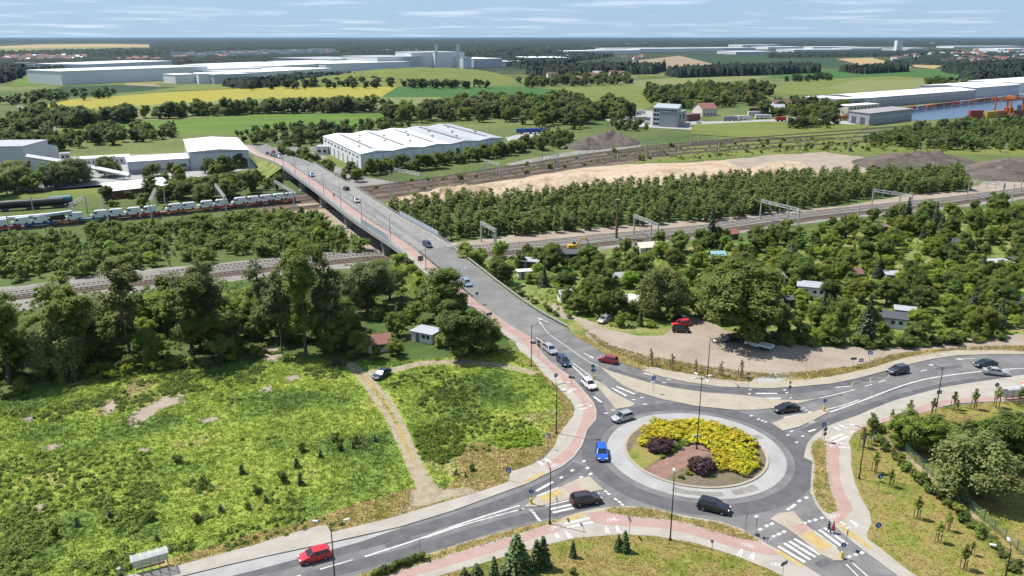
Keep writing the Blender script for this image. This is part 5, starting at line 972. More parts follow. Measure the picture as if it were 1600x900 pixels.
fmass([(1440, 128), (1520, 128), (1540, 134), (1450, 136)], 30, 63, 'behind the dock shed', (7, 11), 9); fline([(1220, 196), (1300, 190), (1310, 200), (1230, 204)], 12, 64, 'in front of the dock yard', (7, 10))
fline([(950, 196), (1020, 200), (1020, 206), (960, 204)], 10, 65, 'in front of the grey office block', (5, 8), 5)
# ------------------------------------------------------------------ grass and weeds that nobody could count
leafy('weed_mat', (0.092, 0.145, 0.026), (0.195, 0.25, 0.045), trans=0.45, scale=0.5)
for q_ in ('meadow', 'dry_grass', 'lawn'): grassy(q_ + '_blade', q_ + '_mat')
def tufts(name, poly, n, hs, mat, label, seed, avoid=(), blades=5, spread=0.22, z=0.0, dens=None, w=0.07):
    P = scatter(poly, n, seed, 0, avoid); r = np.random.RandomState(seed)
    if dens: P = P[np.array([mnoise.noise(Vector((p[0] * dens[0], p[1] * dens[0], seed))) for p in P]) > dens[1] + dens[2] * (r.rand(len(P)) - 0.5)]
    k = len(P); B = np.repeat(P, blades, 0) + r.randn(k * blades, 2) * spread; h = r.uniform(*hs, size=len(B)); a = r.rand(len(B)) * 6.28; ww = h * 0.13 + w * 0.6; lean = r.randn(len(B), 2) * 0.8 * h[:, None]; h = h * 0.75
    c, s = np.cos(a) * ww, np.sin(a) * ww; zz = np.full(len(B), z)
    V = np.stack([np.c_[B[:, 0] - c, B[:, 1] - s, zz], np.c_[B[:, 0] + c, B[:, 1] + s, zz], np.c_[B[:, 0] + lean[:, 0], B[:, 1] + lean[:, 1], zz + h]], 1).reshape(-1, 3)
    o = inst(name, npmesh(name, V, np.arange(len(V)).reshape(-1, 3), mat)); return tag(o, label, 'grass', None, 'stuff')
MEA = ring(Z_MEADOW); AV = []
for q in SANDY:
    R_ = ring(q); cx_ = sum(p[0] for p in R_) / len(R_); cy_ = sum(p[1] for p in R_) / len(R_); AV.append([(cx_ + (p[0] - cx_) * 0.8, cy_ + (p[1] - cy_) * 0.8) for p in R_])
def strip_poly(C, w):
    P = [G(*c) for c in C]; L, R = [], []
    for i, p in enumerate(P):
        a, b = P[max(0, i - 1)], P[min(len(P) - 1, i + 1)]; t = math.atan2(b[1] - a[1], b[0] - a[0]); L.append((p[0] - math.sin(t) * w, p[1] + math.cos(t) * w)); R.append((p[0] + math.sin(t) * w, p[1] - math.cos(t) * w))
    return L + R[::-1]
AV += [strip_poly(TRK1, 0.85), strip_poly(TRK2, 0.85), strip_poly([(575, 583), (620, 577), (660, 568), (720, 567), (780, 571), (815, 578), (838, 584)], 1.3), ring([(640, 798), (645, 765), (735, 762), (748, 768)]), ring([(200, 905), (215, 868), (260, 852), (275, 888)])]
DRYW = ring(Z_DRYW); MEA_V = ring([(-160, 640)] + Z_MEADOW[1:-1] + [(-160, 960)])
tufts('meadow_grass', MEA_V, 26000, (0.18, 0.5), 'meadow_blade', 'green and yellowish meadow grass', 3, AV + [DRYW])
tufts('dry_grass', DRYW, 5000, (0.1, 0.3), 'dry_grass_blade', 'dry yellowish grass along the pavement', 4, AV)
def weeds(name, poly, n, seed, hs, mat, label, avoid, dens, per=34, leaf=0.2):
    P = scatter(poly, n, seed, 0, avoid); r = np.random.RandomState(seed); keep = []
    for p in P:
        q = mnoise.fractal(Vector((p[0] * dens[0], p[1] * dens[0], seed)), 1, 2, 3)
        if q > dens[1] + 0.25 * (r.rand() - 0.5): keep.append(p)
    P = np.array(keep); k = len(P); R = r.uniform(*hs, size=k); ci = np.repeat(np.arange(k), per); e = r.randn(len(ci), 3); e /= np.linalg.norm(e, axis=1, keepdims=True); e[:, 2] = np.abs(e[:, 2])
    C = np.c_[P[ci], np.zeros(len(ci))] + e * (R[ci] * (0.5 + 0.5 * r.rand(len(ci))))[:, None] * np.array((0.9, 0.9, 1.0)); C[:, 2] += 0.05
    V, Fq = quads(C, e + r.randn(len(ci), 3) * 0.5 + np.array((0, 0, 0.3)), leaf, r, 1.3); o = inst(name, npmesh(name, V, Fq, mat)); return tag(o, label, 'weeds', None, 'stuff')
weeds('weeds', MEA_V, 5200, 8, (0.2, 0.55), 'weed_mat', 'dark green weeds standing in patches on the meadow', AV, (0.05, 0.3))
weeds('weeds', ring([(-100, 905), (0, 780), (150, 760), (330, 750), (420, 770), (400, 830), (270, 870), (150, 905)]), 1500, 9, (0.3, 0.9), 'weed_mat', 'tall dark weeds in the meadow corner by the bus shelter', AV, (0.12, 0.12), 44, 0.24)
weeds('weeds', ring([(640, 690), (660, 665), (720, 668), (725, 705), (690, 725), (650, 715)]), 260, 10, (0.3, 0.8), 'leaf_fresh', 'round patch of leafy weeds beside the dirt track', AV, (0.1, -0.6), 44)
weeds('weeds', ring([(610, 600), (650, 570), (740, 580), (760, 600), (720, 640), (640, 650)]), 520, 12, (0.25, 0.65), 'weed_mat', 'weeds in the meadow between dirt track and ramp', AV, (0.14, 0.1))
weeds('weeds', ring([(770, 685), (835, 670), (845, 695), (790, 702)]), 120, 13, (0.3, 0.7), 'leaf_fresh', 'leafy weeds beside the bend of the pavement', AV, (0.1, -0.6))
weeds('weeds', ring([(0, 650), (130, 600), (300, 578), (520, 572), (540, 590), (400, 600), (250, 620), (100, 660)]), 900, 14, (0.3, 0.9), 'weed_mat', 'weeds along the edge of the left wood', AV, (0.12, 0.05))
LAWN_S = ring([(560, 940), (700, 897), (800, 868), (860, 851), (900, 842), (975, 836), (1025, 839), (1087, 850), (1150, 870), (1200, 890), (1230, 905), (1290, 950), (560, 960)]); LAWN_E = ring([(1334, 678), (1352, 668), (1400, 656), (1471, 637), (1555, 628), (1700, 628), (1800, 800), (1700, 960), (1540, 970), (1440, 908), (1400, 878), (1376, 858), (1356, 844), (1354, 836), (1362, 818), (1358, 800), (1346, 780), (1336, 756), (1330, 730), (1330, 704)])
tufts('lawn_grass', LAWN_S, 4000, (0.08, 0.22), 'lawn_blade', 'short dry lawn grass at the bottom of the picture', 15, z=0.1, w=0.05); tufts('lawn_grass', LAWN_E, 7000, (0.08, 0.26), 'lawn_blade', 'short dry lawn grass on the eastern lawn', 16, z=0.1, w=0.05)
for k, (key, Rg) in enumerate(VERGES.items()): tufts('verge_grass', Rg, 700 if key != 'bypass_kerb' else 500, (0.08, 0.25), 'dry_grass_blade', f'dry grass on the {key.replace("_", " ")} verge', 30 + k, z=0.17, w=0.05)
NV = ring([(905, 508), (940, 543), (1007, 574), (1087, 587), (1170, 598), (1182, 590), (1250, 592), (1300, 589), (1405, 562), (1495, 548), (1600, 550), (1600, 540), (1500, 543), (1400, 553), (1330, 573), (1250, 582), (1200, 585), (1100, 572), (1010, 556), (960, 542), (925, 522)])
tufts('verge_grass', NV, 3000, (0.15, 0.5), 'dry_grass_blade', 'tall dry grass between the dirt yard and the bypass lane', 17)
EMB = []
for side, o0 in ((-1, 9.3), (1, 6.4)):
    r = np.random.RandomState(9); s = r.uniform(2, 60, 3500); V = []
    for q in s:
        z = rz_s(q); f = r.rand(); o = o0 + f * 1.55 * z; p = road_at(q, side * o); zz = z * (1 - f) - 0.03; h = r.uniform(0.2, 0.55); a = r.rand() * 6.28; c, d = math.cos(a) * 0.14, math.sin(a) * 0.14
        V += [(p[0] - c, p[1] - d, zz), (p[0] + c, p[1] + d, zz), (p[0] + r.randn() * 0.15, p[1] + r.randn() * 0.15, zz + h)]
    tag(inst('slope_grass', npmesh('slope_grass', V, np.arange(len(V)).reshape(-1, 3), 'meadow_blade')), 'long grass on the ramp slope ' + ('by the gardens' if side > 0 else 'by the left wood'), 'grass', None, 'stuff')
# undergrowth of the woods and gardens
weeds('undergrowth', ring(Z_WOOD), 3000, 41, (0.3, 1.1), 'leaf_mid', 'low undergrowth on the floor of the left wood', SHED_AV + [RAMP_AVOID], (0.06, -0.15), 16, 0.33)
weeds('undergrowth', ring([(760, 402), (1050, 395), (1300, 358), (1660, 318), (1700, 512), (1512, 529), (1375, 541), (1200, 528), (1095, 494), (1050, 508), (960, 512), (880, 490), (800, 445)]), 5200, 42, (0.3, 1.0), 'leaf_fresh', 'low garden plants between the fruit trees', SHED_AV + [RAMP_AVOID], (0.07, -0.12), 15, 0.3)
weeds('undergrowth', ring([(560, 300), (700, 277), (830, 262), (960, 240), (1150, 218), (1300, 216), (1480, 226), (1480, 238), (1250, 238), (1080, 250), (960, 255), (800, 277), (640, 300)]), 1500, 43, (0.4, 1.2), 'leaf_grey', 'low scrub in the rough grass along the upper tracks', (), (0.04, 0.0), 20, 0.4)
# ------------------------------------------------------------------ buildings
plain('clad_white', (0.86, 0.87, 0.88), 0.5, 0, 0.05, 0.3); plain('clad_grey', (0.36, 0.38, 0.41), 0.5, 0, 0.07, 0.3); plain('clad_mid', (0.62, 0.64, 0.67), 0.5, 0, 0.06, 0.3); plain('clad_dark', (0.10, 0.105, 0.115), 0.6)
plain('roof_white', (0.9, 0.9, 0.9), 0.55, 0, 0.05, 0.15); plain('roof_grey', (0.42, 0.44, 0.47), 0.6, 0, 0.08, 0.15); plain('roof_taupe', (0.33, 0.31, 0.3), 0.7, 0, 0.1, 0.2); plain('roof_dark', (0.08, 0.082, 0.09), 0.8, 0, 0.2); plain('roof_red', (0.3, 0.13, 0.1), 0.8, 0, 0.2); plain('roof_brown', (0.17, 0.1, 0.08), 0.8, 0, 0.2)
plain('brick_red', (0.25, 0.09, 0.065), 0.85, 0, 0.15, 1.0); plain('plaster', (0.75, 0.7, 0.6), 0.85, 0, 0.08); plain('plaster_white', (0.88, 0.87, 0.84), 0.8, 0, 0.06); plain('wood_wall', (0.2, 0.13, 0.08), 0.85, 0, 0.2); plain('wood_dark', (0.06, 0.045, 0.038), 0.85, 0, 0.2); plain('green_wall', (0.12, 0.2, 0.12), 0.8)
plain('window_dark', (0.035, 0.045, 0.055), 0.12, 0, 0.1, spec=0.6); plain('door_mat', (0.22, 0.24, 0.27), 0.6); plain('tarp_cyan', (0.3, 0.55, 0.58), 0.6); plain('tent_white', (0.72, 0.71, 0.69), 0.7); plain('concrete_wall', (0.44, 0.43, 0.4), 0.8)
class Hall:
    """block on a four-cornered footprint: front left, front right, (back right, back left)"""
    def __init__(s, name, A, B, D, h, label, cat='building', group=None, world=False):
        f = (lambda p: Vector((*p, 0))) if world else (lambda p: Vector((*G(*p), 0)))
        s.A, s.B = f(A), f(B); s.D = s.A + Vector((-(s.B - s.A).y, (s.B - s.A).x, 0)).normalized() * D if isinstance(D, (int, float)) else f(D)
        s.h = h; s.o = s.A.copy(); s.U = s.B - s.A; s.V = s.D - s.A; s.root = empty(name, s.o); tag(s.root, label, cat, group)
        s.nu = Vector((s.U.y, -s.U.x, 0)).normalized()          # out of the front
        s.nl = Vector((-s.V.y, s.V.x, 0)).normalized()            # out of the left side
    def P(s, u, v, z, out=0.0, outl=0.0):
        p = s.U * u + s.V * v + s.nu * out + s.nl * outl; return (p.x, p.y, z)
    def walls(s, mat, z0=0.0, name='wall'):
        m = MB(); c = [s.P(0, 0, 0), s.P(1, 0, 0), s.P(1, 1, 0), s.P(0, 1, 0)]; m.prism([q[:2] for q in c], z0, s.h); m.build(name, mat, s.root); return s
    def flat(s, mat, over=0.2, t=0.3):
        lu, lv = over / s.U.length, over / s.V.length; m = MB(); m.prism([s.P(-lu, -lv, 0)[:2], s.P(1 + lu, -lv, 0)[:2], s.P(1 + lu, 1 + lv, 0)[:2], s.P(-lu, 1 + lv, 0)[:2]], s.h + 0.003, s.h + t, bottom=True); m.build('roof', mat, s.root); return s
    def spans(s, mat, n, rise, over=0.3, along='v', mat2=None, split=0, wall='clad_white'):
        lu, lv = over / s.U.length, over / s.V.length; g = MB()
        for k in range(n):
            a, b = k / n, (k + 1) / n; c = (a + b) / 2; a0 = a - (lu if k == 0 else 0); b1 = b + (lu if k == n - 1 else 0); m = MB(); z = s.h + 0.02
            Pf = (lambda u, v, zz: s.P(u, v, zz)) if along == 'v' else (lambda u, v, zz: s.P(v, u, zz))
            m.face([Pf(a0, -lv, z), Pf(c, -lv, z + rise), Pf(c, 1 + lv, z + rise), Pf(a0, 1 + lv, z)]); m.face([Pf(c, -lv, z + rise), Pf(b1, -lv, z), Pf(b1, 1 + lv, z), Pf(c, 1 + lv, z + rise)])
            m.build('roof', mat2 if (mat2 and k >= split) else mat, s.root)
            for v in (0, 1): g.face([Pf(a, v, s.h), Pf(b, v, s.h), Pf(c, v, s.h + rise)])
        g.build('gable', wall, s.root); return s
    def front(s, name, u0, u1, z0, z1, mat, out=0.06, side='f', v=0.0):
        m = MB(); e = 0.05
        if side == 'f': q = [s.P(u0, 0, z0, out), s.P(u1, 0, z0, out), s.P(u1, 0, z1, out), s.P(u0, 0, z1, out)]; b = [s.P(u0, 0, z0), s.P(u1, 0, z0), s.P(u1, 0, z1), s.P(u0, 0, z1)]
        else: q = [s.P(0, u1, z0, 0, out), s.P(0, u0, z0, 0, out), s.P(0, u0, z1, 0, out), s.P(0, u1, z1, 0, out)]; b = [s.P(0, u1, z0), s.P(0, u0, z0), s.P(0, u0, z1), s.P(0, u1, z1)]
        m.face(q)
        for i in range(4): j = (i + 1) % 4; m.face([q[j], q[i], b[i], b[j]])
        m.build(name, mat, s.root); return s
    def windows(s, n, u0, u1, z0, z1, fill=0.6, mat='window_dark', side='f', name='window', out=0.06):
        for k in range(n):
            a = u0 + (u1 - u0) * (k + 0.5 - fill / 2) / n; s.front(name, a, a + (u1 - u0) * fill / n, z0, z1, mat, out, side)
        return s
    def rooflight(s, n, u0, u1, v0, v1, mat='roof_dark', name='skylight', z=None, rise=0.0, nspan=1):
        for k in range(n):
            u = u0 + (u1 - u0) * (k + 0.5) / n; m = MB(); w = 1.1 / s.U.length
            zf = lambda uu: s.h + 0.12 + rise * (1 - abs(((uu * nspan) % 1) - 0.5) * 2)
            m.face([s.P(u - w, v0, zf(u - w)), s.P(u + w, v0, zf(u + w)), s.P(u + w, v1, zf(u + w)), s.P(u - w, v1, zf(u - w))]); m.build(name, mat, s.root)
        return s
# the white warehouse beyond the bridge
H = Hall('warehouse', (565, 268), (787, 239), (506, 236), 8.6, 'large white warehouse with ribbed white and grey roof beyond the bridge')
H.walls('clad_white').spans('roof_white', 5, 1.0, wall='clad_white', mat2='roof_grey', split=3).rooflight(5, 0, 1, 0.08, 0.92, rise=1.0, nspan=5)
H.windows(8, 0.03, 0.97, 0.3, 4.6, 0.22, 'door_mat', 'l', 'door').windows(10, 0.03, 0.97, 6.0, 7.0, 0.5, 'window_dark', 'l').windows(9, 0.02, 0.98, 0.2, 4.4, 0.3, 'clad_mid', 'f', 'door').front('plinth', 0, 1, 0, 0.8, 'clad_mid', 0.1)
for k in range(14):
    u, v = 0.06 + 0.068 * k, 0.25 + 0.5 * ((k * 7) % 5) / 4; q = H.P(u, v, 0); m = MB(); m.box((q[0], q[1], 9.6), (1.2, 1.2, 1.0)); m.build('roof_vent', 'clad_grey', H.root)
for k in range(15): H.front('panel_joint', k / 15 + 0.002, k / 15 + 0.005, 0.8, 8.5, 'clad_grey', 0.03)
H.front('gutter', 0, 1, 8.25, 8.55, 'clad_grey', 0.15); H.front('gutter', 0, 1, 8.25, 8.55, 'clad_dark', 0.15, 'l')
H = Hall('annexe', (494, 241), (513, 241), 9, 4, 'small white annexe at the corner of the big warehouse'); H.walls('plaster_white').flat('roof_grey').windows(2, 0.05, 0.95, 1.0, 2.5)
# works on the left
H = Hall('works_hall', (298, 266), (391, 262), (290, 243), 9.0, 'large grey works hall with white roof before the bridge end'); H.walls('clad_mid').spans('roof_white', 1, 1.0, along='v', wall='clad_mid').windows(3, 0.45, 0.98, 0.2, 4.4, 0.85, 'clad_dark', 'f', 'opening').front('band', 0, 1, 8.3, 8.8, 'clad_grey', 0.08)
H = Hall('works_hall', (202, 273), (297, 266.5), 20, 6.2, 'lower grey works wing leaning against the large hall'); H.walls('clad_mid').spans('roof_white', 1, 0.8, along='u', wall='clad_mid').front('band', 0, 1, 0, 2.2, 'clad_grey', 0.08).windows(1, 0.72, 0.97, 0.2, 3.6, 0.9, 'clad_dark', 'f', 'opening')
H = Hall('works_office', (127, 260), (203, 255.5), 9, 3.6, 'long low white works office behind the yard'); H.walls('plaster_white').flat('roof_white', 0.4).windows(10, 0.02, 0.98, 1.0, 2.5, 0.4)
H = Hall('brick_shed', (172, 312), (268, 301), 10, 3.4, 'brick shed with a bright white sheet roof beside the train'); H.walls('brick_red').windows(6, 0.05, 0.9, 1.2, 2.3, 0.4)
m = MB(); a, b, c, d = [H.P(u, v, 0) for u, v in ((-0.01, -0.06), (1.01, -0.06), (1.01, 1.06), (-0.01, 1.06))]
m.face([(a[0], a[1], 3.5), (b[0], b[1], 3.5), (c[0], c[1], 5.3), (d[0], d[1], 5.3)]); m.face([(d[0], d[1], 5.15), (c[0], c[1], 5.15), (b[0], b[1], 3.42), (a[0], a[1], 3.42)]); m.build('roof', 'roof_white', H.root)
H = Hall('silo_hall', (-40, 272), (42, 271), 26, 13.0, 'tall grey hall at the left edge with the conveyor leaving it'); H.walls('clad_mid').flat('roof_grey', 0.3).front('band', 0, 1, 0, 3, 'clad_grey', 0.08)
H = Hall('silo_hall', (48, 265), (94, 256), 48, 9.5, 'grey hall with a white vaulted roof behind the conveyor'); H.walls('clad_mid').spans('roof_white', 1, 2.4, along='v', wall='clad_mid').windows(2, 0.1, 0.7, 0.2, 4.2, 0.5, 'clad_dark', 'f', 'opening')
H = Hall('container_hut', (95, 249), (110, 248), 4, 2.8, 'tiny white hut beside the vaulted hall'); H.walls('plaster_white').flat('roof_grey').windows(2, 0.05, 0.95, 0.8, 1.9)
# conveyor and pipes
def gallery(name, pts, r, label, legs=(), mat='clad_mid', n=8):
    root = empty(name, (0, 0, 0)); tag(root, label, 'pipe' if 'pipe' in name else 'conveyor'); P = [(*G(px, py, z), z) for px, py, z in pts]; m = MB(); m.tube(P, r, n); m.build('tube', mat, root)
    for t in legs:
        k = t * (len(P) - 1); i = min(int(k), len(P) - 2); q = Vector(P[i]).lerp(Vector(P[i + 1]), k - i); m = MB(); m.tube([(q.x, q.y, -0.1), (q.x, q.y, q.z - r * 0.8)], 0.25, 6); m.build('leg', 'mast_mat', root)
    return root
gallery('conveyor', [(42, 244, 9.5), (100, 253, 7.0), (160, 265, 4.0), (203, 274, 2.2)], 1.15, 'long grey conveyor gallery sloping from the tall hall to the wing', (0.12, 0.4, 0.7, 0.92), n=4)
gallery('pipeline', [(-80, 351, 3.5), (0, 342, 3.8), (75, 336, 4.2), (112, 331, 4.6)], 0.7, 'grey overhead pipeline behind the train at the left edge', (0.05, 0.35, 0.65, 0.95)); 
H = Hall('tank_hut', (283, 300), (298, 297), 6, 3.4, 'small grey round-roofed hut in the scrub by the brick shed'); H.walls('clad_grey').spans('roof_grey', 1, 1.4, wall='clad_grey')
# port side
H = Hall('dock_shed', (1347, 170), (1523, 154.5), 46, 9.5, 'very long grey dock shed with pale roof beside the water'); H.walls('clad_grey').spans('roof_white', 1, 2.2, along='u', wall='clad_grey'); H.windows(22, 0.02, 0.98, 6.6, 8.0, 0.7, 'clad_mid', 'f', 'panel')
H = Hall('dock_shed', (1520, 153.5), (1592, 147), 60, 11, 'tall pale shed at the far end of the dock'); H.walls('clad_mid').spans('roof_white', 1, 1.6, along='u', wall='clad_mid')
H = Hall('dock_shed', (1592, 146), (1680, 138), 60, 12, 'pale dock shed cut by the right edge of the picture'); H.walls('clad_white').flat('roof_white')
H = Hall('dock_shed', (1305, 172), (1346, 170.2), 40, 9.5, 'open grey end bay of the long dock shed'); H.walls('clad_grey').flat('roof_white').windows(2, 0.3, 0.98, 0.3, 7.0, 0.7, 'clad_dark', 'f', 'opening')
H = Hall('grey_hall', (1357, 196), (1424, 187.5), (1325, 191.5), 8.5, 'big grey brown hall with two dark gates in front of the dock'); H.walls('clad_grey').flat('roof_taupe', 0.6, 0.5).windows(2, 0.1, 0.95, 0.1, 5.4, 0.55, 'clad_dark', 'l', 'gate').front('band', 0, 1, 4.8, 5.4, 'clad_mid', 0.08)
H = Hall('dock_office', (1324, 181), (1372, 177), 12, 8, 'beige dock office with a row of windows between two sheds'); H.walls('plaster').flat('roof_white').windows(8, 0.04, 0.96, 5.2, 6.6, 0.5).windows(8, 0.04, 0.96, 1.6, 3.0, 0.5)
# grey office block
H = Hall('office_block', (1019, 197), (1058, 199.5), (1026, 189), 13.5, 'grey four storey office block beside the truck yard'); H.walls('clad_mid').flat('roof_grey', 0.2)
for k in range(4): H.windows(8, 0.03, 0.97, 1.2 + 3.2 * k, 2.9 + 3.2 * k, 0.86)
H = Hall('office_block', (1058, 199.5), (1071, 196), 14, 11, 'lower stair wing of the grey office block'); H.walls('clad_grey').flat('roof_grey').windows(2, 0.1, 0.9, 2, 9, 0.4)
H = Hall('red_house', (1097, 182), (1120, 181), 14, 6, 'house with a large orange red roof among trees near the office block'); H.walls('plaster').spans('roof_red', 1, 4.5, 0.6, 'u', wall='plaster').windows(4, 0.05, 0.95, 1, 2.4, 0.4)
H = Hall('small_hall', (1074, 190), (1094, 188), 14, 5, 'small brown hall right of the office block'); H.walls('brick_red').flat('roof_brown')
# small yards: lorries, trailers, containers
plain('paint_blue', (0.03, 0.09, 0.3), 0.5); plain('paint_red', (0.42, 0.05, 0.04), 0.5); plain('paint_orange', (0.55, 0.17, 0.05), 0.5); plain('paint_white', (0.72, 0.72, 0.72), 0.45); plain('paint_yellow', (0.62, 0.38, 0.03), 0.5); plain('paint_brown', (0.22, 0.08, 0.05), 0.6); plain('paint_teal', (0.05, 0.2, 0.22), 0.5); plain('paint_grey', (0.3, 0.31, 0.33), 0.5); plain('black_paint', (0.02, 0.02, 0.022), 0.4); plain('tyre', (0.02, 0.02, 0.02), 0.9); plain('rim', (0.4, 0.4, 0.41), 0.35, 0.7)
def box_thing(name, p, d, ang, mat, label, cat, z=0.0, group=None, ribs=0, wheels=0):
    X, Y = G(*p); e = empty(name, (X, Y, z), ang); tag(e, label, cat, group); b = 0.9 if wheels else 0.0; m = MB(); m.box((0, 0, b + d[2] / 2), d)
    m.build('body', mat, e)
    if ribs:
        for k in range(ribs):
            x = -d[0] / 2 + d[0] * (k + 0.5) / ribs; m = MB(); m.box((x, 0, b + d[2] / 2), (d[0] / ribs * 0.35, d[1] + 0.12, d[2] * 0.9)); m.build('rib', mat, e)
    for k in range(wheels):
        x = -d[0] / 2 + d[0] * (k + 0.6) / (wheels + 0.2)
        for s in (-1, 1): m = MB(); m.tube([(x, s * d[1] / 2, 0.5), (x, s * (d[1] / 2 - 0.35), 0.5)], 0.5, 10); m.build('wheel', 'tyre', e)
    return e
def lorry(p, ang, body, cab, label, L=12, z=0.0):
    e = box_thing('lorry', p, (L, 2.5, 2.8), ang, body, label, 'lorry', z, 'lorries parked in the yards', 0, 3); m = MB(); m.box((L / 2 + 1.5, 0, 2.0), (2.2, 2.4, 2.6), 0, 0, (0.8, 0.95)); m.build('cab', cab, e); m = MB(); m.box((L / 2 + 2.45, 0, 2.5), (0.3, 2.1, 0.9)); m.build('windscreen', 'window_dark', e)
lorry((829, 209), 0.2, 'paint_blue', 'paint_blue', 'blue lorry trailer parked behind the white warehouse', 20)
for p, a, b, c, lb in (((965, 185), 1.3, 'paint_white', 'paint_white', 'white lorry at the left end of the truck yard'), ((985, 181), 0.4, 'paint_white', 'paint_grey', 'white lorry in the middle of the truck yard behind the office'), ((995, 179), 0.4, 'paint_white', 'paint_white', 'white lorry at the back of the truck yard'), ((1000, 190), 0.1, 'paint_grey', 'paint_grey', 'grey lorry in front of the office block trees'),
                    ((1140, 189), 0.1, 'paint_grey', 'paint_white', 'grey coach-like lorry right of the red roofed house'), ((1158, 188), 0.1, 'paint_white', 'paint_white', 'white coach-like lorry beside the grey one'), ((1178, 181), 0.15, 'paint_white', 'paint_red', 'white lorry with a red cab in the row of parked lorries'), ((1190, 186), 0.1, 'paint_white', 'paint_white', 'last white lorry of the row towards the dock'), ((1180, 175), 0.1, 'paint_brown', 'paint_brown', 'dark red lorry behind the row of white lorries'),
                    ((1222, 190), 0.1, 'paint_red', 'paint_red', 'red lorry at the near edge of the dock yard'), ((1240, 191), 0.1, 'paint_white', 'paint_orange', 'white lorry beside the red one at the dock yard'), ((1213, 172), 0.1, 'paint_white', 'paint_white', 'white lorry in the trees before the dock shed'), ((1265, 167), 0.1, 'paint_grey', 'paint_grey', 'grey lorry near the trees by the dock shed'), ((1315, 188), 0.6, 'paint_orange', 'paint_orange', 'orange lorry by the grey brown hall')): lorry(p, a, b, c, lb, 11, 0.05)
for i, (p, mt, st, lb) in enumerate((((1523, 188), 'paint_red', 3, 'dark red'), ((1508, 190), 'paint_brown', 1, 'brown'), ((1532, 184), 'paint_blue', 1, 'blue'), ((1548, 184), 'paint_yellow', 2, 'yellow'), ((1560, 183), 'paint_orange', 2, 'orange'), ((1590, 182), 'paint_brown', 2, 'rust brown'), ((1605, 179), 'paint_orange', 3, 'orange'), ((1575, 178), 'paint_red', 2, 'bright red'), ((1595, 173), 'paint_blue', 2, 'dark blue'))):
    for k in range(st): box_thing('shipping_container', p, (12, 2.44, 2.59), 0.25 + 0.05 * i, mt, f'{lb} container number {k + 1} from the bottom of the dock pile {["nearest the trees", "left of the red pile", "behind the red pile", "of yellow boxes", "of orange boxes", "below the gantry crane", "at the picture edge", "behind the crane leg", "at the back by the water"][i]}'.replace(f'number {k + 1} from the bottom', ['at the bottom', 'second from below', 'on top'][k]), 'container', 0.1 + 2.6 * k, 'containers on the dock', 6)
qA, qB = Vector((*G(1400, 175.5), 0)), Vector((*G(1590, 153), 0))
for k in range(15):
    q = qA.lerp(qB, (k + 0.5) / 15); e = box_thing('rail_wagon', (1400, 170), (15, 2.8, 2.6), math.atan2(qB.y - qA.y, qB.x - qA.x), ['paint_brown', 'paint_red', 'paint_grey', 'paint_orange', 'paint_brown'][k % 5], 'rust coloured wagon in the goods train on the quay', 'wagon', 0.1, 'goods wagons on the quay', 0, 2); e.location = (q.x, q.y, 0.1)
# gantry crane
X, Y = G(1574, 181); gc = empty('gantry_crane', (X, Y, 0.05), 0.5); tag(gc, 'orange gantry crane over the container piles at the right edge', 'crane')
for sx in (-11, 11):
    for sy in (-5, 5): m = MB(); m.box((sx, sy, 6.5), (1.1, 1.1, 13)); m.build('leg', 'paint_orange', gc)
    m = MB(); m.box((sx, 0, 1.0), (1.3, 11.4, 0.9)); m.build('bogie', 'paint_orange', gc)
for sy in (-4, 4): m = MB(); m.box((4, sy, 13.7), (46, 1.0, 1.6)); m.build('girder', 'paint_orange', gc)
m = MB(); m.box((3, 0, 15.2), (5, 7, 2)); m.build('trolley', 'paint_orange', gc)
# ------------------------------------------------------------------ allotment huts
def hut(p, w, d, h, ang, wall, roof, label, style='gable', rise=1.0, cat='shed'):
    w, d, h = w * 0.88, d * 0.88, h * 0.88; X, Y = G(*p); e = empty('garden_hut', (X, Y, 0.01), ang); tag(e, label, cat)
    m = MB(); m.box((0, 0, h / 2), (w, d, h)); m.build('wall', wall, e); r = MB(); o = 0.35
    if style == 'gable':
        g = MB()
        for sx in (-1, 1): g.face([(sx * w / 2, -d / 2, h), (sx * w / 2, d / 2, h), (sx * w / 2, 0, h + rise)])
        g.build('gable', wall, e); t = 0.1
        for sy in (-1, 1):
            r.face([(-w / 2 - o, sy * (d / 2 + o), h - rise * 2 * o / d), (w / 2 + o, sy * (d / 2 + o), h - rise * 2 * o / d), (w / 2 + o, 0, h + rise + 0.06), (-w / 2 - o, 0, h + rise + 0.06)]); r.face([(-w / 2 - o, sy * (d / 2 + o), h - rise * 2 * o / d - t), (w / 2 + o, sy * (d / 2 + o), h - rise * 2 * o / d - t), (w / 2 + o, sy * (d / 2 + o), h - rise * 2 * o / d), (-w / 2 - o, sy * (d / 2 + o), h - rise * 2 * o / d)])
    else:
        r.box((0, 0, h + 0.12), (w + 2 * o, d + 2 * o, 0.2))
    r.build('roof', roof, e)
    m = MB(); m.box((-w * 0.2, -d / 2 - 0.03, 1.0), (0.85, 0.08, 1.95)); m.build('door', 'door_mat', e)
    for sx in (0.1, 0.32): m = MB(); m.box((w * sx, -d / 2 - 0.03, 1.5), (0.8, 0.08, 0.8)); m.build('window', 'window_dark', e)
    m = MB(); m.box((-w / 2 - 0.03, 0, 1.5), (0.08, 0.9, 0.8)); m.build('window', 'window_dark', e)
    return e
hut((438, 475), 7, 5, 2.8, -0.2, 'wood_dark', 'roof_dark', 'black garden hut with a dark roof behind the tall wood', 'flat'); hut((591, 545), 5.5, 5, 2.4, 0.3, 'plaster', 'roof_red', 'garden hut with a faded red roof beside the dirt track', rise=1.3); hut((667, 531), 6, 4.5, 2.5, -0.5, 'plaster_white', 'roof_grey', 'garden hut with a blue grey roof left of the ramp', 'flat')
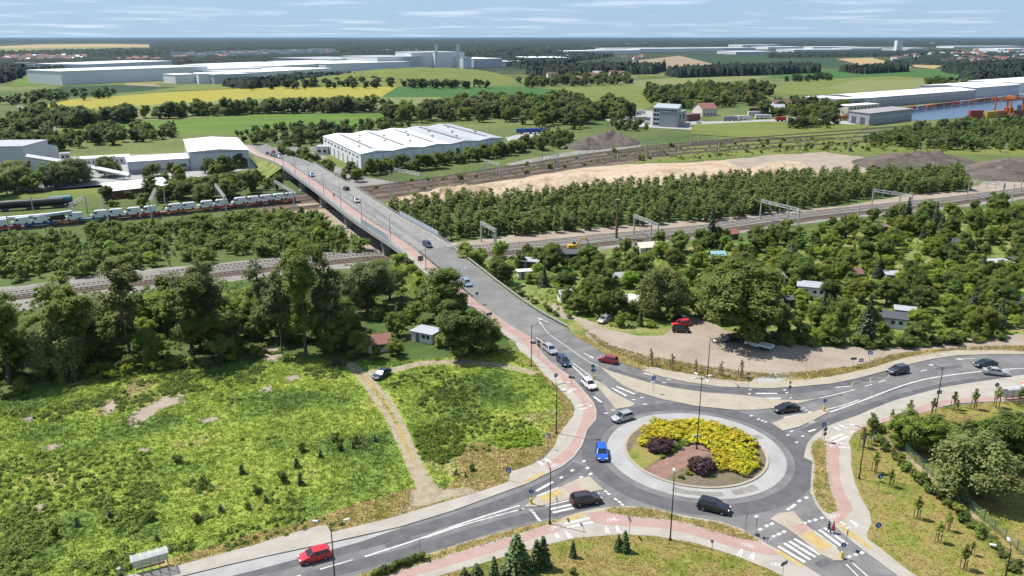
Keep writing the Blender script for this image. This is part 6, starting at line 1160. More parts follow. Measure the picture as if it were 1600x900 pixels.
hut((95, 494), 6, 5, 2.6, 0.4, 'plaster', 'roof_dark', 'grey gabled hut by the railway in the left wood', rise=1.6); hut((884, 470), 4, 3.5, 2.3, 0.3, 'plaster_white', 'tent_white', 'small white garden hut beside the ramp slope'); hut((980, 480), 6.5, 5.5, 2.6, -0.4, 'tent_white', 'tent_white', 'white tent-like shelter behind the parked silver car', rise=1.2, cat='tent')
hut((829, 418), 6, 5, 2.6, -0.3, 'wood_dark', 'roof_grey', 'dark garden hut with a grey roof by the bridge trees', 'flat'); hut((820, 434), 4.5, 2.3, 2.3, 0.2, 'plaster_white', 'roof_white', 'white caravan-like box in the gardens near the ramp', 'flat', cat='caravan'); hut((893, 405), 9, 6, 2.5, 0.1, 'wood_dark', 'roof_dark', 'wide flat dark roofed shed behind the yellow excavator', 'flat')
hut((1012, 394), 8, 5, 2.6, 0.3, 'plaster', 'plaster', 'beige roofed shed beneath the railway portal'); hut((1200, 443), 8, 6, 2.7, 0.25, 'plaster_white', 'roof_grey', 'pale grey roofed garden house above the big yard tree'); hut((1268, 460), 8, 6, 2.9, -0.35, 'plaster_white', 'roof_grey', 'white garden house with a part white roof in mid gardens', 'flat')
hut((1388, 507), 8.5, 6, 2.6, -0.4, 'plaster_white', 'roof_dark', 'dark grey flat roofed garden house behind the dark spruce', 'flat'); hut((1413, 496), 5, 4, 2.4, -0.4, 'wood_dark', 'roof_grey', 'smaller grey roofed hut touching the dark roofed garden house', 'flat'); hut((1365, 362), 8.5, 6, 2.6, -0.2, 'wood_wall', 'roof_brown', 'brown roofed garden hut near the railway', 'flat')
hut((1398, 439), 6, 5, 2.4, -0.2, 'plaster', 'roof_grey', 'grey flat roofed hut in the middle of the gardens', 'flat'); hut((1558, 420), 7, 5, 2.5, 0.1, 'plaster_white', 'roof_grey', 'grey roofed hut near the right edge of the gardens', 'flat'); hut((1594, 417), 6, 5, 2.5, 0.0, 'wood_dark', 'roof_dark', 'dark roofed hut at the right picture edge', 'flat')
hut((1120, 405), 4.5, 3, 2.0, 0.1, 'tarp_cyan', 'tarp_cyan', 'pale turquoise plastic greenhouse in the back gardens', rise=0.8, cat='greenhouse'); hut((1142, 372), 4, 4, 2.3, 0.3, 'wood_wall', 'roof_red', 'tiny orange red roofed hut by the tall spruce'); hut((1300, 473), 3.5, 2.5, 1.6, 0.3, 'tent_white', 'tent_white', 'small white garden tent beside the spruce', cat='tent')
hut((1330, 436), 5, 4, 2.4, 0.2, 'wood_wall', 'roof_red', 'red roofed hut left of the middle grey hut'); hut((1470, 443), 5, 4, 2.4, -0.1, 'wood_wall', 'roof_brown', 'brown hut between the conifers of the right gardens'); hut((1575, 474), 4.5, 4, 2.4, 0.1, 'plaster_white', 'roof_grey', 'grey hut half hidden at the right front gardens'); hut((960, 443), 5.5, 4, 2.4, 0.2, 'plaster', 'roof_grey', 'grey hut behind the clipped hedge'); hut((1500, 388), 6, 4, 2.5, -0.2, 'green_wall', 'roof_dark', 'dark roofed green hut in the back gardens'); hut((1160, 423), 4.5, 4, 2.4, 0.2, 'wood_wall', 'roof_grey', 'wooden hut between the pale house and the back gardens'); hut((1440, 474), 5, 4, 2.4, -0.2, 'plaster', 'roof_brown', 'brown roofed hut above the front hedge'); hut((1240, 478), 4.5, 3.5, 2.3, 0.2, 'wood_dark', 'roof_dark', 'low dark hut in front of the white garden house', 'flat')
LANDMARKS = [((438, 470), 'black garden hut'), ((591, 540), 'faded red hut roof'), ((667, 527), 'blue grey hut roof left of the ramp'), ((95, 490), 'grey gabled hut'), ((884, 466), 'small white hut beside the ramp'), ((980, 472), 'white tent-like shelter'), ((829, 412), 'dark hut by the bridge trees'), ((820, 430), 'white caravan'), ((893, 400), 'wide dark shed roof'), ((1012, 390), 'beige shed roof'), ((1200, 438), 'pale grey garden house'), ((1268, 455), 'white garden house'), ((1388, 502), 'dark flat roofed house'), ((1365, 357), 'brown roofed hut by the railway'), ((1398, 435), 'middle grey hut'), ((1558, 416), 'grey hut near the right edge'), ((1120, 400), 'turquoise greenhouse'), ((1142, 368), 'tiny orange red hut'), ((1300, 470), 'small white tent'), ((1330, 432), 'red roofed hut'), ((944, 502), 'parked silver car'), ((1062, 506), 'parked red car'), ((1183, 536), 'white pickup'), ((1110, 384), 'tall dark spruce by the tracks'), ((596, 590), 'black car on the dirt track'), ((530, 568), 'dark gate'), ((1236, 412), 'blue grey spruce'), ((897, 387), 'yellow excavator'), ((963, 372), 'tall brown mast'), ((565, 268), 'warehouse front corner'), ((221, 300), 'brick shed'), ((391, 262), 'works hall corner'), ((1045, 198), 'grey office block'), ((1108, 182), 'orange red roofed house'), ((1357, 196), 'grey brown dock hall'), ((960, 225), 'dark soil heap'), ((1440, 474), 'brown roof above the front hedge'), ((1470, 440), 'brown hut of the right gardens'), ((1500, 385), 'green hut of the back gardens'), ((735, 480), 'ramp lamp beside the big tree'), ((165, 335), 'railway mast left of the brick shed'), ((352, 330), 'slanting railway portal right of the brick shed'), ((50, 322), 'black tank wagons'), ((1590, 560), 'right end of the dirt yard')]
# ------------------------------------------------------------------ the far plain: works, town, woods, haze
def far_hall(p, q, depth, h, wall, roof, label, cat='factory', nwin=0, name='factory_hall'):
    H = Hall(name, p, q, depth, h, label, cat); H.walls(wall).flat(roof, 0.5, 0.6)
    if nwin: H.windows(nwin, 0.02, 0.98, h * 0.45, h * 0.75, 0.6, 'clad_grey', 'f', 'panel', 0.3)
    return H
far_hall((98, 133), (326, 122), 90, 18, 'clad_white', 'roof_white', 'long white factory hall standing farthest left of the great works')
far_hall((275, 131), (312, 129.5), 40, 12, 'clad_white', 'roof_white', 'low white hall in front of the long factory hall'); far_hall((311, 131), (352, 130), 50, 13, 'clad_white', 'roof_white', 'white hall with a grey side next to the low one'); far_hall((335, 131), (395, 128), 60, 12, 'clad_mid', 'roof_white', 'grey fronted hall before the dark trees'); far_hall((135, 112), (270, 105), 120, 13, 'clad_white', 'roof_white', 'pale hall rising behind the long factory hall')
far_hall((326, 122), (410, 119), 150, 14, 'clad_white', 'roof_white', 'white factory roofs joined to the long hall'); far_hall((400, 125), (520, 117), 120, 11, 'clad_white', 'roof_white', 'low bright factory roof left of the embankment'); far_hall((410, 117), (520, 111), 200, 14, 'clad_white', 'roof_white', 'wide white factory roof in the middle of the works'); far_hall((510, 113), (640, 108.5), 220, 15, 'clad_white', 'roof_white', 'broad pale factory roof beside the tall block'); far_hall((590, 109), (660, 107), 150, 24, 'clad_mid', 'roof_grey', 'stepped grey hall touching the tall block'); far_hall((520, 107), (600, 104), 200, 18, 'clad_grey', 'roof_grey', 'grey hall at the back of the works')
far_hall((643, 107), (682, 106.5), 160, 31, 'clad_white', 'roof_grey', 'tall grey white factory block with a dark gate'); far_hall((682, 107), (726, 106), 150, 32, 'clad_white', 'roof_grey', 'tall factory block between the two white chimneys'); far_hall((724, 107), (737, 106.6), 150, 22, 'clad_white', 'roof_grey', 'lower end of the tall factory block'); far_hall((740, 106), (785, 105), 120, 18, 'clad_mid', 'roof_white', 'pale hall right of the tall factory block'); far_hall((790, 104), (830, 102.5), 120, 10, 'clad_grey', 'roof_grey', 'low grey hall behind the farm')
for p, lb in (((682.5, 107.3), 'white square chimney left on the tall factory block'), ((716, 107.3), 'white square chimney right on the tall factory block')):
    X, Y = G(*p); e = empty('chimney', (X, Y, 0)); tag(e, lb, 'chimney', 'factory chimneys'); m = MB(); m.box((0, 0, 24), (6, 6, 48)); m.build('shaft', 'clad_white', e); m = MB(); m.box((0, 0, 48.5), (6.6, 6.6, 1.6)); m.build('cap', 'clad_mid', e)
r = random.Random(4)
FH = [(890, 935, 84, 12), (935, 1000, 83, 13), (945, 1040, 79, 12), (1000, 1070, 80, 14), (1060, 1130, 79, 13), (1120, 1180, 78, 12), (862, 925, 69, 9), (935, 985, 69, 10), (990, 1030, 68.5, 11), (1010, 1040, 70, 8), (1100, 1150, 69, 9), (1160, 1220, 72, 12), (1200, 1260, 76, 12), (1240, 1330, 82, 14), (1270, 1350, 76, 12), (1330, 1400, 78, 11), (1180, 1260, 69, 9), (1300, 1380, 69.5, 9), (1400, 1480, 68.5, 9), (1420, 1450, 79, 13), (1490, 1600, 74, 10), (1520, 1640, 69, 8), (820, 888, 97, 12), (610, 660, 83, 14), (690, 760, 71.5, 10), (770, 800, 69, 8), (1150, 1210, 84, 10), (1560, 1620, 79, 11), (870, 900, 90, 8), (850, 890, 96, 9)]
for i, (a, b, y, h) in enumerate(FH):
    zone = 'near the tan field' if a < 1100 and y > 75 else ('under the horizon forest' if y < 72 else 'in the industrial park on the right'); w = ['wide white', 'long pale grey', 'low white', 'bright white', 'pale'][i % 5]
    H = far_hall((a, y + 1.2), (b, y + 0.8), 140, h, r.choice(['clad_white', 'clad_mid', 'clad_white']), r.choice(['roof_white', 'roof_white', 'roof_white']), f'{w} far hall {zone}', 'hall', 0, 'distant_hall'); H.root['group'] = 'far halls on the plain'
H = far_hall((1400, 81), (1409, 81), 25, 48, 'clad_white', 'roof_white', 'white tower block of the mill standing out under the right horizon', 'tower', 0, 'mill_tower')
# houses of the town and villages, one by one
WM = {}
def house_mesh(k, w, d, h, rise, wall, roof):
    m = MB(); m.box((0, 0, h / 2), (w, d, h), 0, 0); z = h
    if rise:
        for sy in (-1, 1): m.face([(-w / 2 - 0.4, sy * (d / 2 + 0.4), z - 0.2), (w / 2 + 0.4, sy * (d / 2 + 0.4), z - 0.2), (w / 2 + 0.4, 0, z + rise), (-w / 2 - 0.4, 0, z + rise)], 1)
        for sx in (-1, 1): m.face([(sx * w / 2, -d / 2, z), (sx * w / 2, d / 2, z), (sx * w / 2, 0, z + rise - 0.1)], 0)
    else: m.box((0, 0, h + 0.25), (w + 0.4, d + 0.4, 0.5), 0, 1)
    nf = max(1, int(h / 3))
    for f in range(nf):
        for i in range(max(2, int(w / 4))):
            n = max(2, int(w / 4)); m.box((-w / 2 + w * (i + 0.5) / n, -d / 2 - 0.05, 1.6 + 3 * f), (1.5, 0.2, 1.3), 0, 2)
    return m.mesh(k, [wall, roof, 'window_dark'])
HM = [house_mesh('house', 13, 10, 6, 4.5, 'plaster_white', 'roof_red'), house_mesh('house', 12, 9, 5, 4, 'plaster', 'roof_red'), house_mesh('house', 14, 10, 6, 4, 'plaster_white', 'roof_brown'), house_mesh('house', 12, 10, 6, 3, 'plaster', 'roof_grey')]
BM = [house_mesh('flats', 60, 14, 16, 0, 'plaster_white', 'roof_grey'), house_mesh('flats', 45, 14, 14, 0, 'plaster', 'roof_grey'), house_mesh('flats', 70, 16, 18, 0, 'clad_white', 'roof_grey'), house_mesh('flats', 40, 14, 12, 4, 'plaster', 'roof_red')]
def town(poly, n, seed, L, label, cat, name, group, sc=(0.9, 1.3)):
    r = random.Random(seed)
    for x, y in scatter(ring(poly), n, seed, 14 if L is HM else 32): tag(inst(name, r.choice(L), None, (x, y, 0), r.uniform(-0.5, 0.5), r.uniform(*sc)), label, cat, group)
town([(0, 98), (110, 96), (150, 90), (110, 88), (0, 91)], 60, 71, HM, 'house with a reddish roof in the town behind the works at the left edge', 'house', 'town_house', 'houses of the left town', (0.9, 1.3)); town([(190, 100), (260, 98), (250, 92), (180, 93)], 14, 72, HM, 'house among trees behind the long factory hall', 'house', 'town_house', 'houses behind the factory hall', (0.9, 1.3))
town([(270, 94), (520, 86), (530, 79), (280, 85)], 120, 73, BM, 'pale block of flats in the town behind the works', 'flats', 'apartment_block', 'blocks of flats behind the works', (0.45, 0.75)); town([(0, 108), (60, 106), (130, 106), (110, 112), (10, 114)], 12, 74, BM, 'low pale block near the left edge before the town', 'flats', 'apartment_block', 'low blocks by the left edge', (0.5, 0.8))
town([(1440, 96), (1500, 89), (1600, 88), (1640, 98), (1560, 104)], 70, 75, HM, 'village house with a red roof under the right horizon', 'house', 'village_house', 'houses of the right village', (0.75, 1.05)); town([(1390, 96), (1440, 92), (1435, 88), (1395, 91)], 8, 76, HM, 'farm house beside the tan fields', 'house', 'village_house', 'houses beside the tan fields', (0.8, 1.2)); town([(1440, 92), (1640, 84), (1640, 77), (1460, 82)], 40, 77, HM, 'far village house near the right horizon', 'house', 'village_house', 'far houses near the right horizon', (1.0, 1.5))
town([(855, 124), (930, 118), (990, 122), (940, 130), (880, 132)], 12, 78, HM, 'farm building with a pale roof behind the dark green field', 'farm', 'farm_building', 'farm behind the dark green field', (0.8, 1.2)); town([(960, 92), (1010, 88), (1010, 92), (975, 96)], 6, 79, HM, 'building at the edge of the tan field', 'house', 'farm_building', 'buildings at the tan field edge', (0.8, 1.2)); town([(1200, 176), (1240, 172), (1250, 178), (1210, 182)], 4, 80, HM, 'small building in the trees by the lorry row', 'house', 'yard_building', 'small buildings by the lorry row', (0.8, 1.1))
# woods that read as one mass
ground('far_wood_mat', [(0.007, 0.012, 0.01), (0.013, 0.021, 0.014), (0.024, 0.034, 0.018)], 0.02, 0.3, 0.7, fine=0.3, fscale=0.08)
def wood(poly, h, n, label, base=0.0, wob=0.45, hill=0.0, sd=1):
    """a canopy sheet with bumpy crowns and its own wall of foliage at the edge"""
    R = ring(poly, 0); A = np.array(R); lo, hi = A.min(0), A.max(0)
    inv = np.linspace(1 / lo[1], 1 / hi[1], n); ys = 1 / inv; V, Fq = [], []; nx = int(n * 3.2); idx = {}
    tx = np.linspace(min(a[0] / a[1] for a in R), max(a[0] / a[1] for a in R), nx); PX, PY = np.meshgrid(tx, ys); P = np.stack([(PX * PY).ravel(), PY.ravel()], 1); ins = inside(P, R)
    step = (ys[-1] - ys[0]) / n; rs = np.random.RandomState(sd); z = np.where(ins, base + h * (1 + wob * rs.randn(len(P)) * 0.55) + hill * np.array([mnoise.fractal(Vector((p[0] / 2600, p[1] / 2600, sd)), 1, 2, 3) for p in P]), -1.0)
    q = np.arange(nx * n).reshape(n, nx); F4 = np.stack([q[:-1, :-1].ravel(), q[:-1, 1:].ravel(), q[1:, 1:].ravel(), q[1:, :-1].ravel()], 1); F4 = F4[ins[F4].any(1)]
    P = P + rs.randn(*P.shape) * np.array((2.5, 0))
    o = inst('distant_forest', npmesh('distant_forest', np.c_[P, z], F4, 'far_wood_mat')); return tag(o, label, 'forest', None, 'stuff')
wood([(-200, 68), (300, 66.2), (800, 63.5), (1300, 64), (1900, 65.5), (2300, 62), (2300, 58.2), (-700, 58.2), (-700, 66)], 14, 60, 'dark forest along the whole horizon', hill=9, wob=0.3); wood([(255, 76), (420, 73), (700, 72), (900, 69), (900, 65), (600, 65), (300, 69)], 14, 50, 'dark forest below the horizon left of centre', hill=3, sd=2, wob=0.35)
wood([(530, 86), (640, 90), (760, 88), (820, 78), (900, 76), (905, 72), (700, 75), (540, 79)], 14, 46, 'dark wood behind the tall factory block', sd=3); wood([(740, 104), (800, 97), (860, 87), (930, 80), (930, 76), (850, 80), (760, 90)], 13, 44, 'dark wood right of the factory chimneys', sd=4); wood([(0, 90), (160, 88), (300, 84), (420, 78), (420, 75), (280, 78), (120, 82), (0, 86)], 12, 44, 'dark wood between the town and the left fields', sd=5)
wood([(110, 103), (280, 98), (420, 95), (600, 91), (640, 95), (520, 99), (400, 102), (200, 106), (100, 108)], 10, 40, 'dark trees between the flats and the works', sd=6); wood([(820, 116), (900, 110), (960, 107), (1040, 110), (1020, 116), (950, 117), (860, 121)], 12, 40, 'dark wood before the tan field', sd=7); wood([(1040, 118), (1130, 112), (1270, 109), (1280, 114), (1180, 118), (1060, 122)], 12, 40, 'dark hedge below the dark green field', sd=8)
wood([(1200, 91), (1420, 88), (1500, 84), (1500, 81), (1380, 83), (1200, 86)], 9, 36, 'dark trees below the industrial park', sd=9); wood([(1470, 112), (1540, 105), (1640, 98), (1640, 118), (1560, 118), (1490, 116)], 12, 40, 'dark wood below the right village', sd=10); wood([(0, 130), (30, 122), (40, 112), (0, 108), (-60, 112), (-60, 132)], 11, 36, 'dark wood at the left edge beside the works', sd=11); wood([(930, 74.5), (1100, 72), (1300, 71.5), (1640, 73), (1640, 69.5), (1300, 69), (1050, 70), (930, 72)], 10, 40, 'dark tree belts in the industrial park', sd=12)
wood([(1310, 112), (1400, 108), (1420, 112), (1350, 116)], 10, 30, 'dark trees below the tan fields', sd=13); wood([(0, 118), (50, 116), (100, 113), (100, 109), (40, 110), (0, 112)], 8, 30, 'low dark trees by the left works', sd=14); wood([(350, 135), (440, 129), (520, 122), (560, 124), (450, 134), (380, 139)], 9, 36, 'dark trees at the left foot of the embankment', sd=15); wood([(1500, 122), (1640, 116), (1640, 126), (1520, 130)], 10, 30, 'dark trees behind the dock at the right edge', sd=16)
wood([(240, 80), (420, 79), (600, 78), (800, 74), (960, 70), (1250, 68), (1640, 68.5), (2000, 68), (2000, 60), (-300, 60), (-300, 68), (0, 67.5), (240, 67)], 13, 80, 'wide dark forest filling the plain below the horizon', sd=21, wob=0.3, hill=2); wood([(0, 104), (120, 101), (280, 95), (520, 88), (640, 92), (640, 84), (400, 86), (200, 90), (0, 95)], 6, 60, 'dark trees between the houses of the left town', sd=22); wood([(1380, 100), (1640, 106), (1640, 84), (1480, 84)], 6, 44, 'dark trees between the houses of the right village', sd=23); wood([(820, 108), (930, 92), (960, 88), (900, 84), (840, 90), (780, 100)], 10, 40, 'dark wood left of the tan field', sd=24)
# haze: the air of the plain
hm = bpy.data.materials.new('haze_air'); hm.use_nodes = True; hn = hm.node_tree; hn.nodes.clear(); ho = hn.nodes.new('ShaderNodeOutputMaterial'); hv = hn.nodes.new('ShaderNodeVolumePrincipled'); hv.inputs['Color'].default_value = (0.45, 0.68, 1.0, 1); hv.inputs['Density'].default_value = 1.5e-5; hv.inputs['Anisotropy'].default_value = 0.2; hn.links.new(hv.outputs[0], ho.inputs['Volume']); MATS['haze_air'] = hm
m = MB(); m.box((0, 29600, 36), (90400, 60800, 78)); tag(m.build('haze', 'haze_air'), kind='stuff')
# ------------------------------------------------------------------ vehicles
def paint(name, col, metal=0.15):
    m, n, l, b = newmat(name); b.inputs['Base Color'].default_value = (*col, 1); b.inputs['Roughness'].default_value = 0.32; b.inputs['Metallic'].default_value = metal; b.inputs['Coat Weight'].default_value = 0.6; b.inputs['Coat Roughness'].default_value = 0.08; return m
for k, c in {'red': (0.5, 0.012, 0.018), 'dark_red': (0.22, 0.008, 0.015), 'blue': (0.006, 0.07, 0.42), 'navy': (0.012, 0.02, 0.06), 'black': (0.008, 0.008, 0.009), 'brown': (0.03, 0.018, 0.017), 'silver': (0.36, 0.37, 0.37), 'white': (0.62, 0.62, 0.61), 'grey': (0.05, 0.055, 0.06), 'sky': (0.22, 0.32, 0.4)}.items(): paint('car_' + k, c, 0.4 if k in ('silver', 'grey', 'sky') else 0.1)
m_, n_, l_, b_ = newmat('car_glass'); b_.inputs['Base Color'].default_value = (0.012, 0.015, 0.018, 1); b_.inputs['Roughness'].default_value = 0.05; b_.inputs['Specular IOR Level'].default_value = 0.8
m_, n_, l_, b_ = newmat('lamp_red'); b_.inputs['Base Color'].default_value = (0.35, 0.01, 0.01, 1); b_.inputs['Roughness'].default_value = 0.2
m_, n_, l_, b_ = newmat('lamp_clear'); b_.inputs['Base Color'].default_value = (0.6, 0.6, 0.6, 1); b_.inputs['Roughness'].default_value = 0.15
CAR = {  # length, width, height, windscreen foot, roof front, roof back, rear glass foot, bonnet height, tail height
    'hatch': (4.05, 1.76, 1.50, 1.05, 0.25, -1.55, -1.88, 0.98, 1.02), 'estate': (4.6, 1.8, 1.50, 1.15, 0.35, -1.85, -2.18, 0.96, 1.02), 'suv': (4.5, 1.86, 1.66, 1.05, 0.3, -1.75, -2.08, 1.08, 1.12), 'sedan': (4.7, 1.82, 1.44, 1.1, 0.35, -0.95, -1.65, 0.94, 1.0)}
WHEEL = {}
def wheel_mesh(r):
    if r not in WHEEL:
        t = MB(); t.tube([(0, -0.11, 0), (0, 0.11, 0)], r, 14); w = MB(); w.tube([(0, -0.122, 0), (0, 0.122, 0)], r * 0.62, 12); WHEEL[r] = (t.mesh('tyre', 'tyre'), w.mesh('rim', 'rim'))
    return WHEEL[r]
CARM = {}
def car_meshes(kind, col):
    if (kind, col) in CARM: return CARM[kind, col]
    L, Wd, Ht, xw, xrf, xrb, xr, hb_, ht = CAR[kind]; f, r = L / 2, -L / 2; hw = Wd / 2
    # lower body: loft of cross sections along the car
    st = [(r, 0.42, 0.80, 0.86), (r + 0.07, 0.30, ht - 0.05, 0.95), (r + 0.35, 0.24, ht, 0.99), (xr * 0.6, 0.24, ht, 1.0), (0, 0.22, (ht + hb_) / 2, 1.0), (xw, 0.24, hb_, 0.99), (f - 0.55, 0.26, hb_ - 0.10, 0.97), (f - 0.16, 0.28, hb_ - 0.22, 0.92), (f, 0.36, hb_ - 0.36, 0.82)]
    b = MB(); n = 8
    for x, z0, z1, k in st:
        w = hw * k; zm = (z0 + z1) / 2
        b.v += [(x, -w * 0.92, z0), (x, -w, z0 + 0.12), (x, -w, zm + 0.1), (x, -w * 0.93, z1), (x, w * 0.93, z1), (x, w, zm + 0.1), (x, w, z0 + 0.12), (x, w * 0.92, z0)]
    for i in range(len(st) - 1):
        for j in range(n): a = i * n + j; c = i * n + (j + 1) % n; b.f.append((a, a + n, c + n, c)); b.m.append(0)
    b.f.append(tuple(range(n))); b.m.append(0); o = (len(st) - 1) * n; b.f.append(tuple(range(o + n - 1, o - 1, -1))); b.m.append(0)
    body = b.mesh('body', 'car_' + col, False)
    # cabin: glass shell, painted roof and pillars
    wb, wr = hw * 0.92, hw * 0.72; zb0, zb1 = ht - 0.03, hb_ - 0.03; zt = Ht - 0.05
    A = [(xr, -wb, zb0), (xw, -wb, zb1), (xw, wb, zb1), (xr, wb, zb0)]; T = [(xrb, -wr, zt), (xrf, -wr, zt), (xrf, wr, zt), (xrb, wr, zt)]
    def glass(q): g = MB(); g.face(q); return g.mesh('window', 'car_glass')
    gl = [('windscreen', glass([A[1], A[2], T[2], T[1]])), ('rear_window', glass([A[3], A[0], T[0], T[3]])), ('side_window', glass([A[0], A[1], T[1], T[0]])), ('side_window', glass([A[2], A[3], T[3], T[2]]))]
    p = MB(); ro = 0.03; p.prism([(xrb - ro, -wr - ro), (xrf + ro, -wr - ro), (xrf + ro, wr + ro), (xrb - ro, wr + ro)], zt - 0.01, Ht, bottom=True)
    for i in range(4): p.tube([A[i], T[i]], 0.05, 5, cap=False)
    for s in (0, 1):
        for t in (0.42, 0.72) if kind != 'sedan' else (0.45,):
            a, bb = (A[0], A[1]) if s == 0 else (A[3], A[2]); c, d = (T[0], T[1]) if s == 0 else (T[3], T[2]); q = Vector(a).lerp(Vector(bb), t); w = Vector(c).lerp(Vector(d), t); p.tube([q, w], 0.04, 4, cap=False)
    roof = p.mesh('roof', 'car_' + col)
    hl = MB().box((f - 0.10, 0, 0), (0.16, 0.36, 0.16)).mesh('headlight', 'lamp_clear'); tl = MB().box((r + 0.06, 0, 0), (0.14, 0.3, 0.26)).mesh('taillight', 'lamp_red'); bp = [MB().box((f - 0.03, 0, 0.4), (0.12, Wd * 0.78, 0.2)).mesh('bumper', 'black_paint'), MB().box((r + 0.03, 0, 0.42), (0.12, Wd * 0.78, 0.18)).mesh('bumper', 'black_paint')]; pl = MB().box((f + 0.02, 0, 0.45), (0.03, 0.5, 0.11)).mesh('number_plate', 'paint_white'); mi = MB().box((xw - 0.2, 0, hb_ + 0.05), (0.16, 0.2, 0.12)).mesh('mirror', 'car_' + col)
    CARM[kind, col] = (body, gl, roof, hl, tl, bp, pl, mi, L, hw, hb_); return CARM[kind, col]
def car(kind, col, rear, front, label, z=None, ramp=False, group=None, cat='car', zofs=0.036, at=None, ang=None):
    if at is None:
        a, b = (GR(*rear), GR(*front)) if ramp else ((*G(*rear), 0), (*G(*front), 0)); x, y, zz = (a[0] + b[0]) / 2, (a[1] + b[1]) / 2, (a[2] + b[2]) / 2; ang = math.atan2(b[1] - a[1], b[0] - a[0]) if ang is None else ang
    else: x, y, zz = at
    e = empty('car', (x, y, zz + zofs), ang); tag(e, label, cat, group)
    if ramp: s = s_of_Y(y); sl = (rz_s(s + 2) - rz_s(s - 2)) / 4; e.rotation_euler = (0, -math.atan(sl) * (1 if math.cos(ang - road_dir(s)) > 0 else -1), ang)
    body, gl, roof, hl, tl, bp, pl, mi, L, hw, hb_ = car_meshes(kind, col); inst('body', body, e); inst('roof', roof, e); [inst('bumper', q, e) for q in bp]; inst('number_plate', pl, e)
    for nme, me in gl: inst(nme, me, e)
    for s in (-1, 1): inst('headlight', hl, e, (0, s * hw * 0.62, hb_ - 0.30)); inst('taillight', tl, e, (0, s * hw * 0.62, 0.85)); inst('mirror', mi, e, (0, s * hw * 1.02, 0))
    r = 0.34 if kind == 'suv' else 0.31; t, w = wheel_mesh(r)
    for sx in (L * 0.30, -L * 0.29):
        for s in (-1, 1): q = inst('wheel', t, e, (sx, s * (hw - 0.07), r)); inst('rim', w, q)
    return e
C_ = [('hatch', 'red', (514, 868), (470, 880), 'bright red hatchback leaving on the lower left road'), ('suv', 'brown', (896, 789), (934, 783), 'black brown family car on the zebra crossing of the lower road'), ('suv', 'black', (1092, 792), (1138, 803), 'black car with roof rails driving round the front of the roundabout'), ('estate', 'blue', (938, 701), (942, 724), 'bright blue car circling the left side of the roundabout'),
      ('hatch', 'silver', (985, 653), (960, 660), 'small silver hatchback at the back left of the roundabout'), ('hatch', 'white', (912, 597), (929, 613), 'white hatchback waiting at the roundabout entry'), ('estate', 'navy', (872, 560), (889, 577), 'dark blue estate car queuing behind the white hatchback'), ('estate', 'silver', (851, 543), (868, 557), 'silver estate car last in the queue to the roundabout'),
      ('hatch', 'dark_red', (963, 569), (938, 564), 'dark red hatchback driving up to the bridge'), ('sedan', 'black', (1246, 640), (1210, 645), 'black saloon entering the roundabout from the right'), ('suv', 'grey', (1418, 580), (1387, 586), 'dark grey car on the right hand road'), ('sedan', 'black', (1556, 571), (1522, 574), 'black saloon at the right end of the road'), ('sedan', 'silver', (1540, 584), (1571, 587), 'silver saloon passing the black one at the right end'),
      ('sedan', 'navy', (605, 583), (588, 594), 'black car parked beside the dirt track in the meadow'), ('hatch', 'silver', (953, 499), (936, 507), 'silver car parked on the grass beside the dirt yard'), ('estate', 'red', (1078, 507), (1050, 512), 'bright red car parked in the corner of the dirt yard'), ('hatch', 'black', (1052, 518), (1076, 519), 'black hatchback parked in front of the bright red car'), ('sedan', 'navy', (1044, 500), (1072, 499), 'dark car parked behind the bright red car in the shade'), ('estate', 'grey', (1152, 531), (1132, 534), 'dark grey car parked in the tree shade beside the pickup')]
for k, c, a, b, lb in C_: car(k, c, a, b, lb)
for k, c, a, b, lb in (('hatch', 'sky', (726, 441), (732, 449), 'pale blue car driving down the bridge ramp'), ('hatch', 'navy', (664, 382), (672, 388), 'dark car on the near end of the bridge'), ('estate', 'silver', (553, 313), (561, 319), 'silver car in the middle of the bridge'), ('hatch', 'black', (545, 299), (537, 295), 'black car in the bridge lane away from us'), ('hatch', 'sky', (484, 273), (491, 278), 'light blue car on the far part of the bridge')): car(k, c, a, b, lb, ramp=True)
for i, (s, off, c, k, lb) in enumerate(((282, -2.2, 'silver', 'suv', 'first pale car of the queue at the far bridge end'), (291, -2.2, 'black', 'hatch', 'second, dark car of the queue at the far bridge end'), (299, -2.2, 'navy', 'hatch', 'third, navy car of the queue at the far bridge end'), (307, -2.2, 'black', 'suv', 'fourth, dark car of the queue at the far bridge end'), (323, -2.2, 'navy', 'sedan', 'last dark car of the queue at the far bridge end'), (312, 2.2, 'white', 'hatch', 'white car leaving across the far bridge end'), (330, 2.2, 'red', 'hatch', 'reddish car near the junction beyond the bridge'))):
    q = road_at(s, off); car(k, c, None, None, lb, at=q, ang=road_dir(s) + (math.pi if off < 0 else 0), group='cars at the far bridge end')
for i, (p, c, k, lb) in enumerate((((1006, 192), 'white', 'hatch', 'white car parked in front of the office block'), ((1012, 194), 'silver', 'sedan', 'silver car parked beside the office block'), ((1092, 193), 'white', 'estate', 'white car parked right of the office block'), ((975, 190), 'black', 'sedan', 'black car parked in the truck yard'), ((810, 222), 'white', 'hatch', 'white car in the small yard behind the warehouse'), ((820, 221), 'silver', 'suv', 'silver car in the small yard behind the warehouse'), ((832, 220), 'white', 'estate', 'white estate car in the small yard behind the warehouse'), ((1300, 190), 'red', 'hatch', 'red car at the dock yard'), ((1290, 193), 'white', 'hatch', 'white car at the dock yard'), ((40, 290), 'black', 'hatch', 'black car parked under the works trees'), ((75, 289), 'white', 'hatch', 'white car parked under the works trees'), ((105, 287), 'silver', 'sedan', 'silver car parked under the works trees'), ((120, 286), 'white', 'sedan', 'second white car parked under the works trees'))): car(k, c, (p[0] - 3, p[1]), (p[0] + 3, p[1] - 0.2), lb, zofs=0.05)
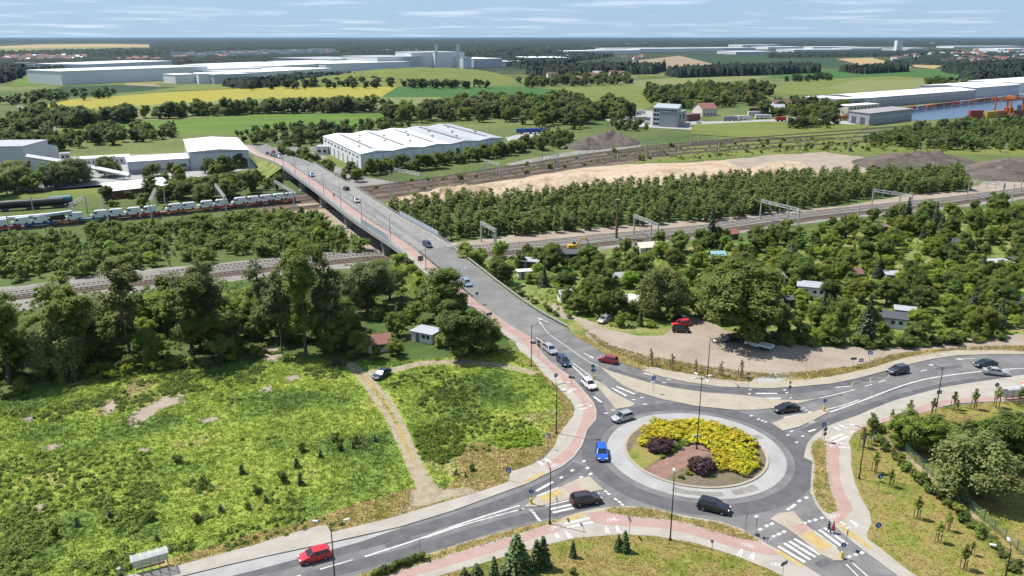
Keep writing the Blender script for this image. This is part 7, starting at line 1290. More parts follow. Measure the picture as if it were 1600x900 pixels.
# pickup with open bed
x, y = G(1184, 543); a0, b0 = G(1206, 548), G(1168, 538); e = empty('pickup_truck', (x, y, 0.03), math.atan2(b0[1] - a0[1], b0[0] - a0[0])); tag(e, 'white pickup truck with an open flat bed in the tree shade', 'pickup')
m = MB(); m.box((1.0, 0, 0.75), (2.9, 1.9, 0.7)); m.box((2.35, 0, 0.72), (0.9, 1.85, 0.6), 0, 0, (0.85, 0.95)); m.build('body', 'car_white', e); m = MB(); m.box((0.55, 0, 1.5), (1.75, 1.75, 0.85), 0, 0, (0.72, 0.86)); m.build('cab', 'car_glass', e); m = MB(); m.box((0.52, 0, 1.95), (1.35, 1.55, 0.08)); m.build('roof', 'car_white', e); m = MB(); m.box((-1.85, 0, 0.78), (2.9, 2.0, 0.14)); m.build('bed', 'clad_mid', e)
for s in (-1, 1): m = MB(); m.box((-1.85, s * 0.98, 1.02), (2.9, 0.06, 0.36)); m.build('side_board', 'car_white', e)
m = MB(); m.box((-3.28, 0, 1.02), (0.06, 2.0, 0.36)); m.build('tail_board', 'car_white', e)
t, w = wheel_mesh(0.36)
for sx in (1.75, -1.9):
    for s in (-1, 1): q = inst('wheel', t, e, (sx, s * 0.88, 0.36)); inst('rim', w, q)
for s in (-1, 1): m = MB(); m.box((2.8, s * 0.65, 0.75), (0.1, 0.35, 0.2)); m.build('headlight', 'lamp_clear', e)
# ------------------------------------------------------------------ train of vans
VB = MB()
vst = [(-2.75, 0.5, 2.35, 0.9), (-2.6, 0.42, 2.5, 0.96), (0.9, 0.42, 2.52, 0.98), (1.35, 0.42, 2.3, 0.97), (2.0, 0.42, 1.35, 0.96), (2.6, 0.45, 1.12, 0.92), (2.75, 0.5, 0.85, 0.85)]
for x, z0, z1, k in vst: w = 0.98 * k; VB.v += [(x, -w, z0), (x, -w, (z0 + z1) * 0.55), (x, -w * 0.92, z1), (x, w * 0.92, z1), (x, w, (z0 + z1) * 0.55), (x, w, z0)]
for i in range(len(vst) - 1):
    for j in range(6): a = i * 6 + j; c = i * 6 + (j + 1) % 6; VB.f.append((a, a + 6, c + 6, c)); VB.m.append(0)
VB.f.append((0, 1, 2, 3, 4, 5)); VB.m.append(0); o = (len(vst) - 1) * 6; VB.f.append((o + 5, o + 4, o + 3, o + 2, o + 1, o)); VB.m.append(0)
VBM = VB.mesh('body', 'car_white'); VBK = VB.mesh('body', 'car_black'); VGL = MB().face([(1.42, -0.86, 2.27), (2.0, -0.86, 1.42), (2.0, 0.86, 1.42), (1.42, 0.86, 2.27)]).mesh('windscreen', 'car_glass'); VGL.transform(Matrix.Translation((0.05, 0, 0.03)))
VSW = MB().box((0.95, 0, 1.75), (0.9, 1.97, 0.6), 0, 0, (0.8, 0.98)).mesh('side_window', 'car_glass')
def van(at, ang, label, black=False):
    e = empty('van', at, ang); tag(e, label, 'van', 'vans on the car carrier train'); inst('body', VBK if black else VBM, e); inst('windscreen', VGL, e); inst('side_window', VSW, e); t, w = wheel_mesh(0.36)
    for sx in (1.75, -1.75):
        for s in (-1, 1): inst('wheel', t, e, (sx, s * 0.85, 0.36))
TP = smooth_px([G(*c) for c in TR_VAN], 10, closed=False); TD = [0]
for a, b in zip(TP, TP[1:]): TD.append(TD[-1] + math.hypot(b[0] - a[0], b[1] - a[1]))
def train_at(d): return float(np.interp(d, TD, [p[0] for p in TP])), float(np.interp(d, TD, [p[1] for p in TP]))
def d_of_px(px):
    best = min(range(0, int(TD[-1] * 2)), key=lambda k: abs(800 + train_at(k / 2)[0] * CAM_F / (train_at(k / 2)[1] * CP + CAM_H * SP) - px)); return best / 2
ORD = ['first', 'second', 'third', 'fourth', 'fifth', 'sixth', 'seventh', 'eighth', 'ninth', 'tenth', 'eleventh', 'twelfth', 'thirteenth', 'fourteenth', 'fifteenth', 'sixteenth', 'seventeenth', 'eighteenth', 'nineteenth']
VX = [1, 35, 61, 90, 117, 156, 181, 207, 234, 271, 294, 321, 345, 374, 394, 415, 434, 452]
for i, px in enumerate(VX):
    d = d_of_px(px); x, y = train_at(d); x2, y2 = train_at(d + 2); van((x, y, 1.75), math.atan2(y2 - y, x2 - x) + math.pi, f'{"black" if i == 3 else "white"} van on the train, {ORD[i]} from the left picture edge', i == 3)
WG = [(-18, 33, 'paint_red', 'dark red'), (38, 90, 'paint_blue', 'blue'), (92, 116, 'paint_orange', 'orange'), (119, 168, 'paint_teal', 'teal'), (171, 218, 'paint_brown', 'brown red'), (221, 250, 'paint_red', 'red'), (253, 276, 'paint_orange', 'short orange'), (279, 330, 'paint_orange', 'long orange'), (333, 372, 'paint_red', 'red'), (375, 400, 'paint_orange', 'yellow orange'), (403, 430, 'paint_brown', 'brown'), (433, 460, 'paint_orange', 'orange')]
for i, (a, b, mt, cn) in enumerate(WG):
    da, db = d_of_px(a), d_of_px(b); xa, ya = train_at(da); xb, yb = train_at(db); L = max(6, math.hypot(xb - xa, yb - ya)); e = empty('flat_wagon', ((xa + xb) / 2, (ya + yb) / 2, 0.5), math.atan2(yb - ya, xb - xa)); tag(e, f'{cn} flat wagon carrying vans, {ORD[i]} from the left edge', 'wagon', 'wagons of the van train')
    m = MB(); m.box((0, 0, 1.1), (L, 2.8, 0.22)); m.build('floor', 'paint_grey', e)
    for s in (-1, 1): m = MB(); m.box((0, s * 1.42, 1.05), (L, 0.08, 0.75)); m.build('side_rail', mt, e)
    for sx in (-L * 0.36, L * 0.36):
        bo = MB().box((sx, 0, 0.62), (2.6, 1.9, 0.5)).build('bogie', 'clad_dark', e)
        for wx in (-0.9, 0.9):
            for s in (-1, 1): m = MB(); m.tube([(sx + wx, s * 0.72, 0.42), (sx + wx, s * 0.86, 0.42)], 0.42, 10); m.build('wheel', 'rail_steel', bo)
# tank wagons standing behind
for i, (p, L, mt, lb) in enumerate((((33, 328), 15, 'black_paint', 'black tank wagon at the left standing behind the van train'), ((70, 325.5), 14, 'black_paint', 'black tank wagon beside the green wagon'), ((97, 321), 8, 'paint_teal', 'small dark green wagon behind the van train'))):
    X, Y = G(*p); e = empty('tank_wagon', (X, Y, 0.1), 0.42); tag(e, lb, 'wagon'); m = MB(); m.tube([(-L / 2, 0, 2.4), (-L / 2 + 0.3, 0, 2.4), (L / 2 - 0.3, 0, 2.4), (L / 2, 0, 2.4)], [1.0, 1.45, 1.45, 1.0], 14); m.build('tank', mt, e); m = MB(); m.box((0, 0, 0.9), (L, 2.4, 0.3)); m.build('frame', 'clad_dark', e)
    for sx in (-L * 0.35, L * 0.35): m = MB(); m.box((sx, 0, 0.5), (2.4, 2.0, 0.6)); m.build('bogie', 'clad_dark', e)
# ------------------------------------------------------------------ catenary portals and masts
MASTM = {}
def mast_mesh(h):
    k = round(h, 1)
    if k not in MASTM: MASTM[k] = MB().box((0, 0, k / 2), (0.42, 0.42, k), 0, 0, (0.7, 0.7)).mesh('mast', 'mast_mat')
    return MASTM[k]
def portal(pA, pB, tops, label, mid=()):
    A = Vector((*G(*pA), 0)); B = Vector((*G(*pB), 0)); h = max(7.0, min(12.0, 0.5 * (height_at(pA[0], pA[1], tops[0]) + height_at(pB[0], pB[1], tops[1])))); e = empty('railway_portal', A); tag(e, label, 'portal', 'railway portals over the tracks'); U = B - A; ang = math.atan2(U.y, U.x); L = U.length
    for t in (0.0, 1.0, *mid): inst('mast', mast_mesh(h), e, U * t, ang)
    q = MB(); n = max(4, int(L / 1.6))
    for zz in (h - 0.1, h - 1.0):
        for yy in (-0.3, 0.3): q.box((L / 2, yy, zz), (L, 0.12, 0.12))
    b = q.build('beam', 'mast_mat', e, (0, 0, 0), ang); dm = MB()
    for k in range(n):
        x0, x1 = L * k / n, L * (k + 1) / n
        for yy in (-0.3, 0.3): dm.tube([(x0, yy, h - 1.0 if k % 2 else h - 0.1), (x1, yy, h - 0.1 if k % 2 else h - 1.0)], 0.05, 4, cap=False)
    dm.build('lattice', 'mast_mat', e, (0, 0, 0), ang)
    for t in (0.25, 0.5, 0.75): m = MB(); m.box((L * t, 0, h - 2.0), (0.14, 0.14, 2.0)); m.box((L * t + 0.5, 0, h - 2.9), (1.2, 0.08, 0.08)); m.build('wire_hanger', 'mast_mat', e, (0, 0, 0), ang)
for a, b, t, lb, mid in (((990, 367), (1027, 384), (334, 350), 'railway portal right behind the tall brown mast', (0.72,)), ((1187, 344), (1246, 360), (312, 325), 'railway portal between the tall spruce and the blue grey spruce', (0.72,)), ((1361, 327), (1421, 337), (292, 307), 'railway portal at the end of the thicket', (0.7,)), ((1511, 309), (1566, 315), (277, 289), 'railway portal nearest the right edge', (0.98,)), ((757, 272), (781, 278), (250, 254), 'small far portal in line with the sand heaps', ()), ((847, 261), (872, 262), (239, 241), 'small far portal second from the bridge', ()), ((917, 248), (956, 248), (232, 234), 'small far portal third from the bridge', ()),
                       ((617, 286), (657, 296), (265, 275), 'railway portal just right of the bridge', ()), ((431, 307), (460, 326), (285, 302), 'railway portal just left of the bridge', ()), ((752, 378), (775, 392), (352, 372), 'railway portal beside the ramp trees', (0.9,)), ((339, 313), (354, 335), (292, 315), 'railway portal over the vans right of the brick shed', ()), ((246, 321), (237, 342), (300, 324), 'railway portal over the vans below the brick shed', ()), ((137, 333), (113, 348), (314, 331), 'railway portal over the vans left of the brick shed', ()), ((995, 240), (1026, 241), (222, 224), 'small far portal near the dark soil heap', ())): portal(a, b, t, lb, mid)
for i, (p, t) in enumerate((((610, 305), 266), ((260, 332), 297), ((166, 340), 309), ((52, 330), 316), ((15, 363), 342), ((135, 427), 397), ((843, 262), 247), ((904, 256), 242), ((927, 250), 236), ((965, 252), 240), ((1009, 240), 226), ((1017, 245), 231), ((1078, 238), 215), ((1091, 226), 207), ((1118, 222), 205), ((1123, 240), 223), ((1060, 242), 226), ((1255, 235), 219), ((1325, 238), 225), ((1440, 240), 223), ((1580, 318), 288), ((1594, 300), 280), ((1570, 240), 225), ((1340, 345), 320))):
    x, y = G(*p); tag(inst('catenary_mast', mast_mesh(max(6, min(11, hb(p[0], p[1], t)))), None, (x, y, 0), 0.4), f'single pale railway mast, {ORD[i] if i < 19 else ["twentieth", "twenty-first", "twenty-second", "twenty-third", "twenty-fourth"][i - 19]} counted from the bridge outwards' if False else f'single pale railway mast {["by the portal right of the bridge", "in front of the brick shed", "left of the brick shed", "beside the black tank wagons", "at the left picture edge", "above the gravel yard in the left wood", "below the second small far portal", "between the second and third small far portals", "beside the third small far portal", "right of the third small far portal", "left of the small portal by the soil heap", "below the small portal by the soil heap", "right of the soil heap in the grass", "behind the mast right of the soil heap", "in the grass below the office block", "on the far track above the sand lot", "close to the sand lot road", "in the grass above the gravel heaps", "at the left end of the gravel heaps", "behind the long gravel heap", "at the right edge beside the nearest portal", "at the right picture edge on the sand road", "behind the dark grey gravel heap", "on the gravel track in front of the thicket"][i]}', 'mast', 'single railway masts')
x, y = G(963, 374); e = empty('wooden_mast', (x, y, 0)); tag(e, 'tall brown mast with a small platform beside the tracks', 'mast'); m = MB(); m.tube([(0, 0, 0), (0, 0, 13)], [0.45, 0.32], 10); m.build('pole', 'wood_wall', e); m = MB(); m.box((0, 0, 13.1), (1.7, 1.7, 0.5)); m.box((0, 0, 12.2), (1.2, 1.2, 0.25)); m.build('platform', 'wood_wall', e)
# excavator
x, y = G(895, 391); e = empty('excavator', (x, y, 0), 0.2, 0.8); tag(e, 'yellow excavator working beside the tracks', 'excavator')
for s in (-1, 1): m = MB(); m.box((0, s * 1.1, 0.5), (3.8, 0.6, 0.9), 0, 0, (0.8, 1)); m.build('crawler_track', 'tyre', e)
m = MB(); m.box((-0.5, 0, 1.7), (3.4, 2.6, 1.2), 0, 0, (0.92, 0.94)); m.build('body', 'paint_yellow', e); m = MB(); m.box((0.7, 0.75, 2.3), (1.3, 1.0, 1.6), 0, 0, (0.85, 0.9)); m.build('cab', 'car_glass', e); m = MB(); m.tube([(1.1, -0.2, 1.8), (3.2, -0.2, 4.6), (5.2, -0.2, 4.9)], [0.35, 0.3, 0.25], 6); m.build('boom', 'paint_yellow', e); m = MB(); m.tube([(5.2, -0.2, 4.9), (6.2, -0.2, 2.6)], [0.25, 0.18], 6); m.build('stick', 'paint_yellow', e); m = MB(); m.box((6.2, -0.2, 2.1), (0.9, 1.0, 0.8), 0, 0, (0.6, 1)); m.build('bucket', 'clad_dark', e)
# ------------------------------------------------------------------ lamps, signs, street furniture
plain('pole_dark', (0.055, 0.05, 0.05), 0.5, 0.3); plain('pole_grey', (0.4, 0.41, 0.41), 0.5, 0.4); plain('sign_blue', (0.01, 0.09, 0.42), 0.4, vary=0.04); plain('sign_back', (0.16, 0.17, 0.18), 0.6); plain('sign_white', (0.85, 0.85, 0.85), 0.4, vary=0.03); plain('sign_yellow', (0.85, 0.62, 0.03), 0.5, vary=0.05); plain('lamp_head', (0.75, 0.76, 0.77), 0.4); plain('sign_red', (0.5, 0.02, 0.02), 0.4); plain('fence_green', (0.04, 0.13, 0.09), 0.6)
def lamp(at, h, arms, label, dark=True, alen=1.6, z=0.0):
    e = empty('street_lamp', (at[0], at[1], (at[2] if len(at) > 2 else 0) + z)); tag(e, label, 'street lamp'); mt = 'pole_dark' if dark else 'pole_grey'; m = MB(); m.tube([(0, 0, 0), (0, 0, 1.0), (0, 0, h)], [0.11, 0.1, 0.055], 8); m.build('pole', mt, e); m = MB(); m.lathe([(0.2, 0.0), (0.2, 0.25), (0.12, 0.4)], 10); m.build('base', mt, e)
    for a in arms:
        dx, dy = math.cos(a), math.sin(a); m = MB(); m.tube([(0, 0, h - 0.35), (dx * alen * 0.5, dy * alen * 0.5, h - 0.02), (dx * alen, dy * alen, h + 0.06)], 0.045, 6); m.build('arm', mt, e); m = MB(); m.box((0, 0, 0), (0.8, 0.34, 0.13), 0, 0, (0.8, 0.7)); m.build('lamp_head', 'lamp_head', e, (dx * (alen + 0.3), dy * (alen + 0.3), h + 0.07), a)
    return e
def lamp_px(p, t, arms, label, **k):
    return lamp(G(*p), max(6.0, hb(p[0], p[1], t)), arms, label, **k)
lamp_px((830, 572), 508, (0.2,), 'street lamp at the foot of the ramp by the queue of cars', z=0.1); lamp_px((869, 678), 600, (0.0,), 'street lamp at the inner bend of the left pavement', z=0.1); lamp_px((859, 820), 733, (1.8,), 'street lamp in the grass strip by the lower zebra crossing', z=0.15); lamp_px((1047, 845), 747, (1.4,), 'street lamp on the lawn in front of the roundabout', z=0.1); lamp_px((1342, 749), 670, (2.6,), 'street lamp on the lawn beside the red cycle path', z=0.1); lamp_px((1463, 637), 574, (2.8,), 'street lamp on the pavement of the right hand road', z=0.12); lamp_px((1105, 592), 527, (-1.4,), 'street lamp between the saplings of the dirt yard')
lamp_px((524, 915), 818, (3.0, 0.3), 'double headed street lamp at the lower left road', z=0.12); lamp_px((1566, 925), 872, (2.8, 1.2), 'double headed street lamp at the lower right corner', z=0.1)
X, Y = G(1088, 707); H_ = 12.5; e = lamp((X, Y), H_, (0.4, 1.97, 3.54, 5.11), 'tall central lamp mast with four heads on the roundabout', alen=1.2, z=isl_h(X, Y)); m = MB(); m.box((0, 0, 2.4), (0.9, 0.1, 0.35)); m.build('name_board', 'sign_white', e)
for i, s in enumerate((26, 47, 74, 101, 128, 155, 182, 209, 236, 262)):
    q = road_at(s, -8.3, 0.14); lamp(q, 8.2, (road_dir(s) - math.pi / 2,), f'grey street lamp on the bridge footway, {ORD[i]} from the roundabout', False, 1.3)
def sign(p, h, kind, label, face=-1.57, z=0.12, size=0.4):
    X, Y = G(*p); e = empty('road_sign', (X, Y, z), face + math.pi / 2); tag(e, label, 'road sign'); m = MB(); m.tube([(0, 0, 0), (0, 0, h)], 0.035, 6); m.build('post', 'pole_grey', e)
    def disc(zc, r, mat, y=-0.05, n=20, nm='plate'): m = MB(); m.tube([(0, y, zc), (0, y - 0.02, zc)], r, n); return m.build(nm, mat, e)
    if kind in ('arrow', 'path'):
        disc(h, size, 'sign_blue'); m = MB()
        if kind == 'arrow': m.face([(-0.04, -0.076, h + size * 0.6), (0.10, -0.076, h - size * 0.1), (0.04, -0.076, h - size * 0.15), (-0.10, -0.076, h + size * 0.55)]); m.face([(0.2, -0.076, h - size * 0.6), (0.24, -0.076, h + size * 0.05), (-0.12, -0.076, h - size * 0.3)])
        else: m.face([(-0.2, -0.076, h + 0.05), (0.2, -0.076, h + 0.05), (0.2, -0.076, h + 0.12), (-0.2, -0.076, h + 0.12)]); m.face([(-0.2, -0.076, h - 0.2), (-0.12, -0.076, h - 0.2), (-0.05, -0.076, h - 0.02), (-0.12, -0.076, h - 0.02)]); m.face([(0.2, -0.076, h - 0.2), (0.12, -0.076, h - 0.2), (0.05, -0.076, h - 0.02), (0.12, -0.076, h - 0.02)])
        m.build('symbol', 'sign_white', e)
    elif kind == 'cross':
        m = MB(); m.box((0, -0.06, h), (size * 2, 0.03, size * 2)); m.build('plate', 'sign_blue', e); m = MB(); m.face([(-size * 0.75, -0.08, h - size * 0.7), (size * 0.75, -0.08, h - size * 0.7), (0, -0.08, h + size * 0.75)]); m.build('triangle', 'sign_white', e); m = MB(); m.box((0, -0.085, h - size * 0.2), (0.1, 0.004, 0.4)); m.build('walker', 'black_paint', e)
    elif kind == 'back': disc(h, size, 'sign_back'); disc(h - size * 2.1, size * 0.9, 'sign_back')
    elif kind == 'board': m = MB(); m.box((0, -0.06, h), (size * 3, 0.04, size * 1.3)); m.build('plate', 'sign_back', e)
    elif kind == 'blue': m = MB(); m.box((0, -0.06, h), (size * 2.2, 0.03, size * 1.8)); m.build('plate', 'sign_blue', e); m = MB(); m.box((0, -0.08, h), (size * 1.3, 0.01, size * 0.9)); m.build('symbol', 'sign_white', e)
    elif kind == 'yield': m = MB(); m.face([(-size, -0.06, h + size * 0.6), (0, -0.06, h - size), (size, -0.06, h + size * 0.6)]); m.build('plate', 'sign_back', e); disc(h - size * 2.2, size * 0.9, 'sign_back')
    return e
def bollard(p, label):
    X, Y = G(*p); e = empty('traffic_bollard', (X, Y, 0.13)); tag(e, label, 'bollard'); m = MB(); m.tube([(0, 0, 0), (0, 0, 0.9)], [0.2, 0.17], 10); m.build('body', 'sign_yellow', e); m = MB(); m.tube([(0, 0, 0.9), (0, 0, 1.7)], 0.04, 6); m.build('post', 'pole_grey', e); m = MB(); m.tube([(0, -0.05, 2.0), (0, -0.08, 2.0)], 0.34, 18); m.build('plate', 'sign_blue', e); m = MB(); m.box((0.02, -0.085, 2.0), (0.1, 0.005, 0.45)); m.build('arrow', 'sign_white', e)
for p, h, k, lb, f in (((868, 610), 3.0, 'path', 'round blue path sign on the pavement left of the queue', -1.2), ((1372, 768), 2.4, 'arrow', 'round blue sign with arrow on the lawn right of the cycle path', -1.57), ((1368, 848), 2.6, 'path', 'round blue path sign at the corner of the right pavement', -1.57), ((1284, 690), 3.0, 'cross', 'blue crossing sign with yellow lower plate at the grass island', -1.2), ((1287, 692), 2.4, 'back', 'grey back of a round sign beside the crossing sign', -1.2), ((1164, 832), 2.6, 'cross', 'dark blue crossing sign at the tip of the lower grass verge', -0.4), ((1180, 838), 2.6, 'back', 'grey sign back beside the dark blue crossing sign', -0.4), ((1320, 858), 2.4, 'cross', 'small blue crossing sign on the lower right road edge', -0.6), ((983, 838), 2.6, 'board', 'narrow grey sign on the edge of the front footpath', -2.9), ((870, 810), 3.0, 'board', 'grey sign board at the end of the grass strip by the zebra', -3.0), ((857, 702), 2.4, 'cross', 'tilted blue sign at the pavement bend', -2.4),
                       ((833, 560), 3.4, 'board', 'dark direction board below the ramp lamp', -2.0), ((842, 560), 3.6, 'back', 'grey traffic sign backs beside the queue of cars', -2.0), ((893, 604), 1.8, 'board', 'small dark sign in the cycle path by the white hatchback', -2.0), ((1020, 615), 3.0, 'cross', 'blue crossing sign on the long middle island', -1.2), ((926, 592), 2.6, 'back', 'sign on a yellow post at the tip of the small island', -1.57), ((1362, 700), 2.4, 'cross', 'pale blue sign at the footpath corner by the dark bush', -0.4), ((1464, 634), 2.6, 'blue', 'square blue bus sign under the lamp of the right hand road', -1.57), ((1553, 627), 3.2, 'path', 'round pale blue sign beside the right bus shelter', -1.57), ((1357, 572), 2.8, 'blue', 'tall blue sign at the edge of the dirt yard', -1.8), ((1332, 574), 1.8, 'board', 'small dark board at the edge of the dirt yard', -1.57), ((1344, 575), 1.6, 'blue', 'small pale sign between two boards at the dirt yard', -1.57), ((1168, 608), 3.0, 'yield', 'thin sign on the zebra of the bypass lane', -1.2), ((1232, 622), 3.0, 'yield', 'thin grey sign on the right end of the long island', -1.2), ((657, 872), 2.4, 'board', 'thin grey sign at the end of the clipped hedge', -3.0), ((795, 752), 1.8, 'cross', 'small blue sign at the kerb corner below the meadow', -2.0), ((1222, 905), 2.2, 'board', 'dark sign at the lower pavement edge', -1.0)): sign(p, h, k, lb, f)
bollard((830, 788), 'yellow keep-right bollard on the lower left splitter island'); bollard((1315, 873), 'yellow keep-right bollard on the lower right splitter island'); bollard((1287, 643), 'yellow keep-right bollard on the right splitter island'); bollard((928, 594), 'yellow keep-right bollard on the small upper island')
# information board in the dirt yard, boards on the ramp
for p, w, h, mt, lb in (((1180, 490), 3.2, 1.0, 'tarp_cyan', 'pale blue information board at the garden gate'),):
    X, Y = G(*p); e = empty('notice_board', (X, Y, 0)); tag(e, lb, 'board'); m = MB(); m.box((0, 0, 2.1), (w, 0.1, h)); m.build('panel', mt, e)
    for s in (-1, 1): m = MB(); m.box((s * w * 0.42, 0, 0.9), (0.1, 0.12, 1.8)); m.build('post', 'pole_grey', e)
for s, o, lb in ((49.5, -8.7, 'dark green sign board on the bridge footway'), (23, -5.2, 'round dark sign beside the ramp cycle path'), (11, -8.8, 'grey board on the outer edge of the ramp footway')):
    q = road_at(s, o, 0.14); e = empty('road_sign', q, road_dir(s)); tag(e, lb, 'road sign'); m = MB(); m.tube([(0, 0, 0), (0, 0, 3.0)], 0.05, 6); m.build('post', 'pole_grey', e); m = MB(); m.box((0, 0, 2.6), (0.08, 1.5 if o < -6 else 0.8, 1.4 if s > 40 else 0.7)); m.build('plate', 'sign_back', e)
# bus shelters
m_, n_, l_, b_ = newmat('shelter_glass'); b_.inputs['Base Color'].default_value = (0.4, 0.41, 0.43, 1); b_.inputs['Roughness'].default_value = 0.2; b_.inputs['Alpha'].default_value = 0.6
def shelter(A, B, depth, label, roofmat='shelter_glass'):
    a, b = Vector((*G(*A), 0)), Vector((*G(*B), 0)); U = b - a; L = U.length; e = empty('bus_shelter', (a.x, a.y, 0.14), math.atan2(U.y, U.x)); tag(e, label, 'bus shelter')
    for k in range(5):
        for yy in (0.0, -depth): m = MB(); m.box((L * k / 4, yy, 1.15), (0.08, 0.08, 2.3)); m.build('post', 'pole_grey', e)
    for k in range(4): x0, x1 = L * k / 4 + 0.06, L * (k + 1) / 4 - 0.06; m = MB(); m.box(((x0 + x1) / 2, 0.0, 1.25), (x1 - x0, 0.03, 1.5)); m.build('glass_panel', 'shelter_glass', e)
    for k in range(4):
        x0, x1 = L * k / 4 - (0.2 if k == 0 else -0.02), L * (k + 1) / 4 + (0.2 if k == 3 else -0.02); m = MB(); n = 6
        for j in range(n):
            t0, t1 = j / n, (j + 1) / n; y0, y1 = 0.25 - (depth + 0.6) * t0, 0.25 - (depth + 0.6) * t1; z0, z1 = 2.35 + 0.35 * math.sin(t0 * 2.2), 2.35 + 0.35 * math.sin(t1 * 2.2); m.face([(x0, y0, z0), (x0, y1, z1), (x1, y1, z1), (x1, y0, z0)])
        m.build('roof_panel', roofmat, e)
    for k in range(5): m = MB(); m.tube([(L * k / 4, 0.25, 2.33), (L * k / 4, -depth * 0.4, 2.64), (L * k / 4, -depth - 0.3, 2.62)], 0.05, 5); m.build('rib', 'plaster', e)
    m = MB(); m.box((L / 2, -0.35, 0.5), (L * 0.85, 0.4, 0.06)); m.build('bench', 'wood_wall', e); return e
slab('shelter_slab', [(205, 899), (255, 888), (274, 893), (278, 905), (225, 925)], 'pave_mat', 0.05, 0.12)
shelter((209, 896), (262, 881), 1.5, 'bus shelter with a pale arched roof at the lower left'); shelter((1562, 625), (1600, 622), 1.5, 'bus shelter at the right edge beside the road')
X, Y = G(1606, 618); e = empty('parasol', (X, Y, 0.14)); tag(e, 'orange and white parasol beside the right bus shelter', 'parasol'); m = MB(); m.tube([(0, 0, 0), (0, 0, 2.6)], 0.04, 6); m.build('pole', 'pole_grey', e)
for k in range(8): a, b = k * math.pi / 4, (k + 1) * math.pi / 4; m = MB(); m.face([(1.6 * math.cos(a), 1.6 * math.sin(a), 2.1), (1.6 * math.cos(b), 1.6 * math.sin(b), 2.1), (0, 0, 2.75)]); m.build('panel', 'paint_orange' if k % 2 else 'sign_white', e)
# green mesh fence, clipped hedge, gate, litter bin, guard fence at the parking steps
FP = smooth_px([G(*p) for p in ((1396, 688), (1430, 722), (1470, 758), (1520, 800), (1570, 845), (1620, 890))], 6, closed=False); fe = empty('mesh_fence', (0, 0, 0)); tag(fe, 'long green mesh fence along the eastern lawn', 'fence'); fpm = MB().box((0, 0, 0.8), (0.08, 0.08, 1.6)).mesh('post', 'fence_green')
m_, n_, l_, b_ = newmat('fence_mesh'); b_.inputs['Base Color'].default_value = (0.05, 0.13, 0.09, 1); b_.inputs['Alpha'].default_value = 0.35
for a, b in zip(FP[::2], FP[2::2]):
    inst('post', fpm, fe, (a[0], a[1], 0.1), math.atan2(b[1] - a[1], b[0] - a[0])); m = MB(); m.face([(a[0], a[1], 0.15), (b[0], b[1], 0.15), (b[0], b[1], 1.6), (a[0], a[1], 1.6)]); m.build('mesh_panel', 'fence_mesh', fe)
for i in range(34):
    t = i / 33; k = t * (len(FP) - 1); j = min(int(k), len(FP) - 2); x = FP[j][0] + (FP[j + 1][0] - FP[j][0]) * (k - j) - 2.6 + TR_RNG.uniform(-0.5, 0.5); y = FP[j][1] + (FP[j + 1][1] - FP[j][1]) * (k - j) - 0.6
    shrub(TR_RNG.choice(['bush_dark', 'bush_grey', 'bush']), x, y, TR_RNG.uniform(0.9, 1.7), 'low bush in the row along the green mesh fence', 'bush', 'low bushes along the mesh fence', 'fence_bush', 1.0, 0.08)
for i in range(16):
    px = 585 + i * 4.9; x, y = G(px, 903 - i * 1.9); shrub('bush_dark' if i % 3 else 'bush', x, y, 1.05, 'small bush of the clipped hedge beside the lower road', 'bush', 'clipped hedge beside the lower road', 'hedge_bush', 0.85, 0.12)
px_band('foot_path', [(1345, 682), (1385, 690), (1420, 705), (1450, 720), (1475, 727)], [1.6, 1.4, 1.0, 0.9], 'track_dirt_mat', 0.11); px_band('foot_path', [(1400, 700), (1440, 735), (1480, 770), (1530, 815)], [0.9, 0.9, 0.9, 0.8], 'track_dirt_mat', 0.108)
X, Y = G(530, 572); e = empty('gate', (X, Y, 0), -0.1); tag(e, 'dark gate posts and panel at the end of the dirt track', 'gate')
for s in (-1.3, 0.2, 1.3): m = MB(); m.box((s, 0, 0.9), (0.25, 0.25, 1.8)); m.build('post', 'wood_dark', e)
m = MB(); m.box((-0.55, 0, 0.9), (1.4, 0.08, 1.3)); m.build('panel', 'wood_dark', e)
X, Y = G(187, 899); e = empty('litter_bin', (X, Y, 0.05)); tag(e, 'grey litter bin on a post left of the bus shelter', 'bin'); m = MB(); m.tube([(0, 0, 0.2), (0, 0, 1.0)], [0.22, 0.26], 10); m.build('body', 'pole_grey', e); m = MB(); m.tube([(0.3, 0, 0), (0.3, 0, 2.6)], 0.04, 6); m.build('post', 'pole_grey', e)
# manholes and drains
for p in ((1257, 719), (1033, 632), (708, 852), (813, 797), (1075, 633), (922, 708), (1313, 617), (1170, 631), (940, 795)):
    X, Y = G(*p); m = MB(); m.tube([(0, 0, 0.0), (0, 0, 0.006)], 0.32, 14); o = m.build('manhole_cover', 'clad_dark', loc=(X, Y, 0.052)); o['kind'] = 'structure'
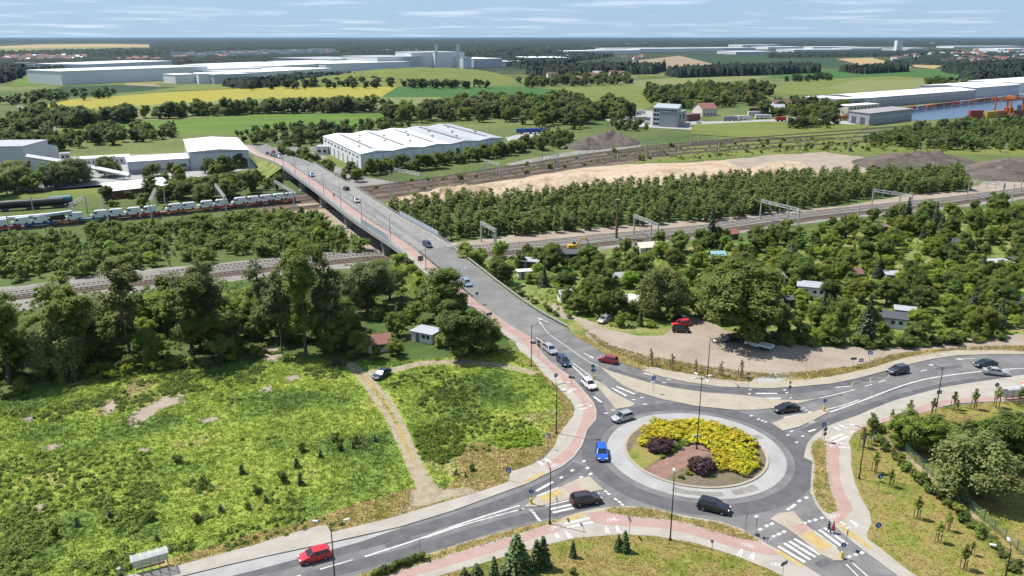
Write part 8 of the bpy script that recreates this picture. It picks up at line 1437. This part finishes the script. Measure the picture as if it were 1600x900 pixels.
# ------------------------------------------------------------------ people
plain('skin', (0.5, 0.32, 0.24), 0.6); plain('hair_dark', (0.03, 0.022, 0.018), 0.7); plain('cloth_black', (0.015, 0.015, 0.017), 0.8); plain('cloth_pink', (0.62, 0.1, 0.14), 0.8); plain('cloth_blue', (0.05, 0.08, 0.2), 0.8); plain('cloth_grey', (0.12, 0.12, 0.13), 0.8); plain('hair_light', (0.3, 0.2, 0.1), 0.7)
def person(at, ang, label, top, legs, hair, dress=False, sc=1.0):
    e = empty('person', at, ang, sc); tag(e, label, 'person'); J = {'pel': (0, 0, 0.95), 'ch': (0.0, 0, 1.3), 'nk': (0, 0, 1.48), 'hd': (0.02, 0, 1.64), 'ls': (0, 0.17, 1.42), 'le': (-0.06, 0.24, 1.14), 'lh': (0.08, 0.24, 0.90), 'rs': (0, -0.17, 1.42), 're': (-0.02, -0.24, 1.14), 'rh': (0.14, -0.23, 0.92), 'lk': (0.16, 0.1, 0.52), 'la': (0.2, 0.1, 0.09), 'lf': (0.36, 0.1, 0.04), 'rk': (-0.04, -0.1, 0.5), 'ra': (-0.28, -0.1, 0.14), 'rf': (-0.16, -0.1, 0.04), 'lp': (0, 0.1, 0.9), 'rp': (0, -0.1, 0.9)}
    R = {'pel': 0.15, 'ch': 0.16, 'nk': 0.06, 'hd': 0.11, 'ls': 0.07, 'le': 0.05, 'lh': 0.035, 'rs': 0.07, 're': 0.05, 'rh': 0.035, 'lk': 0.065, 'la': 0.045, 'lf': 0.04, 'rk': 0.065, 'ra': 0.045, 'rf': 0.04, 'lp': 0.1, 'rp': 0.1}
    E_ = [('pel', 'ch'), ('ch', 'nk'), ('nk', 'hd'), ('ch', 'ls'), ('ls', 'le'), ('le', 'lh'), ('ch', 'rs'), ('rs', 're'), ('re', 'rh'), ('pel', 'lp'), ('lp', 'lk'), ('lk', 'la'), ('la', 'lf'), ('pel', 'rp'), ('rp', 'rk'), ('rk', 'ra'), ('ra', 'rf')]
    ks = list(J); me = bpy.data.meshes.new('body'); me.from_pydata([J[k] for k in ks], [(ks.index(a), ks.index(b)) for a, b in E_], []); o = inst('body', me, e); md = o.modifiers.new('skin', 'SKIN'); sv = me.skin_vertices[0].data
    for i, k in enumerate(ks): sv[i].radius = (R[k], R[k])
    sv[0].use_root = True; md.use_smooth_shade = True; o.modifiers.new('sub', 'SUBSURF').levels = 1
    o.modifiers['sub'].render_levels = 2; me.materials.append(MATS['skin'])
    t = MB(); t.lathe([(0.155, 1.0), (0.19, 1.1), (0.205, 1.3), (0.19, 1.43), (0.08, 1.5)], 14); t.v = [(x * 0.78, y * 1.05, z) for x, y, z in t.v]; t.build('shirt', top, e, smooth=True)
    if dress: d = MB(); d.lathe([(0.30, 0.5), (0.26, 0.75), (0.19, 1.02)], 14); d.v = [(x * 0.9, y, z) for x, y, z in d.v]; d.build('skirt', top, e, smooth=True)
    else:
        for a, b, c, s in (('lp', 'lk', 'la', 1), ('rp', 'rk', 'ra', -1)): d = MB(); d.tube([J[a], J[b], J[c]], [0.125, 0.09, 0.075], 8); d.build('trouser_leg', legs, e, smooth=True)
        d = MB(); d.lathe([(0.17, 0.86), (0.185, 0.95), (0.17, 1.04)], 12); d.build('trouser_top', legs, e, smooth=True)
    for a, b in (('ls', 'le'), ('rs', 're')): d = MB(); d.tube([J[a], J[b]], [0.088, 0.07], 8); d.build('sleeve', top, e, smooth=True)
    h = MB(); h.lathe([(0.128, 1.60), (0.135, 1.68), (0.11, 1.76), (0.03, 1.79)], 12, (-0.015, 0, 0)); h.build('hair', hair, e, smooth=True); return e
X, Y = G(1294, 832.5); person((X, Y, 0.045), -0.75, 'person in black clothes walking on the lower right zebra crossing', 'cloth_black', 'cloth_black', 'hair_dark'); X, Y = G(1301, 833); person((X, Y, 0.045), -0.75, 'person in a pink top walking beside the one in black', 'cloth_pink', 'cloth_black', 'hair_light', True)
q = road_at(s_of_Y(303), -5.9, 0.15); person(q, road_dir(120), 'person in dark clothes walking along the bridge cycle path', 'cloth_grey', 'cloth_black', 'hair_dark')
# ------------------------------------------------------------------ labels: the plants next to something one can find are named by it
def proj(x, y): Zc = y * CP + CAM_H * SP; return 800 + x * CAM_F / Zc, 450 - ((-CAM_H) * CP + y * SP) * CAM_F / Zc
RANK = ['closest to', 'second closest to', 'third closest to', 'fourth closest to']
used = set(); pts = [(o, w, lb, *proj(o.location.x, o.location.y)) for o, w, lb in PLANTED]
for (lp, ln) in LANDMARKS:
    for w in sorted({p[1] for p in pts}):
        c = sorted(((p[3] - lp[0]) ** 2 + (2 * (p[4] - lp[1])) ** 2, i) for i, p in enumerate(pts) if p[1] == w and i not in used)[:4]
        for k, (d, i) in enumerate(c):
            if d < 75 ** 2: pts[i][0]['label'] = f'{w} {RANK[k]} the {ln}'; used.add(i)

by_label = {}
for o in S.objects:
    if o.parent is None and o.get('group') and o.get('kind') is None: by_label.setdefault(o['label'], []).append(o)
for lb, L in by_label.items():
    if 2 <= len(L) <= 14 and len(lb.split()) <= 12:
        for k, o in enumerate(sorted(L, key=lambda o: proj(o.location.x, o.location.y)[0])): o['label'] = lb + (', leftmost of its group' if k == 0 else ', rightmost of its group' if k == len(L) - 1 else f', {ORD[k]} from the left')
